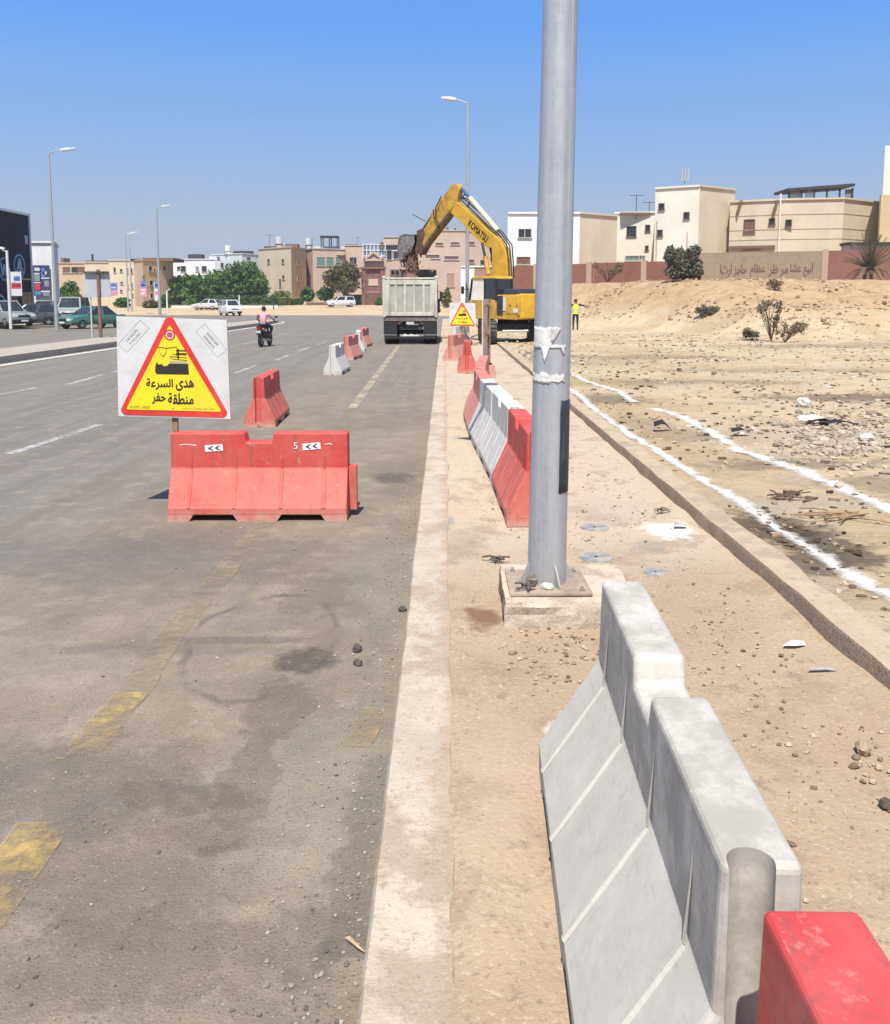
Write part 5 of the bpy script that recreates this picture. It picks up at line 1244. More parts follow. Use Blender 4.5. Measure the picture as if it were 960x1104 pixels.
zz = W(403, 281, 157.6).z - t.location.z
m = MB(); a = W(392.5, 281, 157.6); b = W(414, 281, 157.6); c_ = W(403.3, 272.5, 157.6); L_ = Vector(t.location)
m.py([(a.x - L_.x, a.z - L_.z), (b.x - L_.x, b.z - L_.z), (c_.x - L_.x, c_.z - L_.z)], -.9, 4); m.build('pediment', cPink, t)
m = MB()
for p, q in ((a, c_), (c_, b), (a, b)): m.beam(p - L_ + Vector((0, -.6, .1)), q - L_ + Vector((0, -.6, .1)), .5, .35)
m.build('pediment_cornice', cPink2, t)
for (x0, x1, y0, y1, gx, gz) in ((392, 416, 263.5, 276, 6, 2), (416, 429, 270, 279, 3, 1)):
    a = W(x0, y1 + 6, 160); b = W(x1, y0, 160); m = MB(); m.box(a.x - L_.x, b.x - L_.x, 1.5, 4, a.z - L_.z, b.z - L_.z); gz_ = m.build('roof_glazing', pm('blue roof glass', (.2, .27, .33), .15, .3, .5), t)
    m = MB()
    for i in range(gx + 1): xx = a.x + (b.x - a.x) * i / gx - L_.x; m.box(xx - .07, xx + .07, 1.38, 1.5, a.z - L_.z, b.z - L_.z)
    for i in range(gz + 1): z2 = b.z - (b.z - W(x0, y1, 160).z) * i / max(1, gz) - L_.z; m.box(a.x - L_.x, b.x - L_.x, 1.36, 1.38, z2 - .1, z2 + .05)
    m.build('glazing_bar', M_TRIM, gz_)
gt = thing('gate_house', 'dark red brick gateway with a small pale niche, under the pediment', 'gateway', (W(403, 330, 150).x, 150, zg(-12, 150)))
M_BRK = pm('dark red brick', (.20, .09, .075), .9, .25, 2, dirt=(.3, .2, .16), dirt_amt=.5); wq = 12.5 * 150 / FPX
hz2 = W(403, 290, 150).z - gt.location.z
m = MB()
for s in (-1, 1): m.box(s * (wq - .35) - .35, s * (wq - .35) + .35, -.4, .4, -.3, hz2)
m.build('pillar', M_BRK, gt); m = MB(); m.box(-wq - .15, wq + .15, -.55, .55, hz2, hz2 + .3); m.build('lintel', cBrown, gt)
m = MB(); m.box(-wq + .7, wq - .7, -.1, .3, 2.2, hz2); m.build('upper_panel', M_BRK, gt); m = MB(); m.box(-.8, .8, -.2, -.101, 3.2, 4.3); m.build('niche', cPink2, gt)
m = MB(); m.box(-wq + .72, wq - .72, -.05, .05, 0, 2.1)
m.build('gate_leaf', M_SHUT, gt)
building('pink flat block behind the dump truck bucket', [(414, 163), (442, 163), (470, 163)], 256, 12, [cPink2], [(446, 275, 3, 9), (420, 290, 5, 5), (433, 262, 5, 3)], roofstuff=[(410, 413, 261, 268, -4, cBrown, 'tank_room'), (416, 440, 264, 265.5, -1.5, cDkroof, 'awning', 2)])
building('big rose pink block with brown slit windows, behind the excavator boom', [(464, 141), (500, 141), (534, 144)], 249, 14, [cPink, cPink2, cPink], [(474, 263, 8, 2.6, S3), (491, 262.5, 9, 2.6, S3), (508, 262, 8, 2.4, S3), (466.5, 276.5, 15, 3.4, S3), (487, 278, 15, 3.4, S3), (508, 281.5, 8, 3, S3), (486, 302, 8, 14, D(mat=pm('pink door', (.36, .22, .16)), name='doorway')), (520, 283, 5, 5)], roofstuff=[(481, 484, 245, 249, 3, cBrown, 'roof_frame'), (490, 492, 246, 249, 3, cDkroof, 'roof_frame')])
building('small white kiosk with a brick coloured top, behind the excavator cab', [(497, 118), (546, 118)], 288, 5, [cWh], [(522, 294, 20, 11, D(mat=wm('brick infill', (.32, .17, .13)), name='infill_panel'))], cat='kiosk', name='kiosk')
# right side, above the bank
S4 = D(frame=M_FRD)
building('white house with two dark windows, half hidden by the lamp post', [(547, 84), (624, 84), (664, 87)], 230.5, 16, [cWh, cBeige, cWh], [(566, 251.5, 13, 8.5), (564.5, 281, 14, 7.5, S3), (610, 281, 6, 8)], z0=2.5)
building('small ivory house with a brown roof edge and five windows', [(661, 95), (706, 94)], 230.5, 14, [cIv], [(681, 249.5, 9, 10, S4), (698.5, 246, 4, 6, S4), (697.5, 267.5, 2.5, 4, S4), (685, 278.5, 20, 4.5, D(mat=pm('green glass', (.16, .24, .22)))), (691, 278, 2, 4)], z0=2.9, roofstuff=[(670, 702, 229, 231.5, -.5, cBrown, 'roof_edge', 4)])
t, pts = building('tall ivory house with a phone mast on its roof', [(704, 87), (751, 85), (789, 88)], 204, 15, [cIv, cBeige, cBeige], [(713.5, 223, 5, 6, S4), (740.5, 232.5, 5, 6, S4), (711.5, 251.5, 5, 6, S4)], z0=2.9, roofstuff=[])
b0 = W(738, 201, 92) - Vector(t.location); m = MB(); m.tube([b0, b0 + Vector((0, 0, 1.7))], .06, 6)
for dx in (-.3, 0, .3): m.box(b0.x + dx - .09, b0.x + dx + .09, b0.y - .2, b0.y - .05, b0.z + .55, b0.z + 1.75)
m.build('phone_mast', M_GALV, t)
m = MB(); p0 = W(709, 288, 89.4) - Vector(t.location); 
for px in (708.5, 741.5): 
    r = seg_hit(pts, px, 250); p = r[0] - Vector(t.location) + r[2] * .06; m.tube([(p.x, p.y, p.z - 4), (p.x, p.y, p.z + (1 if px < 720 else 0))], .05, 6)
m.build('drain_pipe', cTan, t)
t, pts = building('wide beige house with a slatted roof shelter and a long dark ledge', [(784, 86), (842, 84), (905, 83), (948, 87)], 218.5, 15, [cBeige, cBeige, cBeige2, cBeige], [(808, 244, 10, 13, D(mat=M_SHUT, frame=M_FRD)), (832.5, 239, 5, 6, S4), (850.5, 240.5, 5, 6, S4)], z0=3)
for px in (841,):
    r = seg_hit(pts, px, 240); p = r[0] - Vector(t.location) + r[2] * .1; m = MB(); m.tube([(p.x, p.y, p.z - 3.2), (p.x, p.y, p.z + 2.6)], .09, 8); m.build('drain_pipe', cIv, t)
for (x0, x1, yy, h) in ((780, 836, 266, .25), (800, 820, 271, .15)):
    r0, r1 = seg_hit(pts, max(x0, 786), yy + 1), seg_hit(pts, x1, yy); L_ = Vector(t.location); m = MB(); m.beam(r0[0] - L_ + r0[2] * .15, r1[0] - L_ + r1[2] * .15, .35, h); m.build('ledge', cBrown, t)
for px, yy in ((799, 217), (838, 217)):
    r = seg_hit(pts, px, yy + 6); p = r[0] - Vector(t.location) + r[2] * .08; m = MB(); m.beam((p.x, p.y, p.z + .6), (p.x - .35, p.y, p.z - .7), .12, .4, up=(0, 1, 0)); m.build('leaning_board', cBrown, t)
for yy in (230, 246, 257):
    for i in range(3):
        A_, B_ = pts[i], pts[i + 1]; d_ = (B_ - A_).normalized(); nn = Vector((d_.y, -d_.x, 0)); z_ = W(842, yy, 83).z
        m = MB(); m.beam(A_ + nn * .01 + Vector((0, 0, z_)) - Vector(t.location), B_ + nn * .01 + Vector((0, 0, z_)) - Vector(t.location), .05, .06); m.build('wall_groove', cTan, t)
# slatted shelter on the roof
L_ = Vector(t.location); m = MB(); a = W(849, 217, 86) - L_; b = W(918, 198.5, 86) - L_
m.add([(a.x - .2, a.y - .6, b.z - .45), (b.x + .1, a.y - .6, b.z), (b.x + .1, a.y + 3, b.z), (a.x - .2, a.y + 3, b.z - .45), (a.x - .2, a.y - .6, b.z - .7), (b.x + .1, a.y - .6, b.z - .25), (b.x + .1, a.y + 3, b.z - .25), (a.x - .2, a.y + 3, b.z - .7)], [(0, 1, 2, 3), (7, 6, 5, 4), (0, 4, 5, 1), (1, 5, 6, 2), (2, 6, 7, 3), (3, 7, 4, 0)])
for u in np.linspace(0, 1, 6):
    xx = a.x + (b.x - a.x) * u; m.box(xx - .07, xx + .07, a.y - .4, a.y - .26, a.z - .4, b.z - .4)
sh = m.build('roof_shelter', cDkroof, t)
m = MB()
for u in list(np.linspace(.01, .2, 9)) + list(np.linspace(.28, .4, 5)) + list(np.linspace(.9, .99, 6)):
    xx = a.x + (b.x - a.x) * u; m.box(xx - .05, xx + .05, a.y - .24, a.y - .2, a.z - .4, b.z - .5)
m.build('shelter_screen', pm('weathered slats', (.2, .19, .2), .8, .2), sh)
building('tall two tone beige building cut off by the edge of the view', [(946, 81), (1040, 81)], 157, 15, [cIv, cIv, cIv], [(990, 240, 8, 10)], z0=3, parapet=False, roofstuff=[(946.5, 1040, 210, 285, -.08, wm('ochre', (.50, .38, .22)), 'lower_facing', .3)])
t = None
for lab, px, yb, Y in (('white roof water tank on the pale grey house', 246, 273, 180), ('grey roof water tank on the tan cube shaped house', 301, 265, 157), ('grey roof water tank on the pinkish house', 333, 266, 164)):
    b0 = W(px, yb, Y); t = thing('water_tank', lab, 'water tank', b0, 0, 'rooftop water tanks'); m = MB(); m.cyl((0, 0, .3), (0, 0, 1.5), .55, n=14); m.build('tank', cWh if 'white' in lab else cGrey, t, bevel=.05)
    m = MB()
    m.box(-.6, .6, -.6, .6, .18, .3); m.build('platform', cBrown, t)
    for x, y in ((-.5, -.5), (.5, -.5), (.5, .5), (-.5, .5)): m = MB(); m.cyl((x, y, -.6), (x, y, .2), .05, n=6); m.build('leg', M_STEEL, t)
for lab, px, yb, Y, h in (('thin roof aerial on the small ivory house, left of two', 686, 231, 94.5, 2.0), ('thin roof aerial on the small ivory house, right of two', 700, 231, 95, 1.3), ('thin roof aerial on the tan cube shaped house', 291, 268, 158, 2.4), ('thin roof aerial on the pinkish house', 337, 270, 164, 2.2), ('thin roof aerial on the cream house left of the gate', 386, 266, 168, 1.8)):
    b0 = W(px, yb, Y); t = thing('roof_aerial', lab, 'aerial', b0, 0, 'rooftop aerials'); m = MB(); m.cyl((0, 0, -.6), (0, 0, h), .035, n=6); m.build('mast', M_STEEL, t)
    m = MB()
    m.beam((-.7, 0, h - .1), (.7, 0, h - .1), .04, .04)
    for x in (-.6, -.3, 0, .3, .6): m.beam((x, -.3, h - .07), (x, .3, h - .07), .025, .025)
    m.build('dipoles', M_STEEL, t)
# compound wall along the top of the bank
def m_brick(name, c1, c2, mo, sc=6):
    k = NT(name); o = k.obj(); b = k.n('ShaderNodeTexBrick'); k.l(k.scale(o, (1, 1, 1)), b.inputs['Vector'])
    mp_ = k.n('ShaderNodeCombineXYZ'); x = k.xyz(o); k.l(x[0], mp_.inputs[0]); k.l(x[2], mp_.inputs[1]); k.l(mp_.outputs[0], b.inputs['Vector'])
    b.inputs['Scale'].default_value = sc; k.put(b.inputs['Color1'], c1); k.put(b.inputs['Color2'], c2); k.put(b.inputs['Mortar'], mo); b.inputs['Mortar Size'].default_value = .015
    n1 = k.noise(o, .7, 6, .65); col = k.mix(k.mr(n1, .5, .7, 0, .5), b.outputs['Color'], tuple(q * .6 for q in c1))
    return k.done(col, .95, 0, .1)
B1 = m_brick('red brick wall', (.21, .085, .06), (.25, .11, .08), (.27, .17, .125)); B2 = m_brick('beige block wall', (.30, .23, .15), (.35, .27, .185), (.22, .165, .115), 2.2); B3 = m_brick('rose brick wall', (.23, .10, .08), (.26, .125, .1), (.28, .18, .14))
M_PIL = wm('wall pillar', (.38, .27, .19))
def wall(label, px0, Y0, px1, Y1, yt, mat, pil=(), graffiti=False):
    a, b = W(px0, yt[0], Y0), W(px1, yt[1], Y1); c = (a + b) / 2; d = Vector((b.x - a.x, b.y - a.y, 0)); L = d.length; ang = math.atan2(d.y, d.x)
    zb = 2.0
    t = thing('compound_wall', label, 'wall', (c.x, c.y, zb), ang, 'compound wall sections on top of the bank')
    m = MB(); m.add([(-L / 2, -.12, 0), (L / 2, -.12, 0), (L / 2, .12, 0), (-L / 2, .12, 0), (-L / 2, -.12, a.z - zb), (L / 2, -.12, b.z - zb), (L / 2, .12, b.z - zb), (-L / 2, .12, a.z - zb)], [(3, 2, 1, 0), (4, 5, 6, 7), (0, 1, 5, 4), (1, 2, 6, 5), (2, 3, 7, 6), (3, 0, 4, 7)]); m.build('brickwork', mat, t)
    for u in pil:
        x = -L / 2 + L * u; m = MB(); m.box(x - .22, x + .22, -.2, .2, 0, a.z + (b.z - a.z) * u - zb + .12); m.build('pillar', M_PIL, t)
    if graffiti:
        for s_, px_, w_ in (('ابيع عشا', 867, 22), ('مر ظر', 838, 19), ('عظام', 817, 15), ('حاجز ارثا', 792, 27)):
            k = text_mb(shape_ar(s_), width=w_ * c.y / FPX, height=.95, bold=.03, depth=.13)
            x = (W(px_ - (6 if px_ > 850 else 0), 292, c.y).x - c.x); k.build('graffiti', pm('maroon graffiti', (.17, .085, .08), .9, .2), t, (x, 0, W(840, 291.5, c.y).z - zb))
    return t
wall('red brick wall section behind the excavator and the lamp post', 553, 78, 640, 76, (287, 284), B1, (.3, .95))
wall('red brick wall section below the small ivory house', 641, 76, 752, 72, (283.5, 281), B1, (.5,))
wall('beige block wall section with dark Arabic graffiti', 748, 72, 888, 69, (273, 270.5), B2, (), True)
wall('rose brick wall section behind the palm', 888, 69, 1010, 66, (270.5, 268), B3, (.02,))
t = thing('tarpaulin_shed', 'tiny dark gap of a shed roof behind the palm', 'shed', (W(950, 268, 72).x, 72, 3)); a = W(950, 264, 72); m = MB(); m.box(-2.5, 2.5, 0, 1.5, 0, a.z - 3); m.build('shed_wall', cBeige2, t); m = MB(); m.box(-2.6, 2.6, -.3, 1.6, a.z - 3, a.z - 2.8); m.build('shed_roof', cDkroof, t)
# ------------------------------------------------------------------ plants
def m_leaf(name, lo, hi, dry=None):
    k = NT(name); g = k.n('ShaderNodeNewGeometry'); r = g.outputs['Random Per Island']
    col = k.mix(r, lo, hi)
    if dry: col = k.mix(k.mr(k.noise(k.obj(), .6, 3), .5, .7, 0, .8), col, dry)
    k.b.inputs['Subsurface Weight'].default_value = 0
    tr = k.n('ShaderNodeBsdfTranslucent'); k.put(tr.inputs[0], col); mx = k.n('ShaderNodeMixShader'); mx.inputs[0].default_value = .25
    k.l(k.b.outputs[0], mx.inputs[1]); k.l(tr.outputs[0], mx.inputs[2]); k.l(mx.outputs[0], k.out.inputs[0])
    return k.done(col, .75, 0, .2)
L_GRN = m_leaf('leaf green', (.03, .075, .016), (.13, .23, .055)); L_MID = m_leaf('leaf mid green', (.035, .085, .014), (.14, .24, .055)); L_DRY = m_leaf('leaf olive brown', (.07, .07, .02), (.20, .165, .07))
L_YEL = m_leaf('leaf yellow green', (.10, .13, .025), (.24, .24, .07)); L_TAM = m_leaf('tamarisk grey green', (.075, .08, .05), (.22, .205, .14)); L_STRAW = m_leaf('dry straw', (.16, .12, .06), (.33, .26, .15))
L_RED = m_leaf('red bracts', (.20, .03, .03), (.36, .08, .08)); L_PALM = m_leaf('palm frond', (.09, .085, .05), (.20, .175, .11)); L_PDRY = m_leaf('dry palm frond', (.16, .11, .07), (.3, .22, .14))
M_BARK = pm('bark', (.12, .085, .055), .9, .3, 5)
def leaf_cloud(clumps, n, size, asp=1.6, jag=.25):
    """clumps: (centre, radii); n small leaf quads spread through the volume, denser near the skin"""
    wts = np.array([c[1][0] * c[1][1] * c[1][2] for c in clumps]) ** .75; wts /= wts.sum()
    V = []; Fs = []
    idx = RS.choice(len(clumps), n, p=wts)
    for k in idx:
        c, r = clumps[k]
        v = RS.normal(size=3); v /= np.linalg.norm(v); rad_ = RS.uniform(.25, 1.0) ** .55 * (1 + RS.normal() * jag * .35)
        p = np.array(c) + v * rad_ * np.array(r)
        a = RS.normal(size=3); a /= np.linalg.norm(a); b = np.cross(a, v + RS.normal(size=3) * .6); b /= np.linalg.norm(b) + 1e-9
        s_ = size * RS.uniform(.55, 1.35); a = a * s_ * asp / 2; b = b * s_ / 2
        i = len(V); V += [p - a, p + b * .8, p + a, p - b * .8]; Fs.append((i, i + 1, i + 2, i + 3))
    m = MB(); m.v = [tuple(q) for q in V]; m.f = Fs; m.mi = [0] * len(Fs); return m
def tree(name, label, cat, px, pyb, pyt, wpx, Y, leaf, n=2600, size=.3, trunk=.3, group=None, clumps=9, flat=1.0, trunk_frac=.3, seed=1, low=.18, rcs=(.3, .46), core=True):
    rnd = random.Random(seed * 13 + int(px)); b = W(px, 322, Y); z0 = zg(b.x, Y) if Y < 105 or b.x > 2.2 else zg(b.x, Y)
    zt_ = W(px, pyt, Y).z; H = zt_ - z0; R = wpx * Y / FPX / 2
    t = thing(name, label, cat, (b.x, Y, z0), rnd.uniform(0, 6), group)
    m = MB(); m.cyl((0, 0, -.2), (.05 * R, 0, H * trunk_frac), trunk, trunk * .7, n=9)
    top = Vector((.05 * R, 0, H * trunk_frac))
    cl = []
    for i in range(clumps):
        a = 2 * PI * i / clumps + rnd.uniform(-.4, .4); rr_ = R * rnd.uniform(.25, .68); z = H * (low + (1 - low) * rnd.uniform(.22, .8)); 
        rc = R * rnd.uniform(*rcs)
        c = (rr_ * math.cos(a), rr_ * math.sin(a), min(z, H - rc * .8 * flat)); cl.append((c, (rc, rc, rc * .8 * flat)))
        if i % 2 == 0: m.cyl(top, Vector(c) * .95, trunk * .5, trunk * .15, n=6)
    if core: cl.append(((0, 0, H * .72), (R * .5, R * .5, H * .28)))
    cl.append(((0, 0, H * (low + .25)), (R * .75, R * .75, H * .2)))
    m.build('trunk', M_BARK, t); leaf_cloud(cl, n, size).build('crown', leaf, t, clean=False)
    return t
GT = 'trees and bushes at the end of the road'
tree('tree', 'tallest rounded green tree behind the motorcycle rider', 'tree', 266, 334, 281, 60, 148, L_GRN, 5600, .42, .35, GT, 12, seed=2, low=.1)
tree('tree', 'broad green tree left of the tallest one, behind the white minivan', 'tree', 235, 334, 291, 52, 152, L_GRN, 3200, .42, .35, GT, 10, seed=3, low=.1)
tree('tree', 'low spreading green tree just right of the tall lamp', 'tree', 203, 334, 296, 54, 146, L_MID, 4000, .42, .3, GT, 10, seed=4, low=.1)
tree('tree', 'dark green tree between the narrow white building and the tan block', 'tree', 76, 336, 303, 30, 128, L_MID, 2200, .36, .3, GT, 8, seed=5)
tree('tree', 'olive brown tree shading the parked white estate car', 'tree', 371, 331, 282, 52, 150, L_DRY, 4600, .36, .35, GT, 11, seed=6, low=.25)
tree('tree', 'small dark green tree in front of the pinkish house', 'tree', 351, 332, 309, 22, 152, L_GRN, 1500, .34, .25, GT, 7, seed=7)
tree('tree', 'small bright green rounded tree beside the tan cube house', 'tree', 332, 332, 308, 19, 150, L_MID, 1300, .34, .22, GT, 7, seed=8)
tree('bush', 'yellow green shrub against the pale wall right of the tallest tree', 'bush', 306, 333, 313, 28, 150, L_YEL, 1500, .34, .12, GT, 7, seed=9, trunk_frac=.4, low=.0)
tree('bush', 'clipped round green bush under the low spreading tree', 'bush', 206, 334, 322, 20, 140, L_MID, 1200, .3, .1, GT, 6, seed=10, low=0)
tree('bush', 'green bush beside the pillar left of the dump truck', 'bush', 409, 331, 321, 10, 148, L_MID, 700, .3, .1, GT, 5, seed=11, low=0)
tree('bush', 'yellow green bush against the rose pink block right of the dump truck', 'bush', 482, 329, 310, 14, 136, L_YEL, 900, .3, .1, GT, 5, seed=12, low=0)
tree('bush', 'pink flowered bush beside the white minivan', 'bush', 226, 335, 326, 18, 132, L_RED, 900, .3, .08, GT, 5, seed=13, low=0)
for lab, px, w_, yt, Y, lf, sd in (('low green bush at the foot of the tan cube house', 322, 14, 321, 151, L_MID, 31), ('dark bush left of the gateway', 390, 12, 318, 151, L_GRN, 32), ('green bush at the foot of the cream slot window house', 133, 22, 321, 138, L_MID, 33), ('olive bush before the orange tan house', 162, 20, 324, 136, L_DRY, 34), ('green bush left of the short white leaning post', 177, 14, 318, 137, L_GRN, 35)):
    tree('bush', lab, 'bush', px, 334, yt, w_, Y, lf, 1000, .3, .1, GT, 6, seed=sd, low=0)
t = thing('hedge', 'dark clipped hedge and railing under the green trees', 'hedge', (W(228, 330, 145).x, 145, zg(-40, 145)))
leaf_cloud([((x, 0, .75), (1.4, .8, .95)) for x in np.linspace(-10, 10, 15)], 5200, .3).build('foliage', L_GRN, t, clean=False)
m = MB()
for x in np.linspace(-11, 11, 45): m.box(x - .03, x + .03, -.93, -.88, 0, 1.7)
m.box(-11, 11, -.95, -.88, 1.6, 1.68); m.build('railing', pm('dark railing', (.03, .035, .035), .6, .2), t)
# low pale garden wall
for lab, x0, x1, y0, Y, mt in (('low brown garden wall under the dark green tree', 331, 352, 326, 149, cBrown), ('pale garden wall behind the yellow green shrub', 283, 330, 321, 154, cCream), ('low pale kerb wall in front of the green trees', 175, 300, 333.4, 138, cWh), ('low brown garden wall beside the gateway', 372, 392, 318, 152, cBrown)):
    a, b = W(x0, y0, Y), W(x1, y0, Y); t = thing('garden_wall', lab, 'wall', ((a.x + b.x) / 2, Y, zg(a.x, Y)), 0, 'garden walls at the end of the road'); m = MB(); h = max(.3, a.z - zg(a.x, Y)); w_ = (b.x - a.x) / 2
    m.box(-w_, w_, -.15, .15, -.4, h); m.build('wall_body', mt, t); m = MB(); m.box(-w_, w_, -.2, .2, h, h + .08); m.build('coping', cCream, t)
# feathery grey tree and shrubs on the bank
tree('bush', 'big grey green tamarisk bush in front of the red brick wall', 'bush', 736, 313, 263, 52, 60, L_TAM, 7500, .16, .12, 'shrubs on the waste ground', 26, seed=21, low=0, trunk_frac=.3, flat=1.9, rcs=(.16, .27), core=False)
tree('bush', 'small rounded dry shrub on the slope below the tamarisk', 'bush', 764, 350, 330, 32, 50, L_TAM, 1300, .09, .05, 'shrubs on the waste ground', 14, seed=22, low=0, flat=1.5, rcs=(.16, .28), core=False)
def twiggy(label, px, pyb, h, wd, Y, n, leaf, seed, lean=0):
    rnd = random.Random(seed); b = W(px, pyb, Y); z = zg(b.x, Y); t = thing('dry_shrub', label, 'shrub', (b.x, Y, z), 0, 'shrubs on the waste ground'); m = MB(); cl = []
    for i in range(n):
        a = rnd.uniform(0, 2 * PI); q = Vector((0, 0, 0)); d = Vector((math.cos(a) * wd * .5 + lean, math.sin(a) * wd * .5, h * rnd.uniform(.5, 1)))
        p1 = d * .5 + Vector((rnd.uniform(-.1, .1), rnd.uniform(-.1, .1), .1)); m.tube([q, p1, d], .014, 5)
        for _ in range(3): e = d * rnd.uniform(.5, .95); m.tube([e, e + Vector((rnd.uniform(-.3, .3), rnd.uniform(-.3, .3), rnd.uniform(.0, .3)))], .008, 4)
        cl.append((tuple(d * .9), (.16, .16, .14)))
        if i % 2: cl.append((tuple(p1), (.13, .13, .13)))
    m.build('stems', M_BARK, t, clean=False); leaf_cloud(cl, n * 42, .075).build('foliage', leaf, t, clean=False)
twiggy('tall twiggy dry shrub on the sandy slope', 832, 362, 1.75, .9, 38, 13, L_TAM, 5, -.15)
twiggy('straggly dry shrub with a dark patch of litter at its foot', 846, 366, .9, 1.5, 37, 14, L_STRAW, 6, .1)
twiggy('low dry tuft left of the tall twiggy shrub', 812, 358, .5, .7, 38.5, 9, L_TAM, 7)
twiggy('bare straw coloured thicket in front of the red brick wall', 655, 310, 1.7, 2.4, 71, 26, L_STRAW, 8)
twiggy('small pale tuft on the bank below the graffiti', 835, 325, .5, .8, 52, 10, L_STRAW, 9)
# palm with a skirt of dry fronds
b = W(936, 304, 62); z = zg(b.x, 62); t = thing('palm', 'dusty palm with spiky upright fronds and a dry brown skirt', 'palm', (b.x, 62, z), 0, 'shrubs on the waste ground')
m = MB(); m.cyl((0, 0, -.2), (0, 0, .9), .35, .28, n=10); m.build('trunk', M_BARK, t)
rnd = random.Random(4)
def frond(par, a, el, L, droop, leaf, wl=.26):
    m = MB(); p = Vector((0, 0, .7)); d = Vector((math.cos(a) * math.cos(el), math.sin(a) * math.cos(el), math.sin(el))); N_ = 9
    for i in range(N_):
        q = p + d * (L / N_); m.cyl(p, q, .03 * (1 - i / N_) + .008, n=4)
        sd = d.cross(Vector((0, 0, 1))); sd = sd.normalized() if sd.length > .05 else Vector((1, 0, 0)); up = sd.cross(d)
        for k in range(4):
            o = p.lerp(q, k / 4)
            for s in (-1, 1):
                ll = wl * (1.4 - .9 * i / N_) * rnd.uniform(.7, 1.2); tip = o + (sd * s * .8 + d * .7 + up * .25).normalized() * ll * 1.5; wv = d * .02
                m.add([o - wv, o + wv, tip], [(0, 1, 2)])
        p = q; d = (d + Vector((0, 0, -droop / N_))).normalized()
    m.build('frond', leaf, par, clean=False)
for i in range(24): frond(t, rnd.uniform(0, 2 * PI), rnd.uniform(.45, 1.4), rnd.uniform(1.8, 2.6), .5, L_PALM)
for i in range(18): frond(t, rnd.uniform(0, 2 * PI), rnd.uniform(-.2, .5), rnd.uniform(1.6, 2.5), 1.4, L_PDRY, .2)

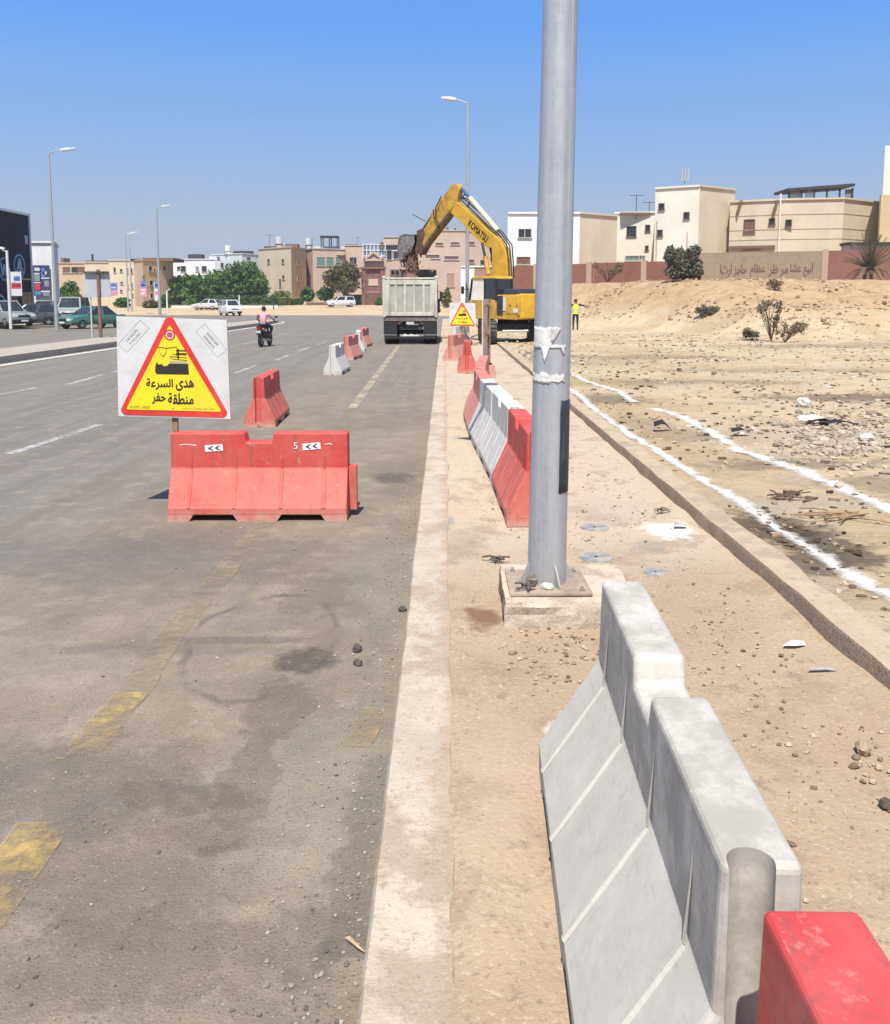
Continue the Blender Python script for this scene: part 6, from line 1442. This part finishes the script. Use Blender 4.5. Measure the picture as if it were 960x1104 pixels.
# ------------------------------------------------------------------ cars
def car(name, label, px, Y, rz, paint, kind='sedan', L=4.4, Wd=1.74, H=1.45, z=None, group='cars in the background', scale=1.0):
    b = W(px, 322, Y); t = thing(name, label, 'car' if kind != 'van' else 'van', (b.x, Y, zg(b.x, Y) + .05 if z is None else z), rz, group); t.scale = (scale,) * 3
    h = L / 2; w2 = Wd / 2; zb = .28; belt = {'sedan': .88, 'suv': 1.0, 'van': 1.15, 'hatch': .92}[kind]
    hood = {'sedan': .84, 'suv': .98, 'van': 1.05, 'hatch': .88}[kind]
    side = [(-h, .42), (-h + .05, belt - .06), (-h + .3, belt), (h - 1.15, belt), (h - .95, hood + .02), (h - .2, hood - .1), (h, hood - .26), (h, .4), (h - .15, zb), (-h + .15, zb)]
    if kind == 'van': side = [(-h, .42), (-h + .03, belt), (h - .7, belt), (h - .25, belt - .1), (h, .85), (h, .4), (h - .15, zb), (-h + .15, zb)]
    m = MB(); m.px(side, -w2, w2); body = m.build('body', paint, t, bevel=.06, smooth=True)
    rf = {'sedan': (-h + .75, -h + 1.45, h - 2.05, h - 1.2), 'suv': (-h + .06, -h + .3, h - 1.95, h - 1.2), 'van': (-h + .04, -h + .15, h - 1.3, h - .6), 'hatch': (-h + .1, -h + .6, h - 2.0, h - 1.2)}[kind]
    yb0, yt0, yt1, yb1 = rf; wi = w2 - .05; wt = w2 - .2
    m = MB(); m.add([(-wi, yb0, belt - .02), (wi, yb0, belt - .02), (wi, yb1, belt - .02), (-wi, yb1, belt - .02), (-wt, yt0, H - .03), (wt, yt0, H - .03), (wt, yt1, H - .03), (-wt, yt1, H - .03)], [(3, 2, 1, 0), (4, 5, 6, 7), (0, 1, 5, 4), (1, 2, 6, 5), (2, 3, 7, 6), (3, 0, 4, 7)])
    m.build('cabin', paint, t, bevel=.03)
    m = MB(); m.box(-wt - .02, wt + .02, yt0 - .02, yt1 + .02, H - .06, H); m.build('roof', paint, t, bevel=.025)
    def quad(nm, P_, off):
        q = MB(); c = [Vector(p) for p in P_]; nn = (c[1] - c[0]).cross(c[2] - c[0]).normalized(); ctr = sum(c, Vector()) / 4
        if nn.dot(Vector(off)) < 0: nn = -nn
        c = [ctr + (p - ctr) * .86 for p in c]; q.add([p + nn * .012 for p in c] + [p - nn * .02 for p in c], [(0, 1, 2, 3), (7, 6, 5, 4), (0, 4, 5, 1), (1, 5, 6, 2), (2, 6, 7, 3), (3, 7, 4, 0)]); q.build(nm, M_GLASS, t)
    quad('windscreen', [(-wi, yb1, belt), (wi, yb1, belt), (wt, yt1, H - .04), (-wt, yt1, H - .04)], (0, 1, .3)); quad('rear_window', [(-wi, yb0, belt), (wi, yb0, belt), (wt, yt0, H - .04), (-wt, yt0, H - .04)], (0, -1, .3))
    for s in (-1, 1):
        ym, ymt = (yb0 + yb1) / 2, (yt0 + yt1) / 2
        quad('side_window', [(s * wi, ym + .03, belt), (s * wi, yb1, belt), (s * wt, yt1, H - .04), (s * wt, ymt + .03, H - .04)], (s, 0, .2)); quad('side_window', [(s * wi, yb0, belt), (s * wi, ym - .03, belt), (s * wt, ymt - .03, H - .04), (s * wt, yt0, H - .04)], (s, 0, .2))
        for y in (h - .82, -h + .8): wheel(t, (s * (w2 - .1), y, .31), .31, .2)
        q = MB(); q.box(s * (w2 - .32) - .17, s * (w2 - .32) + .17, h - .05, h + .015, hood - .32, hood - .17); q.build('headlight', M_LWH, t, bevel=.01)
        q = MB(); q.box(s * (w2 - .25) - .13, s * (w2 - .25) + .13, -h - .015, -h + .05, belt - .3, belt - .1); q.build('tail_light', M_LRED, t, bevel=.01)
        q = MB(); q.box(s * w2 - .02, s * w2 + s * .16 + .02, yb1 - .3, yb1 - .2, belt, belt + .13); q.build('mirror', paint, t)
    q = MB(); q.box(-.42, .42, h - .03, h + .012, hood - .33, hood - .2); q.build('grille', M_BLK_PL, t)
    for s, nm in ((1, 'front_bumper'), (-1, 'rear_bumper')): q = MB(); q.box(-w2 + .02, w2 - .02, s * h - .06, s * h + .06, .3, .5); q.build(nm, M_BLK_PL if kind in ('suv', 'van') else paint, t, bevel=.02)
    for s in (1, -1): q = MB(); q.box(-.24, .24, s * h + (.061 if s > 0 else -.07), s * h + (.07 if s > 0 else -.061), .36, .47); q.build('number_plate', pm('white plate', (.65, .65, .63), .5, .05), t)
    return t
def cp(n, c): return pm('car paint ' + n, c, .25, .06, 1, dirt=(.3, .27, .23), dirt_amt=.25, spec=.6)
car('parked_car', 'green saloon car parked facing the road, behind the grey sign back', 98, 61.5, PI - rad(30), cp('green', (.05, .15, .115)), z=0, scale=1.04)
car('parked_car', 'silver white pickup style car with a pale front at the left edge', 5, 61, PI + rad(55), cp('silver', (.25, .26, .28)), 'suv', 4.6, 1.8, 1.75, z=.14)
car('parked_car', 'dark grey hatchback parked second from the left edge', 29, 63.5, rad(118), cp('dark grey', (.06, .064, .07)), 'hatch', 4.2, 1.75, 1.5, z=.14)
car('parked_car', 'mid grey car parked in front of the narrow white building', 47, 69, rad(100), cp('mid grey', (.09, .097, .105)), 'suv', 4.5, 1.8, 1.7, z=.14)
car('parked_van', 'white and grey minibus standing behind the green saloon', 79, 70, PI + rad(12), cp('grey white', (.26, .275, .275)), 'van', 4.8, 1.85, 2.0, z=.14)
car('minivan', 'white minivan driving along the cross road by the trees', 248, 107, PI + rad(28), cp('white', (.68, .69, .70)), 'van', 4.3, 1.7, 1.85, z=.02)
car('parked_car', 'white estate car parked under the olive brown tree', 367, 140, rad(112), cp('pearl white', (.60, .61, .63)), 'suv', 4.5, 1.75, 1.65)
car('parked_car', 'small car with a white roof beside the pink flowered bush', 223, 128, rad(80), cp('cream', (.55, .54, .52)), 'hatch', 4.0, 1.65, 1.5)

# ------------------------------------------------------------------ lamps and posts further off
def lampat(label, px, ytop, Yd, arm, az=0, rz0=None, **kw):
    p = W(px, ytop, Yd); x = W(px, 345, Yd).x; zb = rz0 if rz0 is not None else .1
    return lamp(label, (x, Yd, zb), p.z - zb, arm, az, **kw)
lampat('tall grey street lamp on the left in front of the navy building', 61, 164, 55, [.75], r0=.115, r1=.06, head=1.35)
lampat('grey street lamp beside the low spreading green tree', 173, 224, 87, [.5], r0=.15, r1=.08, head=1.3)
lampat('far slim street lamp left of the orange tan house', 139, 253, 122, [.3], r0=.12, r1=.06, head=1.2)
lampat('far slim street lamp, the right hand one of the close pair', 143, 252, 124, [.3], r0=.12, r1=.06, head=1.4)
lampat('tall street lamp rising behind the excavator boom', 504, 110, 44, [-.55], r0=.11, r1=.06, head=1.1)
lampat('short white lamp with a bent top in front of the navy building', 11.5, 270, 57.5, [-.12], r0=.1, r1=.08, mat=pm('white lamp paint', (.62, .62, .6), .5, .1), head=.5, group='short white posts')
lampat('white leaning post before the hedge, by the street lamp', 181, 313, 118, [.15], r0=.12, r1=.1, mat=pm('white lamp paint', (.62, .62, .6)), head=.3, group='short white posts')
for lab, px, yt, yb, Y in (('slim white post behind the white minivan', 258, 318, 333, 132), ('thin dark post beside the yellow green shrub', 295, 326, 333, 130)):
    a = W(px, yt, Y); zb = zg(a.x, Y); t = thing('post', lab, 'post', (a.x, Y, zb)); m = MB(); m.cyl((0, 0, -.1), (0, 0, a.z - zb), .09, n=8); m.build('shaft', cWh if 'white' in lab else M_STEEL, t); m = MB(); m.cyl((0, 0, a.z - zb), (0, 0, a.z - zb + .08), .12, n=8); m.build('cap', M_STEEL, t)
# back of a road sign on the median
p = G(109, 364, .22); t = thing('road_sign', 'grey back of a square road sign on a brown post with a crossbar', 'road sign', (p.x, p.y, .22)); k_ = p.y / FPX
m = MB(); zt_ = W(108, 290.5, p.y).z - .22; m.box(-.06, .06, -.06, .06, 0, zt_); m.build('post', pm('rusty brown post', (.20, .11, .085), .8, .2, 4), t)
za, zb = W(100, 294, p.y).z - .22, W(100, 320.5, p.y).z - .22
m = MB(); m.box(-16.5 * k_, 11.5 * k_, .065, .1, zb, za); m.build('panel', pm('sign back grey', (.42, .43, .45), .5, .05), t)
m = MB(); m.box(-15 * k_, 11 * k_, -.1, .064, za - .02, za + .06); m.build('crossbar', M_STEEL, t)
m = MB(); m.box(-10.5 * k_ - .03, -10.5 * k_ + .03, .11, .17, .0, zb + .3); m.build('second_post', M_FR, t)

# ------------------------------------------------------------------ loose stones, litter and small things
def stones(name, pts, mat, kind='stuff', flat=.7):
    m = MB()
    for (x, y, z, r) in pts:
        n, k = (6, 4) if r < .03 else (8, 5)
        b0 = len(m.v); m.ball((0, 0, 0), (r * random.uniform(.8, 1.4), r * random.uniform(.7, 1.2), r * flat * random.uniform(.7, 1.2)), n, k, jit=.28)
        a = random.uniform(0, 6); ca, sa = math.cos(a), math.sin(a)
        for i in range(b0, len(m.v)):
            q = m.v[i]; m.v[i] = (x + q[0] * ca - q[1] * sa, y + q[0] * sa + q[1] * ca, z + q[2] + r * flat * .35)
    return tag(m.build(name, mat, clean=False), kind=kind)
def m_stone(name, a, b):
    k = NT(name); g = k.n('ShaderNodeNewGeometry'); r = g.outputs['Random Per Island']; col = k.mix(r, a, b); k.bump(k.noise(k.pos(), 60, 4), .5, .01); return k.done(col, .95, 0, .1)
ST_SAND = m_stone('sandy stones', (.16, .115, .075), (.50, .40, .29)); ST_GREY = m_stone('grey stones', (.12, .105, .09), (.40, .36, .31)); ST_PALE = m_stone('pale rubble', (.24, .195, .14), (.48, .41, .31)); ST_DARK = m_stone('dark clods', (.055, .04, .03), (.2, .14, .09))
P = []
for _ in range(3400):
    y = 1.2 + 12 * random.random() ** 1.8; x = random.uniform(.1, 2.05)
    if fb(x, y, 1.3, 3, 4) + random.uniform(-.35, .35) < -.02: continue
    if .3 < x < 1.05 and 1 < y < 3.5: continue
    P.append((x, y, PAVE + .003, random.choice((.003, .004, .004, .006, .008, .011)) * random.uniform(.7, 1.3)))
for (px, py, s_, n, r) in ((545, 690, 45, 60, .012), (600, 700, 40, 50, .011), (855, 690, 45, 30, .010), (890, 780, 60, 40, .009), (930, 810, 40, 20, .014), (800, 640, 40, 25, .01), (535, 530, 25, 30, .012), (500, 640, 20, 40, .008), (620, 690, 30, 30, .012)):
    for _ in range(n):
        q = G(px + random.gauss(0, s_), py + random.gauss(0, s_ * .5), PAVE)
        if .06 < q.x < 2.06: P.append((q.x, q.y, PAVE + .003, r * random.uniform(.3, 1.3)))
stones('pavement_gravel', P, ST_SAND)
P = []
for _ in range(1500):
    y = 1.9 + 10 * random.random() ** 2; x = -.26 - abs(random.gauss(0, .16)) if random.random() < .6 else random.uniform(-2.2, -.3)
    P.append((x, y, .002, random.choice((.0025, .003, .004, .005, .007)) * random.uniform(.7, 1.3)))
stones('road_grit', P, ST_GREY)
P = []
for _ in range(9000):
    y = 3 + 36 * random.random() ** 1.5; x = 2.45 + (3 + y * .75) * random.random()
    if fb(x, y, .6, 4, 14) + random.uniform(-.3, .3) < .0: continue
    P.append((x, y, zg(x, y), random.choice((.005, .007, .009, .012, .016, .024)) * random.uniform(.7, 1.4)))
stones('lot_gravel', P, ST_SAND)
P = []
for _ in range(1500):
    y = 4 + 45 * random.random() ** 1.3; x = 2.6 + (3 + y * .7) * random.random()
    if fb(x, y, .45, 4, 24) + random.uniform(-.2, .2) < .15: continue
    P.append((x, y, zg(x, y), random.choice((.012, .018, .024, .035)) * random.uniform(.7, 1.5)))
for (px, py, sx, n) in ((840, 560, 35, 70), (880, 590, 30, 60), (820, 610, 40, 50), (650, 435, 25, 60), (700, 385, 40, 60), (880, 437, 60, 110), (905, 460, 40, 60), (755, 460, 12, 16), (800, 465, 10, 12)):
    for _ in range(n):
        q = G(px + random.gauss(0, sx), py + random.gauss(0, sx * .22), .2)
        if q.x > 2.5: P.append((q.x, q.y, zg(q.x, q.y), random.uniform(.008, .035)))
stones('dark_clods', P, ST_DARK, flat=.45)
P = []
for _ in range(900):
    q = G(905 + random.gauss(0, 38), 468 + random.gauss(0, 17), .2); P.append((q.x, q.y, zg(q.x, q.y), random.choice((.012, .02, .03, .05)) * random.uniform(.6, 1.3)))
for _ in range(500):
    q = G(560 + random.gauss(0, 28), 384 + random.gauss(0, 7), .2)
    if q.x > 2.5: P.append((q.x, q.y, zg(q.x, q.y), random.uniform(.02, .09)))
for _ in range(700):
    x = random.uniform(7, 22); y = random.uniform(26, 46); P.append((x, y, zg(x, y), random.uniform(.02, .06)))
stones('rubble', P, ST_PALE)
# flat litter and dry crumbs lying over the lot: torn bags, leaf bits, cardboard
def m_litter():
    k = NT('mixed litter'); g = k.n('ShaderNodeNewGeometry'); r = g.outputs['Random Per Island']; rp = k.n('ShaderNodeValToRGB'); k.l(r, rp.inputs[0]); rp.color_ramp.interpolation = 'CONSTANT'
    for i, (p_, c_) in enumerate(((0, (.06, .047, .036)), (.22, (.15, .105, .07)), (.48, (.27, .2, .13)), (.7, (.42, .33, .22)), (.92, (.6, .57, .52)))):
        e = rp.color_ramp.elements[i] if i < 2 else rp.color_ramp.elements.new(p_); e.position = p_; e.color = (*c_, 1)
    return k.done(rp.outputs[0], .9, 0, .1)
m = MB(); cnt = 0
while cnt < 3600:
    y = 3.2 + 44 * random.random() ** 1.35; x = 2.4 + (2.5 + y * .72) * random.random()
    if fb(x, y, .4, 4, 31) + random.uniform(-.25, .25) < -.02: continue
    cnt += 1; z = zg(x, y); s_ = random.choice((.006, .009, .012, .016, .022, .03)) * random.uniform(.7, 1.4) * (1 + y * .018); a = random.uniform(0, 6); n = random.choice((4, 5, 6)); pts = []
    for i in range(n):
        th = a + 2 * PI * i / n; rr_ = s_ * random.uniform(.5, 1.3); pts.append((x + rr_ * math.cos(th) * 1.5, y + rr_ * math.sin(th), z + .004 + random.uniform(0, s_ * .55)))
    m.add([(p_[0], p_[1], p_[2] + .004) for p_ in pts] + [(p_[0], p_[1], z - .01) for p_ in pts], [tuple(range(n))] + [(i, (i + 1) % n, n + (i + 1) % n, n + i) for i in range(n)])
tag(m.build('litter', m_litter(), clean=False), kind='stuff')
P = []
while len(P) < 1300:
    x = random.uniform(6.5, 24); y = random.uniform(38, 66); z = zg(x, y)
    if z < .7 or fb(x, y, .3, 4, 41) + random.uniform(-.25, .25) < .02 - .25 * sm(14, 8, x): continue
    P.append((x, y, z, random.choice((.03, .04, .06, .09)) * random.uniform(.7, 1.5)))
stones('bank_clods', P, m_stone('bank clods', (.24, .16, .095), (.50, .37, .235)))
def one_stone(label, px, py, z, r, mat, name='stone', flat=.75):
    q = G(px, py, z); m = MB(); m.ball((0, 0, r * flat * .6), (r, r * .8, r * flat), 11, 7, jit=.17); o = m.build(name, mat, smooth=False, loc=(q.x, q.y, zg(q.x, q.y) if q.x > 2.2 else z)); o.rotation_euler.z = random.uniform(0, 6)
    return tag(o, label, 'stone')
M_ST1 = pm('dark stone', (.10, .085, .07), .95, .35, 20, .5, 60); M_ST2 = pm('tan stone', (.34, .26, .17), .95, .3, 20, .5, 60); M_ST3 = pm('white lump', (.50, .475, .42), .95, .15, 20, .5, 60); M_CLOD = pm('grey clod', (.16, .14, .115), .95, .4, 40, .8, 60)
one_stone('small dark stone on the road, farther of two by the kerb', 385, 702, 0, .034, M_ST1); one_stone('small dark stone on the road, nearer of two by the kerb', 386, 717, 0, .028, M_ST1)
one_stone('dark stone against the kerb edge above the pair on the road', 434, 659, 0, .03, M_ST1); one_stone('tan stone on the pavement right of the grey barrier', 931, 811, PAVE + .005, .04, M_ST2)
one_stone('dark pebble below the tan stone near the right edge', 957, 871, PAVE + .005, .03, M_ST1)
one_stone('round grey clod lying on the base plate of the lamp post', 576, 630, zt + .016, .05, M_CLOD, 'clod', .9); one_stone('pale lump beside the clod on the lamp base plate', 590, 635, zt + .016, .04, M_ST3, 'clod', .6)
one_stone('white rubble boulder at the left of the rubble patch', 866, 437, .25, .13, M_ST3, 'boulder'); one_stone('pale block in the rubble patch at the right edge', 935, 470, .25, .11, M_ST3, 'boulder', .6)
def scrap(label, px, py, z, pts, mat, cat='litter', name='paper_scrap', rz=0, lift=.012):
    """a crumpled flat scrap with thickness"""
    q = G(px, py, z); m = MB(); n = len(pts)
    top = [(x, y, .004 + lift * (.5 + .5 * math.sin(i * 2.1))) for i, (x, y) in enumerate(pts)]
    m.add(top + [(x, y, zz - .003) for x, y, zz in top] + [(0, 0, lift * 1.3 + .004), (0, 0, lift * 1.3)], [(i, (i + 1) % n, 2 * n) for i in range(n)] + [(n + (i + 1) % n, n + i, 2 * n + 1) for i in range(n)] + [(i, n + i, n + (i + 1) % n, (i + 1) % n) for i in range(n)])
    return tag(m.build(name, mat, loc=(q.x, q.y, z if z <= PAVE + .02 else zg(q.x, q.y) + .01), rz=rz), label, cat)
M_PAP2 = pm('white litter', (.68, .68, .67), .8, .08, 9); M_PAPG = pm('grey litter', (.36, .33, .32), .8, .15, 9); M_LEAF = pm('dry leaf', (.45, .34, .2), .8, .2, 12)
scrap('white paper scrap on the pavement by the old edging', 857, 696, PAVE + .012, [(-.07, -.02), (-.01, -.035), (.06, .0), (.065, .04), (.0, .045), (-.05, .01)], M_PAP2)
scrap('grey cardboard sliver below the white paper scrap', 886, 723, PAVE + .012, [(-.07, -.008), (.0, -.014), (.07, -.01), (.065, .012), (-.05, .012)], M_PAPG)
scrap('dry yellow leaf on the road by the kerb', 383, 1021, .002, [(-.035, .03), (-.02, .03), (.03, -.02), (.034, -.034), (.01, -.02)], M_LEAF, 'leaf', 'dry_leaf')
scrap('black plastic scrap standing on the sand between the chalk lines', 714, 461, .25, [(-.12, -.05), (.0, -.08), (.13, -.04), (.1, .07), (-.1, .08)], M_BLK_PL, 'litter', 'plastic_scrap', lift=.12)
scrap('dark plastic scrap on the sand close to the far chalk line', 798, 466, .25, [(-.13, -.05), (.02, -.08), (.14, -.03), (.1, .07), (-.1, .06)], M_BLK_PL, 'litter', 'plastic_scrap', lift=.08)
scrap('black sheet lying along the back of the rubble patch', 900, 455, .25, [(-.35, -.06), (.1, -.12), (.4, -.02), (.28, .1), (-.02, .03), (-.2, .12)], M_BLK_PL, 'litter', 'plastic_scrap', lift=.07)
scrap('torn white rag beside the white boulder', 878, 452, .25, [(-.25, -.1), (.1, -.12), (.35, .0), (.2, .15), (-.2, .1)], M_PAP2, 'litter', 'rag', lift=.1)
scrap('twisted pale litter in the spilt powder by the edging', 732, 568, PAVE + .02, [(-.05, -.03), (.05, -.04), (.07, .03), (-.02, .05)], M_PAPG, lift=.03)
M_COVER = pm('blue grey cover plate', (.26, .26, .255), .9, .25, 8, dirt=(.42, .335, .24), dirt_amt=1.0, dirt_sc=9)
for lab, px, py, r in (('blue grey round cover plate right of the lamp post', 643, 600, .125), ('dusty grey round cover plate by the end of the grey barrier', 707, 616, .085), ('nearly buried cover plate beyond the lamp post', 641, 568, .12)):
    q = G(px, py, PAVE + .01); t = thing('cover_plate', lab, 'cover plate', (q.x, q.y, PAVE - .005), 0, 'round cover plates in the pavement')
    m = MB(); m.cyl((0, 0, 0), (0, 0, .013), r, r * .97, n=26); m.build('lid', M_COVER, t); m = MB(); m.cyl((0, 0, .013), (0, 0, .017), r * .1, n=8); m.build('lifting_eye', M_STEEL, t)
def twigs(label, px, py, z, n, L, mat, name='twig_bundle'):
    q = G(px, py, z); m = MB(); rnd = random.Random(int(px + py))
    for i in range(n):
        a = rnd.uniform(-.5, .5) + (0 if rnd.random() < .7 else 1.2); l = L * rnd.uniform(.4, 1); c = Vector((rnd.gauss(0, L * .25), rnd.gauss(0, L * .2), .01 + rnd.random() * .03)); d = Vector((math.cos(a), math.sin(a), rnd.uniform(-.05, .1))) * l / 2
        m.tube([c - d, c + Vector((0, rnd.gauss(0, .02), .01)), c + d], rnd.uniform(.003, .007) * (1 if z < .2 else 1.6), 5)
    return tag(m.build(name, mat, loc=(q.x, q.y, zg(q.x, q.y) if q.x > 2.2 else z), clean=False), label, 'twigs')
twigs('dark twigs on the pavement left of the lamp post', 535, 606, PAVE + .01, 10, .11, M_ST1); twigs('twigs lying over the burnt patch by the near chalk line', 850, 535, .22, 9, .35, M_BARK); twigs('small twigs on the base plate of the lamp post', 568, 636, zt + .017, 5, .1, M_ST1)
twigs('fan of dry palm litter between the two chalk lines', 905, 556, .22, 10, .4, M_WOOD); twigs('dry twigs on the edge of the lot near the white powder', 712, 552, PAVE + .02, 9, .12, M_ST1)

# thin dusty air over the whole place
m = MB(); m.box(-3060, 3060, -75, 4600, -1.3, 19)
k = NT('dusty air'); k.t.nodes.remove(k.b); pv = k.n('ShaderNodeVolumePrincipled'); pv.inputs['Color'].default_value = (.93, .94, .96, 1); pv.inputs['Density'].default_value = .0005; pv.inputs['Anisotropy'].default_value = .2
k.l(pv.outputs[0], k.out.inputs['Volume'])
tag(m.build('haze', k.m), kind='stuff')
